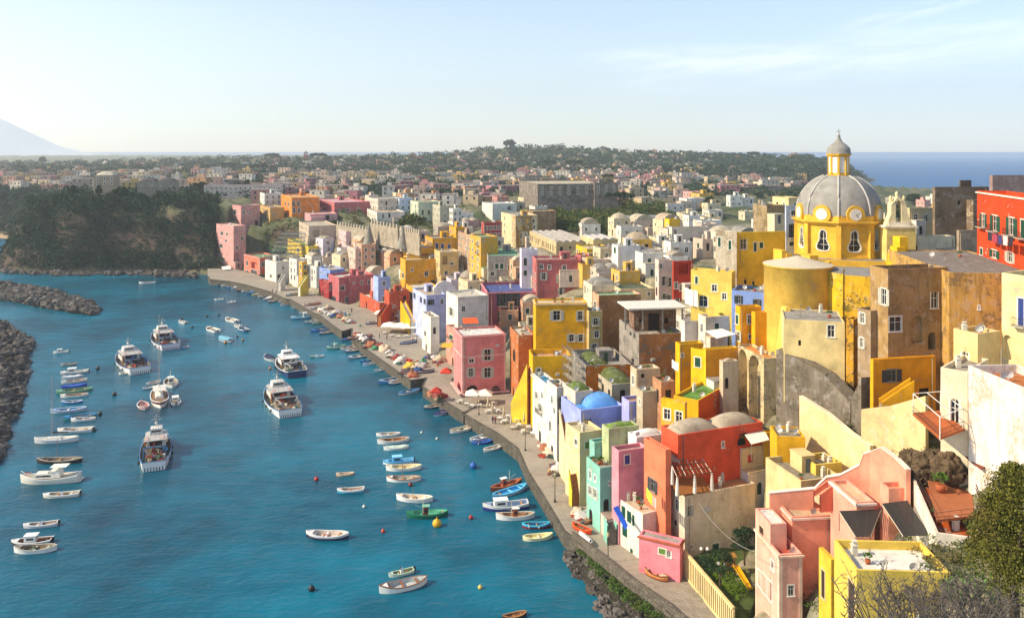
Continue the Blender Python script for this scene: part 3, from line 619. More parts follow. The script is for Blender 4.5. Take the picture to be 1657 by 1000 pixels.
H(868,420,486,862,940,6,'bd6866','large rose red palace with balconies and a crowded roof terrace',W='R 876 432 5 6 w;R 889 433 4 6 w;R 913 434 6 7 w;R 880 447 5 11 k;R 907 451 6 13 kB;R 928 453 4 10 a;R 908 471 5 11 kB;R 918 454 2 3 w',trim='d98678',rc='a9a096',par=.8,wear=.2)
H(940,414,450,932,956,10,'b8625c','rose red side wing with iron balconies right of the rose palace',Y=None,kinds='wq')
H(789,473,532,779,897,8,'a85a6a','big mauve pink palace with white corner pilasters and a blue roof terrace',W='L 784 483 3 14 w;R 814 485 9 19 qB;R 833 485 8 19 qB;R 855 484 6 11 w;R 877 471 3 5 w;R 814 513 8 16 qB;R 834 512 8 14 q',trim='e2a6a2',rc='46558c',par=.9,wear=.15)
H(757,395,425,748,780,18,'c7a98a','weathered house with broken plaster between the loggia house and the ochre block',kinds='wk',wear=.8,Y=None)
# mid quay, white and cream houses above the restaurants
H(677,470,520,657,718,24,YEL,'yellow house with a green door above the restaurant parasols',W='L 665 479 4 11 g;L 661 500 5 9 D',ar=0,rc='c8c2b8')
H(690,478,505,668,722,24,'b4bce0','pale lilac house with a white canopy beside the yellow house over the restaurants',Y=262,kinds='wq')
H(702,466,492,700,737,24,'e2ddd6','white barrel vaulted roof house above the restaurant terraces',roof='b1',Y=268,ar=0,al=0,rc='e2ddd6')
H(720,492,548,682,738,40,WHI,'white two storey house with open arches and an orange side wall facing the mid quay',W='L 704 505 6 16 A;L 714 509 7 18 A;L 709 540 14 20 A;L 692 530 4 10 w',right='dd8236',roof='b1',ar=0,rc='cfc9c0',clutter=0)
H(697,513,566,683,711,24,WHI,'tall narrow white house with a small wooden balcony next to the arched white house',W='L 690 512 5 8 nB;L 688 540 3 8 w;R 703 535 4 10 D',Y=246)
H(741,481,520,722,790,22,WHI,'white house with a cluttered grey roof terrace behind the orange awning',W='L 730 505 4 12 k;R 750 500 5 8 w',kinds='w',Y=236)
H(757,456,490,742,784,22,CRE,'plain cream house with a flat dusty roof behind the mauve palace',kinds='w')
H(748,541,600,722,765,24,'dd8f7c','narrow peach house with a small green balcony behind the pink quay house',Y=226,W='L 727 531 4 8 w;L 730 545 5 6 gB')
pk=H(748,544,640,735,818,16,'dc8480','pink four storey restaurant house jutting out onto the quay',Y=204,W='L 752 559 10 17 o;R 789 574 9 17 k;R 763 584 7 6 w;R 762 603 6 13 k;R 789 603 9 15 k;R 764 631 18 14 D;R 802 632 14 14 D;L 743 629 8 18 A',trim='eab0a6',rc='d8d3ca',wear=.15,zb=2.0,clutter=0)
H(742,540,600,737,768,16,'d88488','pink rear block with recessed balcony of the restaurant house on the quay',Y=211,W='R 760 562 10 17 o',rc='b9b2a6',clutter=0)
H(839,543,640,825,867,12,'b86a34','rusty orange bare side walled house between the pink and the big yellow house',Y=198,W='L 832 575 4 18 D;R 846 560 0 0 w',ar=0,wear=.7,rc='cdbfa8')
H(867,491,640,863,950,4,'e6a80c','big saffron yellow house with pale cornice and four shuttered windows',Y=192,W='R 901 511 10 14 k;R 939 511 6 13 kB;R 925 547 7 11 k;R 940 547 6 11 k',cornice='ddc7a0',ar=None,rc='c9b793',wear=.06,clutter=0,par=.45)
H(862,577,660,856,925,6,'e8b010','golden yellow lower house with a plant lined roof terrace below the saffron house',Y=180,W='L 860 603 3 9 w;R 872 600 5 7 k',wear=.1,rc='c69878',par=1.1,clutter=0)
H(969,478,560,959,1037,10,'dba37e','peach house with an exposed brown masonry side and pale green roof',Y=200,W='L 963 495 3 12 k',ar=0,right='a9794c',wear=.6,under='8a6a4c',rc='7cb08a',clutter=0)
H(958,462,500,944,1002,10,'ddd0b0','cream house with twin shallow domes behind the green roofed peach house',roof='v2',kinds='wd')
H(1004,468,500,984,1059,10,CRE,'cream house with a dark green roof terrace at mid slope',rc='4f5a40',W='R 1050 476 4 5 w',al=0)
H(953,504,570,944,975,12,'c9b070','weathered straw coloured gap house right of the saffron house',Y=191,kinds='kw',wear=.7,under='8d7a5a')
uf=H(1026,503,575,1018,1094,8,'80604c','unfinished grey concrete house with an open upper floor and white roof slab',Y=172,W='R 1058 521 16 26 d;R 1038 519 6 6 o;R 1078 519 6 8 o',al=0,wear=.8,under='a08a78',rc='d6cfc4',par=.05,clutter=0)
H(1034,541,600,1002,1106,8,'9a9084','grey block terrace with an orange lower wall in front of the unfinished house',Y=165,W='R 1060 566 0 0 w',ar=0,al=0,wear=.8,under='6a645c',right='a06a3c',par=1.0,rc='a79f94',clutter=0)
m=MB(); a,b=P(1010,498,168),P(1106,498,169.5); q=(a+b)/2; m.box((q.x,q.y+2.5,a.z),(b-a).length,8.5,.28,math.radians(8)); m.build('roof_slab',plain('d8d2c6',.8,0,.15,1),uf['root'])
for px in (1012,1040,1072,1104): a=P(px,498,167.5+(px-1012)*.012); m=MB(); m.box((a.x,a.y,a.z-4.6),.3,.3,4.5,0,base=True); m.build('column',plain('8f8a84',.9,0,.3,1),uf['root'])
for i in range(7): a=P(1020+i*11,545,165+R.uniform(1,4)); a.z=P(1034,541,165).z-.9; m=MB(); m.box(a,R.uniform(.3,1.2),R.uniform(.3,.7),R.uniform(.2,.9),R.uniform(0,3),base=True); o=m.build('building_material',plain(R.choice(['d8d4cc','b06a40','6a6a68','c8b898']),.8),uf['root'])
H(948,592,640,925,1022,8,'8a827a','roofless grey block shell over an orange wall, wrapped in scaffolding',Y=163,W='',ar=0,al=0,right='bb6c1a',wear=.6,rc='9a938a',par=1.6,clutter=1)
H(1066,421,500,1060,1090,10,'dcc4b4','narrow pale pink house with long shuttered windows left of the red house',W='R 1070 431 4 7 k;R 1075 455 6 14 k;R 1083 457 6 14 k;R 1075 480 5 8 k;R 1083 482 5 8 k',Y=None)
H(1090,423,500,1088,1121,10,RED,'brick red house with a white roof slab and railed balcony',W='R 1094 462 5 10 w;R 1102 465 5 10 w;R 1109 467 4 9 w;R 1096 488 6 10 r;R 1106 436 14 14 o',Y=None,rc='d8d0c4',wear=.15)
H(1184,441,505,1118,1190,62,'e8c860','pale yellow stepped house with arched lower windows and laundry outside',Y=158,W='L 1127 453 4 11 g;L 1156 466 7 11 w;L 1138 487 13 17 r;L 1172 480 6 9 w',ar=0,wear=.15)
bh=H(1243,474,540,1184,1252,64,'86a0de','sky blue house with dark shuttered windows beside the church apse',Y=152,W='L 1195 485 6 11 q;L 1225 491 6 12 q',ar=0,wear=.1,rc='8f887e',clutter=0)
H(1172,484,520,1160,1188,14,'8ea4de','low blue annexe with a white rimmed arch left of the sky blue house',W='R 1167 495 12 18 A;R 1178 493 6 11 q',Y=None)
H(1186,430,470,1183,1246,14,'dfc050','yellow parapet wall building behind the sky blue house',Y=172,ar=0,al=0,clutter=0,ymin=170)
H(1198,497,575,1190,1232,10,'eaa818','saffron house with a dark green roof left of the church apse',Y=147,W='R 1213 517 5 13 w;R 1215 545 6 6 w',rc='5a7a3c',clutter=0,wear=.1)
H(1222,506,590,1216,1244,10,'eba612','narrow orange yellow chimney shaped wing against the church apse',Y=145,ar=0,al=0,clutter=0,wear=.2)
H(1108,520,580,1102,1160,14,WHI,'white house with a blue tiled terrace in the middle right of the slope',Y=160,W='R 1106 536 0 0 w;L 1105 535 7 16 w',rc='7580b0')
H(1142,513,580,1130,1196,14,'ded2bc','cream house with a green door and a white awning below the sky blue house',Y=157,W='R 1160 528 6 10 g;R 1180 553 6 17 g;R 1192 545 6 16 o',rc='c8ac86')
H(1100,557,630,1093,1138,12,'eaae14','golden yellow cube house with a lime green roof terrace',Y=148,W='L 1095 575 5 8 w;R 1104 575 4 5 w',rc='8a9c2c',wear=.1,clutter=0)
H(1142,566,640,1136,1194,16,'eebc22','bright yellow house with tall green shutters under a grey railed terrace',Y=142,W='L 1139 585 0 0 g;R 1148 582 0 0 g',al=0,right='e59a20',rc='9c9488',wear=.1)
H(1140,566,640,1118,1141,50,'eebc22','bright yellow left wing with one tall green shuttered window',Y=142.5,W='L 1132 583 0 0 w;L 1128 580 0 0 w;R 1143 580 0 0 g',al=(1,1,'g'),ar=0,rc='9c9488',wear=.1,clutter=0)
H(1170,585,655,1164,1195,12,'cbb898','old plaster house with a rounded gable and a bricked door left of the tall arches',Y=137,roof='b1',W='R 1176 620 5 16 D',wear=.8,clutter=0)
H(1130,648,690,1090,1206,52,'eeb41c','orange yellow house under a big green terrace roof below the tall arches',Y=132,W='L 1097 632 4 7 w;L 1112 641 5 9 w;L 1118 650 0 0 w',ar=0,right='e4621c',rc='5f8a34',par=.5,clutter=0,wear=.08)
H(1108,652,700,1070,1112,52,'e8b21c','low yellow annexe with a sloping moss green roof beside the orange yellow house',Y=128,al=(1,2,'w'),ar=0,rc='5f7c34',clutter=0)
H(1070,618,668,1056,1092,14,'c08860','brick red weathered house under a dark green terrace left of the orange yellow house',Y=141,wear=.8,under='a07a5c',rc='4c6a40',kinds='dw')
H(1040,634,668,1030,1064,14,'b8a88c','small stone coloured cabin with a moss roof and double window',Y=142,W='R 1056 640 9 14 w;R 1041 640 4 12 y',rc='6f7a48',clutter=0)
H(1030,598,640,1020,1068,14,'c8b494','flat topped cream hut above the dark green terraces',Y=150,W='R 1040 608 5 6 d',rc='a8977c')
# lower quay, near houses
H(885,622,700,862,905,18,WHI,'white three storey house with balconies beside the yellow staircase on the near quay',Y=168,W='L 868 640 3 10 k;L 874 660 4 12 kB;L 868 665 3 9 w;L 877 640 3 10 w;R 893 640 5 9 w',rc='3f86b0',clutter=0)
H(901,627,720,885,922,18,WHI,'white house with a round topped terrace arch behind the restaurant tables on the quay',Y=161,W='L 893 647 3 12 r;L 890 690 4 16 A;L 897 665 3 10 w',ar=(2,2,'o'),par=.9,rc='8f877c')
H(931,634,740,912,960,20,'e2cbb4','pale pink cream house with green shutters left of the blue domed house',Y=152,W='L 922 665 3 18 g;L 915 690 4 9 w',roof='v1',rc='5c6e30',clutter=0)
bd=H(940,664,720,'m9',1010,20,'9fa9e0','lilac blue house with one sky blue domed roof',Y=147,W='R 950 684 12 10 o;R 964 702 6 14 w;R 1000 690 5 6 w',al=0,rc='5a9ade',clutter=0,wear=.1,right='9da8e4',par=.5)
m=MB(); q=bd['C'].to_2d()+bd['dl']*4.6+bd['dr']*5.6; pillow(m,q.x,q.y,bd['zr']+.02,6.6,5.6,1.9,math.radians(20)); m.build('vault',stucco('6aa6e6',.2),bd['root'])
H(1018,650,710,1006,1070,16,'a8a8e2','lilac house with a terracotta railed terrace and two air conditioners',Y=145,W='R 1056 670 6 5 w;R 1055 680 0 0 w',al=0,rc='b98a68',clutter=0,wear=.1)
H(990,622,650,925,1030,14,'b8ac92','long house with two moss covered domes above the lilac blue one',Y=156,roof='v2',rc='5c6434',kinds='d',clutter=0)
H(938,700,800,915,975,22,'e2cf9a','pale yellow house behind the outside brick stairs on the near quay',Y=141,W='L 932 716 4 9 w;R 950 720 6 10 y',rc='c9bd94',clutter=0,zb=2.3)
H(985,694,760,974,1034,20,'b7c08c','green house top with a grass green dome above the mint house',Y=134,roof='v1',rc='78963a',ar=0,al=0,clutter=0)
H(1030,708,770,1016,1076,20,'e6e0dc','white house with a snow white dome between the pink and coral houses',Y=132,roof='v1',rc='e8e2dc',ar=0,al=0,clutter=0)
H(1001,730,810,990,1048,20,'e0949e','candy pink house with navy blue shutters above the mint house',Y=127,W='R 1015 743 7 14 b;L 996 734 3 14 b;R 1040 755 0 0 b',al=None,rc='a88a80',wear=.08,clutter=0)
H(971,757,857,949,1012,20,MIN,'mint green three storey house with a stone stair at its foot on the near quay',Y=131,W='L 955 768 3 12 w;L 955 794 4 12 k;L 963 799 4 13 k;L 963 774 3 8 w;R 987 782 4 5 w;R 981 817 8 18 D',rc='9c8878',wear=.12,zb=2.3)
H(962,716,780,954,992,24,'8fcab8','sloping mint green upper wall behind the mint house',Y=136,ar=0,al=0,clutter=0,rc='8a9a60')
H(1018,778,850,1010,1044,20,WHI,'small white cube house with a flat beige roof between mint and coral houses',Y=129,W='R 1030 788 0 0 w',ar=0,al=0,rc='d8c8ac',clutter=1)
H(1097,704,790,1070,1234,22,'d8583a','long coral red house with two weathered dome roofs',Y=123,W='R 1137 706 0 0 w;R 1200 714 12 12 D;R 1170 720 4 8 w',al=0,roof='v2',rc='b3a48c',wear=.08,clutter=0,par=.35)
H(1077,728,832,1042,1086,24,'e27e5a','tall coral orange house with a slim window facing the sea',Y=121,W='L 1056 785 7 20 q;R 1080 760 0 0 w',ar=0,wear=.15,rc='a8642f',clutter=0,par=.9)
H(1040,832,906,993,1068,28,'e2d8c8','weathered white house with green shutters and a blue tarpaulin beside the quay path',Y=122,W='L 1009 828 6 17 g;L 1018 836 6 17 g;L 1025 842 4 16 g;L 1011 860 7 14 g;L 1022 892 4 8 g',ar=0,wear=.55,under='c2b098',rc='c9b79a',clutter=0,zb=2.3,par=.3)
H(1084,843,910,1050,1105,24,'e2d6c6','narrow white house with a blue window beside a white arch',Y=124,W='L 1058 848 4 11 w;R 1076 852 6 12 b',rc='c8bca8',clutter=0,al=0)
H(1100,880,940,1034,1106,62,'e88a94','small pink house with porthole windows, white bubble awning and brick base',Y=116,W='L 1082 896 6 10 r;L 1072 892 10 8 y',rc='9b968c',cornice='b5603a',wear=.1,clutter=0,par=.2,zb=2.3,ar=0)
H(1108,803,905,1080,1222,22,'ddcfb4','big weathered cream building with bare walls and one green door over the garden',Y=120,W='R 1190 785 5 6 w;R 1116 827 6 16 k;R 1158 889 10 18 g;R 1165 843 0 0 w;R 1119 885 3 5 w;R 1120 880 0 0 w',ar=None,al=None,wear=.55,under='bba888',rc='c68f5c',par=.3,clutter=0)
H(1166,764,850,1153,1222,22,'d8c8aa','cream terrace block with tiled floor and garden chairs behind the pergola',Y=126,ar=0,al=0,wear=.5,rc='cc7a48',par=.8,clutter=0)
H(1200,726,800,1188,1262,22,'dcc69c','cream house with a white canopy and potted trees right of the coral house',Y=127,W='R 1215 742 9 12 o',al=0,wear=.4,par=.8,rc='c7ae84')
H(1168,833,900,1166,1206,22,'d8ac2c','small mustard yellow garden house against the big cream wall',Y=124,ar=0,al=0,rc='6f675c',clutter=0)
H(1240,700,780,1232,1302,22,'e2ab1e','golden yellow terrace wall house left of the long cream retaining wall',Y=128,ar=0,al=0,rc='9c8c70',clutter=0,wear=.25)
H(1257,706,775,1246,1303,-6,'e2ab1e','golden yellow blank wall block holding the rubble terrace beside the gate house',Y=119,ar=0,al=0,rc='8f8570',wear=.25,par=.3)
H(1296,778,810,1239,1362,14,'dcc48c','cream terrace with a planter wall and a dark floor above the salmon houses',Y=110,ar=0,al=0,rc='857c6c',wear=.3,par=.9)
H(1320,752,790,1293,1362,14,'e6c45a','low yellow lined terrace against the long cream retaining wall',Y=114,ar=0,al=0,rc='b8ab88',wear=.2,par=.8)
def band(h,z,c,ht=.3,pr=.12):
    for p0,dd,ww,nn in ((h['C'].to_2d(),h['dl'],h['WL'],h['nl']),(h['B'],-h['dr'],h['WR'],h['nr'])):
        m=MB(); mid=p0+dd*ww/2+nn*pr/2; m.box((mid.x,mid.y,z),ww+pr*2,pr,ht,math.atan2(dd.y,dd.x)); m.build('string_course',stucco(c,.2),h['root'])
band(pk,HC-(578-HY)*204/F,'eab8ae'); band(pk,HC-(652-HY)*204/F+2.2,'eab8ae',.25,.9)
m=MB(); 
a=Vector((pk['C'].x,pk['C'].y,HC-(652-HY)*204/F+2.35)); e=a+Vector((pk['dr'].x,pk['dr'].y,0))*pk['WR']; o_=Vector((pk['nr'].x,pk['nr'].y,0))*.85
m.tube([a+o_+Vector((0,0,.9)),e+o_+Vector((0,0,.9))],.03,4)
for i in range(int(pk['WR']/.3)+1): q=a.lerp(e,i*.3/pk['WR'])+o_; m.box((q.x,q.y,q.z),.03,.03,.9,0,base=True)
m.build('railing',plain('d8a8a0',.6),pk['root'])
# ---------------------------------------------------------------- upper left rows
H(437,336,358,421,460,30,'caa25e','plain ochre house directly behind the top of the pale pink tower',W='R 443 347 3 4 w;R 436 348 3 4 w',ymin=430)
H(428,313,336,420,456,30,'e0ddd4','white house with two rows of small windows behind the left end of the upper rows',al=(2,3,'w'),ar=(2,3,'w'),ymin=480)
H(472,320,352,455,517,24,'e08428','bright orange house with pale balconies left of the rose red terrace houses',W='L 462 330 3 6 w;L 467 331 3 6 k;R 475 329 4 7 wB;R 483 330 4 7 w;R 476 341 4 7 w;R 484 341 4 7 w',rc='cf9a60',trim='e8b070',ymin=440)
H(502,347,372,484,546,24,'cf9a98','round cornered pink house above the cream terrace wall with the large arch',W='L 494 360 3 6 g;L 502 360 3 6 g;R 512 360 5 7 D;R 530 352 5 7 d',rc='d8a8a0',ymin=420)
H(500,366,414,484,545,24,'c8b09a','cream terrace wall with a large round arch below the round cornered pink house',W='R 509 402 15 26 A;R 512 378 9 10 o;R 493 385 5 8 w',wear=.7,clutter=0,ymin=400)
H(541,328,358,506,598,30,'b8686a','long rose red terrace house with white framed windows high above the far quay',W='R 549 341 2 6 g;R 560 340 2 4 w;R 566 340 2 4 w;R 580 341 4 7 w;L 526 338 4 6 w',rc='cf9c9c',ymin=440)
H(612,322,352,596,664,30,'cfc0ae','long low beige house with a sunlit roof right of the rose red terrace house',ymin=450)
H(610,344,362,594,655,20,'ddd5c8','white walled house with four dark doorways and an outside stair on the upper terrace',W='R 599 348 2 6 d;R 606 350 2 6 d;R 620 350 3 7 w;R 630 349 3 6 d',ymin=400)
H(646,321,352,640,668,24,'cdd6e4','pale bluish white house block beside the umbrella pines of the upper terrace',ymin=440)
H(677,327,358,664,712,24,'c6ccb0','pale green old house with green doors on the upper terrace road',W='R 684 344 3 8 g;R 694 344 3 7 g;R 705 342 3 8 g',rc='c9c090',ymin=400)
H(712,333,372,700,728,22,'b9b29a','olive grey tall house left of the upright white house',kinds='gw',ymin=380)
H(499,399,420,465,515,30,'dab838','lemon yellow flat roofed house with a white outside wall on the lower left slope',W='L 482 405 4 5 w',ar=(1,3,'w'),rc='8aa05a',ymin=350)
H(443,403,416,434,466,30,'7e9a5c','low green roofed shed under the drying racks',rc='5f8a50',kinds='d',ymin=370,clutter=0)
H(606,452,480,600,620,28,'e0a0a0','slim pink house between the rose red house and the sky blue front',ymin=300,kinds='w')
H(585,396,440,572,608,26,'dba888','tall peach house with shutters among the white houses of the left slope',ymin=330,kinds='kw',wear=.6)
H(560,375,410,545,596,26,'d8b4b4','wide pale mauve house below the battlement wall',ymin=350,kinds='wk',wear=.5)
H(575,403,445,562,590,26,'dcb8a8','old salmon stuccoed gabled house on the left slope',ymin=330,kinds='wk',wear=.7)
H(1013,351,382,1005,1083,12,'e2d5cc','long white house with green shutters above the arched terrace, top right',W='R 1031 370 6 10 g;R 1046 368 5 6 g',rc='bfb8ac',ymin=190)
H(1083,355,400,1075,1100,12,'e8b81c','narrow yellow tower house behind the white terraces',Y=None,ymin=200,kinds='w')
H(1005,383,410,1000,1050,12,'e0d2c0','white terrace wall with three round arches below the long white house',W='R 1016 392 10 17 a;R 1033 393 10 17 a;R 1047 393 8 15 a',ymin=185,clutter=0)
H(1000,398,448,990,1036,12,'e4dfd8','bright white house with a green shuttered window left of a white courtyard wall',W='R 1004 404 4 12 g;L 995 405 3 9 g;R 1015 398 4 5 r',ymin=180)
H(1087,368,420,1083,1147,12,'e2d2ba','square white house with a red roof terrace and green windows',W='R 1093 378 4 12 w;R 1093 400 4 10 g;R 1120 388 6 7 w;L 1085 383 3 8 w',rc='b8452c',ymin=175)
H(1080,330,350,1077,1106,12,'ddd2c6','white house with three square battlement blocks on its roof line',ymin=220,clutter=0,kinds='w')
H(1040,410,448,1028,1086,12,'e0dad0','whitewashed courtyard house with chimneys on the upper right slope',ymin=180)
H(950,403,428,932,992,12,'e2b41a','low yellow house with two green doorways behind the rose palace',W='R 970 413 5 11 g;R 956 417 5 8 d',rc='c4b48c',ymin=230)
H(900,392,412,857,960,12,'c8b184','old vaulted workshop with a row of low barrel roofs behind the rose palace',roof='b5',rc='aba398',ymin=250,kinds='d',clutter=0)
H(960,388,410,940,1000,12,'d0bc88','vaulted yellowish house with pale barrel roofs next to the long garden wall',roof='b3',rc='bdb6ae',ymin=240,kinds='gd',clutter=0)
H(1180,378,420,1150,1190,24,'dfcdb4','cream house with brown shutters between the yellow dome roofed house and the red terrace',ymin=170,kinds='nk')
H(1192,374,425,1158,1193,60,'cdbfa6','stone patched house with green shutters under a green roof terrace',Y=169,W='L 1164 392 4 13 g;L 1181 397 4 13 g',ar=0,wear=.9,under='9a8a70',rc='5d8040',ymin=160,clutter=0)
H(1193,376,425,1191,1271,10,'e8c034','bright yellow house with green arched door under three shallow white domes',Y=170,W='R 1203 395 9 16 r;R 1222 400 4 13 g;R 1232 397 5 9 g',roof='v3',rc='ddd6c8',ymin=160,wear=.1,clutter=0)
H(1272,333,432,1270,1291,8,'bcc6d8','tall pale blue grey house with a balconied window left of the church drum',Y=176,W='R 1284 345 7 8 r;R 1283 374 6 20 qB;R 1281 395 7 6 g',al=0,clutter=0)
H(1241,333,362,1219,1273,20,'a08a66','square unplastered brown block on the roofs left of the church dome',Y=198,ar=0,al=0,wear=.9,under='7a6848',rc='c4b9a6')
H(1276,320,342,1250,1296,20,'e0c890','cream roof house with a green terrace behind the brown block',Y=230,rc='5f8a4c',clutter=0)
# drying racks and battlement wall
def racks():
    a=P(486,404,392); t=thing('scaffolding','stepped scaffold of metal platforms climbing the slope beside the lemon yellow house','scaffolding',(a.x,a.y,10))
    for k in range(8):
        z=10.5+k*1.9; x1=a.x; w=17-k*.7; y0=a.y+k*1.3
        s=MB()
        s.box((x1-w/2,y0,z),w,2.6,.14)
        s.build('platform',plain('8b8f92',.6,.2),t)
        r=MB()
        for i in range(9):
            for yy in (-1.2,1.2): r.tube([(x1-w*i/8,y0+yy,z-2.1),(x1-w*i/8,y0+yy,z+1)],.06,4)
        for zz in (.5,1.0): r.tube([(x1,y0-1.2,z+zz),(x1-w,y0-1.2,z+zz)],.05,4)
        for i in range(4): r.tube([(x1-w*i/4,y0-1.2,z-1.9),(x1-w*(i+1)/4,y0-1.2,z)],.05,4)
        r.build('railing',plain('5c6266',.5,.5),t)
racks()
def battlements(pts, lab, n=3.2):
    a=P(*pts[0]); t=thing('battlement_wall',lab,'wall',(a.x,a.y,a.z-7)); m=MB(); c=MB()
    for p,q in zip(pts[:-1],pts[1:]):
        p,q=P(*p),P(*q); d=(q-p).to_2d(); L=d.length; rz=math.atan2(d.y,d.x); mid=(p+q)/2
        m.box((mid.x,mid.y,min(p.z,q.z)-9),L,.7,9,rz,base=True)
        k=int(L/n)
        for i in range(k):
            s=p.lerp(q,(i+.5)/k); c.box((s.x,s.y,min(p.z,q.z)),1.1,.6,1.3,rz,base=True); c.lathe((s.x,s.y,min(p.z,q.z)+1.3),[(.55,0),(.4,.35),(0,.5)],8)
    m.build('wall',stucco('a89a84',.9,'82786a'),t); c.build('merlon',stucco('b5a892',.6),t)
battlements([(545,363,405),(600,361,372),(645,367,345)],'long grey battlement wall with rounded merlons crossing the left slope')
battlements([(648,372,342),(680,377,325)],'short lit piece of battlement wall right of the long grey one',2.2)
def cone(px,py,h,r,Y,lab):
    a=P(px,py,Y); m=MB(); m.lathe((a.x,a.y,a.z-h),[(r,0),(r*.6,h*.35),(r*.28,h*.75),(.12,h)],14); o=m.build('buttress',stucco('8f8a7e',.7),None,(a.x,a.y,a.z-h)); tag(o,lab,'buttress')
cone(597,361,11,3.4,362,'dark grey tapering stone buttress against the battlement wall')
cone(652,367,9,3.2,338,'paler grey tapering buttress at the right end of the battlement wall')
# ---------------------------------------------------------------- church
YC=160.0; DX=(1357-CX)/F*YC; k_=F/YC
def zc(py): return HC-(py-HY)/k_
church=thing('church','yellow church with a grey ribbed dome, lantern and rounded apse above the town','church',(DX,YC,30))
CY,CYD,GRD=stucco('e2b23e',.2,'b9a060'),stucco('e2b020',.75,'8a6f3a'),plain('98948c',.8,0,.35,.5,.2,.05)
WHT=stucco('e9e2d2',.1)
DA=math.atan2(-YC,-DX)
def octa(r,z,off=0): return [(DX+r*math.cos(DA+math.pi/4*k+off), YC+r*math.sin(DA+math.pi/4*k+off)) for k in range(8)]
def drum():
    m=MB(); r=7.9; pts=octa(r,0); zb,zt=zc(414),zc(357); fr=MB(); gl=MB()
    for k in range(8):
        fr=MB(); gl=MB()
        a,b=Vector(pts[k]),Vector(pts[(k+1)%8]); d=(b-a); L=d.length; d/=L; n=Vector((DX,YC))-(a+b)/2; n/=n.length
        wallface(m,a,d,L,zb,zt,[(L/2-1.15,L/2+1.15,zc(400),zc(366),1,.5,0)],n)
        c=(a+b)/2; rz=math.atan2(d.y,d.x)
        # pear shaped opening surround and glazing
        prof=[(1.22*s,z) for s,z in ((0,0),(.5,.02),(.85,.25),(.98,.75),(.86,1.3),(.62,1.8),(.52,2.4),(.55,2.95),(.5,3.4),(.3,3.8),(0,3.95))]
        loop=prof+[(-x,z) for x,z in prof[-2:0:-1]]; zz=zc(400)
        P3=lambda x,z,y:(c.x+d.x*x+n.x*y,c.y+d.y*x+n.y*y,zz+z)
        for i in range(len(loop)):
            (x0,z0),(x1,z1)=loop[i],loop[(i+1)%len(loop)]
            e0,e1=(x0*1.2,1.95+(z0-1.95)*1.09),(x1*1.2,1.95+(z1-1.95)*1.09)
            fr.face([P3(x0,z0,-.12),P3(x1,z1,-.12),P3(*e1,-.12),P3(*e0,-.12)]); fr.face([P3(*e0,-.12),P3(*e1,-.12),P3(*e1,.05),P3(*e0,.05)]); fr.face([P3(x0,z0,-.12),P3(x1,z1,-.12),P3(x1,z1,.45),P3(x0,z0,.45)])
            # yellow infill between pear and the cut opening
        gl.face([P3(x,z,.4) for x,z in loop])
        for i in range(len(loop)//2):
            (x0,z0),(x1,z1)=loop[i],loop[i+1]
            for sg in (1,-1):
                if abs(x0)<1.15 or abs(x1)<1.15: m.face([P3(sg*x0,z0,-.01),P3(sg*x1,z1,-.01),P3(sg*1.2,z1,-.01),P3(sg*1.2,z0,-.01)])
        for x in (0,): fr.tube([P3(0,.1,.36),P3(0,3.8,.36)],.06,4)
        for z in (1.1,2.2): fr.tube([P3(-.9,z,.36),P3(.9,z,.36)],.05,4)
        q=fr.build('window_surround',WHT,church); gl.build('pane',GLASS,q)
        # pilaster on the corner
        m.box((a.x,a.y,zb),.9,.9,zt-zb,math.atan2(a.y-YC,a.x-DX),base=True)
        mq=MB()
    m.build('drum',CY,church)
    c=MB(); 
    for rr,z,h in ((8.5,zc(359),.35),(8.9,zc(359)+.35,.3),(8.3,zc(412),.4)):
        p=octa(rr,0); c.prism(p,z,z+h)
    c.prism(octa(8.1,0),zc(357),zc(345)); c.build('cornice',CY,church)
drum()
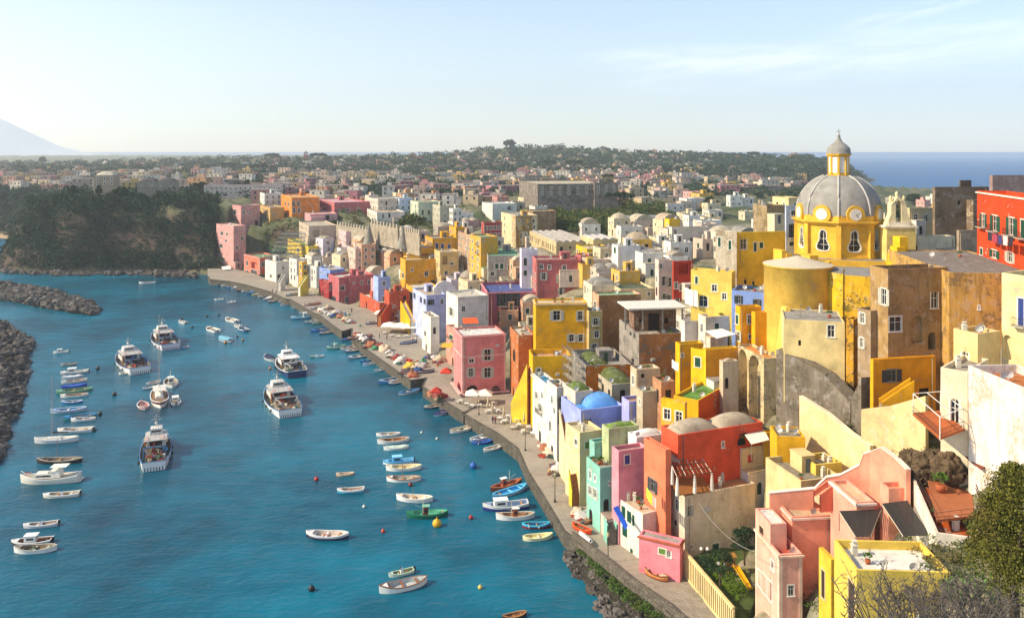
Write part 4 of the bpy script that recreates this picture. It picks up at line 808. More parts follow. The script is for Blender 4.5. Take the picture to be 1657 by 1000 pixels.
def dome():
    m=MB(); zb,zt=zc(346),zc(283); h=zt-zb; r0=7.75
    prof=[(r0*math.cos(a)**.92,h*1.03*math.sin(a)) for a in [math.radians(q) for q in range(0,78,6)]]
    rows=[]; n=64
    for r,z in prof:
        row=[]
        for j in range(n):
            t=2*math.pi*j/n; w=1+.018*abs(math.cos(4*t)); row.append((DX+r*w*math.cos(t+DA),YC+r*w*math.sin(t+DA),zb+z))
        rows.append(row)
    m.grid(rows,0,True,True); m.build('dome',GRD,church)
    for k in range(8):
        a=DA+k*math.pi/4; rb=MB(); rb.tube([(DX+(r*1.02+.05)*math.cos(a),YC+(r*1.02+.05)*math.sin(a),zb+z) for r,z in prof],.2,6); rb.build('rib',plain('b4b0a8',.7,0,.2,.5),church)
    for k in range(8):
        a=DA+math.pi/8+k*math.pi/4; nx,ny=math.cos(a),math.sin(a); d=MB(); w=MB()
        def disc(M_,r,y0,y1,zc0):
            rim=[(math.cos(2*math.pi*i/20)*r,math.sin(2*math.pi*i/20)*r) for i in range(20)]
            f=lambda x,z,y:(DX+nx*y-ny*x,YC+ny*y+nx*x,zc0+z)
            M_.face([f(x,z,y1) for x,z in rim])
            for i in range(20):
                (x0,z0),(x1,z1)=rim[i],rim[(i+1)%20]; M_.face([f(x0,z0,y0),f(x1,z1,y0),f(x1,z1,y1),f(x0,z0,y1)])
        disc(d,1.75,4.5,7.95,zc(343)); disc(w,1.12,7.9,8.03,zc(343)); w2=w
        q=d.build('roundel',CY,church); w2.build('disc',WHT,q)
        if k in (0,):
            hnd=MB(); f=lambda x,z,y:(DX+nx*y-ny*x,YC+ny*y+nx*x,zc(343)+z)
            hnd.face([f(-.05,-.1,8.06),f(.75,.35,8.06),f(.78,.28,8.06),f(0,-.2,8.06)]); hnd.face([f(0,0,8.06),f(.5,-.55,8.06),f(.42,-.6,8.06),f(-.1,-.05,8.06)]); hnd.build('clock_hand',plain('2a2622',.6),q)
    l=MB(); p=octa(1.85,0); l.prism(p,zc(284),zc(251)); lw=MB()
    for k in range(8):
        a,b=Vector(p[k]),Vector(p[(k+1)%8]); c=(a+b)/2; n=(c-Vector((DX,YC))).normalized(); d=(b-a).normalized()
        lw.box((c.x+n.x*.02,c.y+n.y*.02,zc(280)),.95,.08,zc(254)-zc(280),math.atan2(d.y,d.x),base=True)
        l.box((a.x,a.y,zc(284)),.34,.34,zc(251)-zc(284),math.atan2(a.y-YC,a.x-DX),base=True)
    for rr,z,h_ in ((2.2,zc(284)-.2,.35),(2.15,zc(253),.25),(2.4,zc(251),.25)): l.prism(octa(rr,0),z,z+h_)
    L=l.build('lantern',CY,church); lw.build('panel',WHT,L)
    cu=MB(); cu.lathe((DX,YC,zc(249)),[(2.35,0),(2.2,.25),(2.25,.7),(2.05,1.2),(1.5,1.75),(.95,2.15),(.6,2.55),(.4,3.0),(.3,3.5),(.34,3.6),(.1,3.7)],24); cu.build('cupola',GRD,church)
    x=MB(); zz=zc(219); x.box((DX,YC,zz),.16,.16,zc(208)-zz,base=True); x.box((DX,YC,zc(213)),.95,.16,.16); x.lathe((DX,YC,zz),[(0,0),(.28,.15),(.28,.3),(0,.45)],10); x.build('cross',plain('d8d6d0',.4,.3),church)
dome()
def poly2(pts): return [(P(px,300,Y).x,Y) for px,Y in pts]
def cb(nm,pts,zt,zb,mat,roof=None,parapet=0,parent=None):
    m=MB(); p=poly2(pts); m.prism(p,zb,zt); o=m.build(nm,mat,parent or church)
    if roof:
        c=Vector((sum(q[0] for q in p)/len(p),sum(q[1] for q in p)/len(p))); q2=[tuple(c+(Vector(q)-c)*.95) for q in p]
        f=MB(); f.prism(q2,zt,zt+.06); f.build('roof',roof,o)
    return o
RG=plain('8b8a88',.9,0,.3,.6,.2,.03)
# body under the drum and its arms
cb('nave',[(1300,153),(1432,149),(1462,172),(1310,176)],zc(412),30,CY,RG)
cb('nave',[(1341,147),(1440,145),(1446,154),(1340,154)],HC-(437-HY)*147/F,30,CY,RG)
cb('transept',[(1293,144.5),(1328,142.5),(1345,150),(1300,152)],HC-(430-HY)*144/F,28,stucco('e8c030',.35,'a8883a'))
# stepped scroll walls on the transept shoulder
for px,py,w in ((1262,404,8),(1270,409,9),(1280,417,12),(1310,412,14),(1322,424,10)):
    a=P(px,py,150); m=MB(); m.box((a.x,a.y,38),w/8.2,3.0,a.z-38,.2,base=True); m.build('scroll_wall',CY,church)
ap=P(1291,427,146); m=MB(); r=5.9; m.lathe((ap.x,ap.y,0),[(r,26),(r,ap.z-.35),(r+.2,ap.z-.3),(r+.2,ap.z)],40); m.build('apse',stucco('f0c45a',.3),church)
m=MB(); m.lathe((ap.x,ap.y,ap.z),[(r+.2,0),(r*.5,.7),(0,1.5)],40); m.build('apse_roof',plain('c9bda4',.9),church)
cb('side_chapel',[(1326,143),(1364,139),(1366,146),(1330,148)],HC-(441-HY)*141/F,26,stucco('e4b828',.8,'8a7a3a'),RG)
cb('side_chapel',[(1364,139.2),(1409,137),(1412,146),(1366,146)],HC-(447-HY)*138/F,26,stucco('dfb028',.9,'7a6a2a'),RG)
# round grated window of the transept
g=P(1306,460,143.2); m=MB(); 
for k in range(20): m.box((g.x+1.05*math.cos(k*.314),g.y-.06-.18*math.cos(k*.314)*-1,g.z+1.05*math.sin(k*.314)),.36,.2,.12)
m.build('window_surround',stucco('d8b860',.2),church); m=MB(); m.face([(g.x+1.0*math.cos(k*.314),g.y+.12*math.cos(k*.314),g.z+1.0*math.sin(k*.314)) for k in range(20)]); m.build('pane',GLASS,church)
m=MB()
for q in (-.5,0,.5): m.box((g.x+q,g.y-.1,g.z),.08,.08,2); m.box((g.x,g.y-.1,g.z+q),2,.08,.08)
m.build('grille',plain('4a3a22',.7),church)
# buttress fin on the apse foot
a=P(1258,580,139); m=MB(); m.prism([(a.x-.5,a.y-2.5),(a.x+2.2,a.y-2.0),(a.x+2.0,a.y+2),(a.x-.2,a.y+1.5)],27,38,top=[(a.x+1.4,a.y-.2),(a.x+2.2,a.y-.2),(a.x+2.0,a.y+2),(a.x+1.2,a.y+1.5)]); m.build('buttress',stucco('f0c45a',.3),church)
# bell gable
def bellgable():
    Yb=152; S=F/Yb; zb=lambda py: HC-(py-HY)/S; X=lambda px:(px-CX)/S
    t=thing('bell_gable','pale yellow bell gable with volutes and a hanging bell right of the church dome','bell gable',(X(1455),Yb,zb(432)))
    m=MB(); m.box((X(1453),Yb,zb(440)),X(1478)-X(1431),2.6,zb(367)-zb(440),base=True); m.build('tower_base',stucco('e6cd7a',.2),t)
    m=MB(); m.box((X(1453),Yb,zb(368)),X(1481)-X(1428),3.0,.35,base=True); m.box((X(1451),Yb,zb(366)),X(1470)-X(1436),2.0,.8,base=True); m.build('cornice',stucco('e9dfc4',.1),t)
    m=MB(); y0,y1=Yb-.75,Yb+.75
    def slab(pts):
        m.face([(X(a),y0,zb(b)) for a,b in pts]); m.face([(X(a),y1,zb(b)) for a,b in reversed(pts)])
        for i in range(len(pts)):
            a,b=pts[i],pts[(i+1)%len(pts)]; m.face([(X(a[0]),y0,zb(a[1])),(X(b[0]),y0,zb(b[1])),(X(b[0]),y1,zb(b[1])),(X(a[0]),y1,zb(a[1]))])
    slab([(1431,366),(1446,366),(1447,330),(1439,330),(1439,345),(1435,356)])           # left pier
    slab([(1456,366),(1480,366),(1474,361),(1468,352),(1465,340),(1463,330),(1455.5,330)])
    arc=[(1451.2-4.4*math.cos(k*math.pi/8),330-6*math.sin(k*math.pi/8)) for k in range(9)]
    for i in range(8): 
        a,b=arc[i],arc[i+1]; slab([a,b,(b[0]+(b[0]-1451)*.4,b[1]-3-2*math.sin((i+1)*math.pi/8)),(a[0]+(a[0]-1451)*.4,a[1]-3-2*math.sin(i*math.pi/8))])
    slab([(1441,331),(1447,331),(1446.5,325),(1441,327)]); slab([(1455.5,331),(1462,331),(1462,327),(1456,325)])
    m.build('gable',stucco('e8d9a8',.15),t)
    for px,py in ((1441,325),(1451,318),(1462,325)): 
        q=MB(); q.lathe((X(px),Yb,zb(py)),[(.3,-.2),(.2,.1),(.35,.4),(.3,.7),(0,1.0)],10); q.build('finial',stucco('e8d9a8',.15),t)
    b=MB(); b.lathe((X(1451),Yb,zb(352)),[(.62,0),(.45,.35),(.36,.9),(.2,1.15),(0,1.2)],14); b.tube([(X(1445.5),Yb,zb(341)),(X(1456.5),Yb,zb(341))],.07,5); b.tube([(X(1451),Yb,zb(342)),(X(1451),Yb,zb(336))],.06,5); b.lathe((X(1451),Yb,zb(337)),[(.42,0),(.3,.3),(.2,.6),(0,.7)],12); b.build('bell',plain('4a5a48',.4,.6),t)
bellgable()
m=MB(); 
for i,(px,py) in enumerate(((1439,424),(1444,412),(1450,400),(1456,384))):
    a=P(px,py,144); m.box((a.x+.7,a.y+i*.4,32),1.6,2.2,a.z-32,.1,base=True)
tag(m.build('stepped_buttress',stucco('e8bc24',.2),None,(70,144,32)),'bright yellow stepped buttress in front of the bell gable','buttress')
# ---------------------------------------------------------------- right hand side of the town
H(1367,522,600,1268,1371,74,'e6cf92','cream lower church house with two dark windows over the grey retaining wall',Y=129,W='L 1303 524 8 18 d;L 1345 536 10 18 w;L 1294 555 4 8 d',ar=0,rc='97928a',clutter=0,wear=.3,par=.15,zb=24)
H(1381,517,600,1369,1393,40,'c8932a','narrow ochre part with dark moss stains between cream house and brown tower',Y=127,W='L 1376 512 3 9 w;R 1388 535 4 10 k',wear=.95,under='4a4234',clutter=0,al=0)
H(1409,503,600,1388,1437,20,'9c8466','brown stuccoed lower tower with a terracotta parapet and white framed windows',Y=121,W='L 1395 515 6 15 k;L 1394 555 5 14 k',ar=0,rc='d08a50',wear=.5,under='6a5844',clutter=0)
H(1437,436,640,1408,1534,12,'ab8a58','tall brown weathered house with white framed windows right of the church',Y=119,W='R 1449 524 18 23 w;R 1447 567 22 27 w;R 1512 486 9 24 r;R 1508 552 11 26 A;R 1484 533 17 40 a;L 1430 480 8 24 k',wear=.8,under='8a6c48',rc='5a5650',clutter=0,par=.9)
H(1413,582,680,1408,1514,12,'eda41a','orange yellow lower storey of the brown tower house with one grey shuttered window',Y=117.5,W='R 1443 608 14 18 q;R 1495 640 14 22 d',al=0,clutter=0,wear=.1,rc='77706a',par=.3)
H(1536,441,600,'m28',1700,-8,'c69a4e','ochre brown wall building under the flat church terrace',Y=118,W='R 1584 498 2 6 w',ar=None,al=0,wear=.9,under='8a704a',rc='7d756c',clutter=0,par=.15)
H(1750,458,640,1621,1800,30,'ead49a','cream house with a blue shuttered balcony at the right edge',Y=90,W='L 1652 505 8 40 bB;L 1630 562 11 36 a;L 1653 607 10 10 w',ar=0,clutter=0,wear=.15)
H(1582,540,620,1543,1619,22,'e6c88a','cream cube with a small arched window left of the right edge house',Y=96,W='L 1562 583 9 26 r;R 1600 557 0 0 w',ar=0,clutter=0,rc='b09a78',wear=.15)
H(1566,602,720,1522,1600,45,'e4d3b2','cream front with a white arched blue door above the rock balcony',Y=90,W='L 1545 665 12 36 r;L 1530 655 0 0 w',ar=0,clutter=0,wear=.2)
H(1700,645,800,1567,1790,5,'e2d6ca','long bare white wall with peeling plaster at the right edge',Y=77,al=0,ar=0,wear=.75,under='c4ab92',rc='b8703c',clutter=0,par=.9)
H(1734,329,430,1581,1800,-12,'d0481e','red palace with green shutters, white cornice and laundry on its balconies at the right edge',Y=105.8,ar=0,W='L 1591 357 5 19 sB;L 1610 362 7 22 sB;L 1637 367 8 25 sB;L 1656 371 8 26 gB;L 1588 407 4 10 g;L 1609 411 7 12 s;L 1634 417 7 14 k',cornice='e6dcc8',wear=.12,clutter=0,par=.8,rc='a08a7a')
H(1606,284,345,1601,1800,6,'9a8078','dull mauve brown block rising behind the red palace',Y=168,ar=0,al=0,clutter=1)
H(1513,303,350,1509,1600,8,'84705a','dark bare brown building left behind the red palace',Y=172,W='R 1552 328 4 6 d',al=0,wear=.6,under='5f4e3a',rc='6c6258')
H(1554,292,320,1552,1572,8,'6d5c4a','small dark roof tower on the bare brown building',Y=176,ar=0,al=0,clutter=0)
H(1486,385,430,1470,1545,22,'d8c8a8','jumbled cream and white house with small chimneys behind the bell gable',Y=162,W='R 1487 360 5 14 k;R 1500 368 6 8 d',wear=.5)
H(1552,373,432,1548,1582,8,'a3917a','old stone house with a beehive chimney left of the red palace',Y=150,W='R 1567 413 9 8 d',wear=.8,under='7d6b55')
H(1432,345,400,1425,1446,10,'c7bda8','pale grey house with one window between dome and bell gable',Y=185,kinds='w')
H(1472,337,380,1465,1510,16,'c9b68c','straw coloured house behind the bell gable',Y=190,kinds='wk')
# salmon houses and the near terraces
H(1261,897,1010,1223,1298,6,'eeae98','pale salmon lower house with blue windows and a clay tile awning',Y=98,W='L 1229 935 5 24 w;L 1237 945 5 26 k;L 1246 955 5 28 w;L 1230 985 5 30 d;L 1250 915 4 12 w;R 1280 955 8 16 w',ar=0,clutter=0,wear=.1,rc='b8503a',trim='ecc9b0',zb=3,par=.8)
H(1246.5,848,905,1222.5,1273,6,'ecab94','salmon middle storey with green shuttered windows over the pale salmon lower house',Y=100.5,W='L 1232 862 6 20 n;L 1238 868 5 20 y',ar=0,clutter=0,rc='e2d8cc',wear=.1,par=.15)
H(1282,836,960,1245,1361,5,'e89c80','salmon orange main house with a tiled roof terrace and small stairs',Y=101.5,W='R 1310 870 0 0 w',al=0,ar=0,clutter=0,wear=.06,rc='c9ab86',trim=None,cornice='eccfbe',par=.45)
H(1386,812,870,1344,1415,5,'eaa48c','upper salmon terrace block with a pale tiled floor behind the pergola roofs',Y=95,al=0,ar=0,clutter=0,wear=.06,rc='cfb08a',cornice='f0dcd0',par=.45)
H(1438,790,850,1424,1470,4,'e8a085','small salmon roof kiosk with a pale doorway beside the white wall',Y=94,W='R 1442 800 0 0 w;L 1431 787 8 14 d',clutter=0,ar=0,wear=.05,rc='d8905c')
H(1515,862,940,'m16',1592,-18,'e8dcc8','white walled house block carrying the terracotta roof terrace at the right',Y=80.7,al=0,ar=0,clutter=0,wear=.3,rc='b8551e',par=.9)
H(1386,922,1010,1350,1538,-3,'ecc858','yellow house with a big white parapet terrace at the bottom right',Y=75,W='L 1362 930 0 0 w;L 1378 975 9 60 n',ar=0,clutter=0,wear=.15,rc='e8e0d2',par=.8)
H(1345,905,1010,1325,1352,6,'e6b83a','narrow golden yellow entrance wing with a clay tiled eave',Y=83,W='L 1332 945 5 40 n',ar=0,clutter=0,rc='b8704a',wear=.1)
# ---------------------------------------------------------------- infill and the far town
CN={'ddd6ca':'white','e4dfd6':'bright white','d9c9a4':'cream','d4c0ae':'beige','d99a92':'dusty pink','dcae4c':'yellow','a99e90':'grey','dba680':'peach','cfc6d2':'pale lilac','b9a583':'sandy','bc6a58':'red','c9d0c4':'pale green','c98a84':'pink','d8a050':'ochre','e0cdbd':'pale pink'}
ORD=['first','second','third','fourth','fifth','sixth','seventh','eighth','ninth','tenth','eleventh','twelfth','thirteenth','fourteenth','fifteenth','sixteenth','seventeenth','eighteenth','nineteenth','twentieth']
SKY_CELLS={}
def rank(items, phrase, noun, rnd=None):
    by={}
    for px,o,cn in items: by.setdefault(cn,[]).append((px,o))
    for cn,l in by.items():
        l.sort(key=lambda q:q[0])
        for i,(px,o) in enumerate(l):
            pre='the only' if len(l)==1 else ((ORD[i] if i<20 else '%dth'%(i+1))+' from left of the')
            o['label']=('%s %s %s %s'%(pre.replace('the only','lone'),cn,noun if len(l)==1 else noun+'s',phrase))
def foot(h): 
    c=(Vector((h['C'].x,h['C'].y))+Vector((h['D'].x,h['D'].y)))/2; return c, math.hypot(h['WL'],h['WR'])/2
FP=[foot(h) for h in HOUSES]+[(Vector((DX,YC)),12),(Vector((60,146)),8)]
def free(c,r,k=.72): return all((c-q).length>(r+s)*k for q,s in FP)
def infill(x0,x1,y0,y1,n,phrase,pal,phi,hh=(4.5,8),ww=(5,9),group=None,ymin=0,k=.72,kinds='wwkgd'):
    its=[]; tries=0
    while len(its)<n and tries<n*30:
        tries+=1; px,py=R.uniform(x0,x1),R.uniform(y0,y1); C=ground(px,py,ymin)
        W_,D_,h=R.uniform(*ww),R.uniform(*ww),R.uniform(*hh); ph=math.radians(phi+R.uniform(-8,8)); dl=Vector((-math.sin(ph),math.cos(ph))); dr=Vector((math.cos(ph),math.sin(ph)))
        ctr=C.to_2d()+dl*D_/2+dr*W_/2; r=math.hypot(W_,D_)/2
        if not free(ctr,r,k): continue
        c=R.choice(pal); zt=C.z+h; yt=HY+(HC-zt)*F/C.y
        rf=R.choice(['f','f','f','f','v1','v2','b1']) if C.y<430 else 'f'
        hs=H(px,yt,py,'m%f'%D_,'m%f'%W_,math.degrees(ph),c,'x',Y=C.y,wear=R.uniform(.25,.75),roof=rf,clutter=1,group=group,kinds=kinds,par=R.uniform(.3,.8))
        FP.append(foot(hs)); its.append((px,hs['root'],CN[c]))
    rank(its,phrase,'house')
WPAL=['ddd6ca','e4dfd6','ddd6ca','d9c9a4','d4c0ae','e0cdbd','dba680','cfc6d2']
UPAL=['ddd6ca','d9c9a4','d4c0ae','d99a92','dcae4c','a99e90','b9a583','e0cdbd','e4dfd6']
g1='small houses stepping down the slope'; g2='upper town houses'; g3='houses of the far town'
infill(500,600,400,462,14,'low on the far slope',WPAL,36,group=g1,ymin=300)
infill(560,665,392,450,14,'on the slope below the battlement wall',WPAL,28,group=g1,ymin=270,k=.66)
infill(655,760,352,400,10,'above the golden yellow houses',UPAL,22,group=g1,ymin=300)
infill(640,770,440,545,12,'above the restaurants, below the golden house',WPAL,24,group=g1,ymin=200,k=.62)
infill(940,1090,412,470,14,'between rose palace and brick red house',['ddd6ca','d9c9a4','d4c0ae','e4dfd6','dcae4c'],12,group=g1,ymin=180,k=.64)
infill(930,1100,385,412,6,'behind the long garden wall',['ddd6ca','d9c9a4','d4c0ae'],12,group=g1,ymin=230)
infill(1120,1240,372,430,9,'just left of the church drum',['ddd6ca','d9c9a4','d4c0ae','dcae4c','e4dfd6'],14,group=g1,ymin=165,k=.62)
infill(960,1230,545,640,9,'below the unfinished concrete house',['b9a583','d9c9a4','dcae4c','d4c0ae','ddd6ca'],12,group=g1,ymin=130,k=.58,ww=(4,6),hh=(3.5,6))
infill(690,845,430,462,6,'between the ochre block and rose palace',['d9c9a4','d4c0ae','ddd6ca','e0cdbd','dba680'],20,group=g1,ymin=215,k=.55,ww=(4,8),hh=(4,8))
infill(1000,1190,475,560,9,'in the gaps around the unfinished house',['b9a583','d9c9a4','dcae4c','d4c0ae','ddd6ca','e0cdbd'],10,group=g1,ymin=150,k=.55,ww=(4,7),hh=(4,7))
infill(800,970,450,560,7,'around the back of the saffron house',['b9a583','d9c9a4','d4c0ae','ddd6ca','dba680'],10,group=g1,ymin=195,k=.55,ww=(4,7),hh=(4,7))
infill(1100,1290,335,372,15,'on the row left of the dome',UPAL,14,group=g2,ymin=220,k=.7)
infill(1440,1600,330,400,9,'behind the bell gable on the seaward side',UPAL,12,group=g2,ymin=180,k=.62)
infill(420,700,318,345,9,'in the upper row above the far quay',UPAL+['c98a84','bc6a58','d8a050'],28,group=g2,ymin=460,hh=(5,8),k=.62)
infill(640,880,318,350,8,'in the upper row behind the golden houses',UPAL+['c98a84','c9d0c4'],20,group=g2,ymin=380,hh=(5,8),k=.62)
infill(860,1110,298,330,7,'beyond the wooded garden',UPAL+['c98a84','c9d0c4','bc6a58'],14,group=g2,ymin=460,hh=(5,9),ww=(7,13),k=.62)
infill(1090,1300,296,335,8,'well beyond and left of the dome',UPAL+['c98a84','d8a050'],12,group=g2,ymin=330,hh=(5,9),ww=(7,12),k=.6)
infill(1430,1640,318,335,8,'on the shore behind the bell gable',['ddd6ca','d9c9a4','a99e90'],12,group=g2,ymin=330,hh=(4,6),k=.62)
# named large buildings of the far town
H(330,300,318,240,455,8,'cbb8b0','long pale school like building with many arched windows in a row beyond the cliff',Y=560,ar=(2,16,'w'),al=(1,2,'w'),rc='a88a7c',clutter=0)
H(345,288,300,336,357,10,'c8a090','small pink tower block on the long school like building',Y=572,clutter=0)
H(150,292,300,140,186,10,'cfc0a6','cream flat villa above the treetops of the cliff',Y=640,clutter=0)
H(152,284,312,143,186,10,'a8927c','old brown villa with a small dome standing over the wooded cliff',Y=510,ar=(2,3,'w'),roof='v1',clutter=0)
H(222,294,316,215,284,10,'8f8676','old grey villa with dark domes and an arched window over the cliff',Y=505,ar=(1,4,'r'),roof='v2',rc='4d4a48',clutter=0)
H(733,306,324,727,784,12,'d9977c','peach terracotta roofed row house in the valley behind the town',Y=620,clutter=0,ar=(1,6,'w'))
H(870,298,335,840,985,10,'857a6e','big dark grey ruin like block with tall dark windows above the wooded garden',Y=470,ar=(2,8,'w'),al=(2,3,'w'),wear=.9,under='5a5248',clutter=0)
H(962,296,332,955,1000,10,'8a7d70','dark brown grey house attached right of the big ruin like block',Y=474,ar=(2,3,'w'),wear=.8,under='5a5248',clutter=0)
def farhouse(px,C,w,d,h,ph,c,grp):
    dl=Vector((-math.sin(ph),math.cos(ph))); dr=Vector((math.cos(ph),math.sin(ph))); c2=C.to_2d(); root=thing('house','x','house',(c2.x,c2.y,C.z-2),grp)
    m=MB(); q=[c2,c2+dr*w,c2+dr*w+dl*d,c2+dl*d]; m.prism([tuple(p) for p in q],C.z-3,C.z+h); m.build('wall',stucco(c,.3),root)
    r=MB(); cc=(q[0]+q[2])/2; r.box((cc.x,cc.y,C.z+h+.0),w+.3,d+.3,.3,ph,base=True); r.build('roof',stucco(R.choice(['b8ab92','9a8a7a','a8765c','8f8a80']),.3),root)
    n=max(1,int(w/4)); rows=max(1,int(h/3.2))
    for j in range(rows):
        for i in range(n):
            if R.random()<.2: continue
            p=c2+dr*(w*(i+.5)/n); k='d' if R.random()<.4 else 'w'; me,gme,sh,ww_,hh_=winmesh('w',1.2,1.6)
            o=put(gme,'window',root,(p.x-c2.x,p.y-c2.y,2+h-2.4-j*3.1),math.atan2(-dr.y,-dr.x)); o.location.x+=dr.y*.0; o.scale=(1,1,1)
            o.location=Vector(o.location)+Vector((math.sin(ph),-math.cos(ph),0))*.2
    return root
def fartown(x0,x1,y0,y1,n,phrase,pal,ymin,ymax):
    its=[]; t=0
    while len(its)<n and t<n*25:
        t+=1; px,py=R.uniform(x0,x1),R.uniform(y0,y1); C=ground(px,py,ymin)
        if C.y>ymax: continue
        w,d,h=R.uniform(8,18),R.uniform(7,11),R.uniform(3.5,7.5)
        if not free(C.to_2d(),math.hypot(w,d)/2,.75): continue
        FP.append((C.to_2d(),math.hypot(w,d)/2)); c=R.choice(pal); its.append((px,farhouse(px,C,w,d,h,math.radians(R.uniform(-20,30)),c,g3),CN[c]))
    rank(its,phrase,'house')
def distant(n0,x0,x1,y0,y1,ymin,ymax,lab,w0=8,w1=22,f=None):
    pal=['c9bfb0','c4b090','b8a090','b98a80','8d8478','cfc8bc','b8906c','b0747c','c0a060']; mats=[stucco(c,.3) for c in pal]+[GLASS,stucco('a8948a',.3)]; m=MB(); n=t=0
    while n<n0 and t<n0*30:
        t+=1; px,py=R.uniform(x0,x1),R.uniform(y0,y1); C=ground(px,py,ymin)
        if C.y>ymax or C.z<8 or (f and not f(px,C.y)): continue
        w,d,h=R.uniform(w0,w1),R.uniform(7,11),R.uniform(3.5,8); ph=R.uniform(-.4,.5); r=math.hypot(w,d)/2
        if C.y<1100:
            if not free(C.to_2d(),r,.7): continue
            FP.append((C.to_2d(),r))
        mi=R.choice([0,0,1,1,2,2,3,4,5,6,7,8]); m.box((C.x,C.y,C.z-2),w,d,h+2,ph,mi,True); m.box((C.x,C.y,C.z+h),w+.3,d+.3,.35,ph,10,True); n+=1
        if R.random()<.4: m.box((C.x+R.uniform(-.2,.2)*w,C.y,C.z+h+.35),w*.35,d*.4,2.4,ph,mi,True)
        for j in range(max(1,int(h/3.2))):
            k=max(1,int(w/4))
            for i in range(k):
                if R.random()<.15: continue
                x=-w/2+w*(i+.5)/k; m.box((C.x+x*math.cos(ph)+math.sin(ph)*d/2,C.y+x*math.sin(ph)-math.cos(ph)*d/2,C.z+h-2.6-j*3.1),1.1,.2,1.6,ph,9,True)
    o=m.build('distant_town',mats); tag(o,lab,'distant houses',kind='stuff')
distant(150,-10,760,266,310,500,1250,'closely packed houses of the far town on the left half of the plain')
distant(130,740,1300,268,312,460,1300,'closely packed houses of the far town on the right half of the plain')
distant(70,420,1110,300,335,420,700,'roofs of the nearer back streets behind the upper row',6,12)
distant(420,-20,1300,236,300,1000,2400,'haze softened mass of tiny houses scattered over the far plain and hill',f=lambda px,Y:not((px>1150 and R.random()<.75) or (760<px<1100 and Y>1650 and R.random()<.8)))
# ---------------------------------------------------------------- greenery
L1=leafmat('1c3022','38523a','34402a'); L2=leafmat('2b3d1c','55682c','6a6038'); L3=leafmat('1c2e1a','30452a'); L4=leafmat('3d5a1e','7d9c30'); L5=leafmat('4a4436','6d6452')
def scatter(n,x0,x1,y0,y1,f,ymin=0,ymax=9e9):
    out=[]; t=0
    while len(out)<n and t<n*6:
        t+=1; px,py=R.uniform(x0,x1),R.uniform(y0,y1)
        if f and not f(px,py): continue
        C=ground(px,py,ymin)
        if C.y>ymax or C.z<1: continue
        out.append(tuple(C))
    return np.array(out)
def clear(pts,k=.8):
    FX=np.array([(c.x,c.y,r) for c,r in FP]); d=np.hypot(pts[:,None,0]-FX[None,:,0],pts[:,None,1]-FX[None,:,1]); return pts[(d>FX[None,:,2]*k).all(1)]
def wood(name,pts,r0,r1,n,size,mat,lab,cat):
    rad=NR.uniform(r0,r1,len(pts)); c=pts.copy(); c[:,2]+=rad*.55
    o=npmesh(name,clumps(c,rad,n,size),mat); tag(o,lab,cat,kind='stuff'); return o
# wooded cliff of the far left
xs=NR.uniform(-210,-128,0)
def cliffpts(n):
    out=[]
    while len(out)<n:
        px,py=R.uniform(-8,352),R.uniform(302,438)
        f=.35 if 95<px<330 and 345<py<415 else 1.0
        if math.sin(px*.045+py*.06)+math.sin(px*.021-py*.09+1)>.55: f*=.35
        if R.random()>f: continue
        C=ground(px,py,380)
        if C.y>620 or C.z<.8: continue
        out.append(tuple(C))
    return np.array(out)
wood('cliff_scrub',cliffpts(2600),1.4,3.6,34,.95,L1,'dark green scrub and trees covering the sea cliff left of the pink tower','scrub')
wood('cliff_top_wood',scatter(420,-10,350,305,335,None,440,640),2,4,60,1.2,L3,'dark wood along the top of the far left cliff','wood')
wood('far_left_scrub',scatter(700,-20,75,290,380,None,500,1000),2,4.5,26,1.6,L1,'hazy scrub on the land behind the sea cliff at the far left','scrub')
# valley wood and general far trees
wood('garden_wood',clear(scatter(420,880,1090,312,384,lambda x,y:y<384-abs(x-980)*.1,255,520),.9),2.2,4.4,70,.95,L2,'leafy wooded garden behind the rose palace and vaulted roofs','wood')
wood('plain_trees',clear(scatter(3600,-20,1330,250,322,None,480,1500)),2.5,5.5,26,2.0,L1,'scattered groves between the houses of the far plain','grove')
wood('hill_wood',scatter(3600,-20,1400,236,290,lambda x,y:(x>1120 or R.random()<.75),1150,2500),5,10,18,4.0,L1,'woods on the far ridge, the green hill and the headland','wood')
wood('slope_scrub',clear(scatter(500,420,760,330,400,None,330,500)),.8,2.4,30,.7,L2,'bushes in the gardens between the upper left houses','bushes')
wood('slope_weeds',clear(scatter(380,1180,1560,560,760,None,80,150),.75),.3,1.1,60,.28,L2,'weeds and bushes on the rocky slope below the church','bushes')
wood('near_slope_scrub',clear(scatter(420,1290,1657,700,1000,None,50,110),.6),.4,1.2,70,.22,L2,'scrub on the near slope among the terraces','bushes')
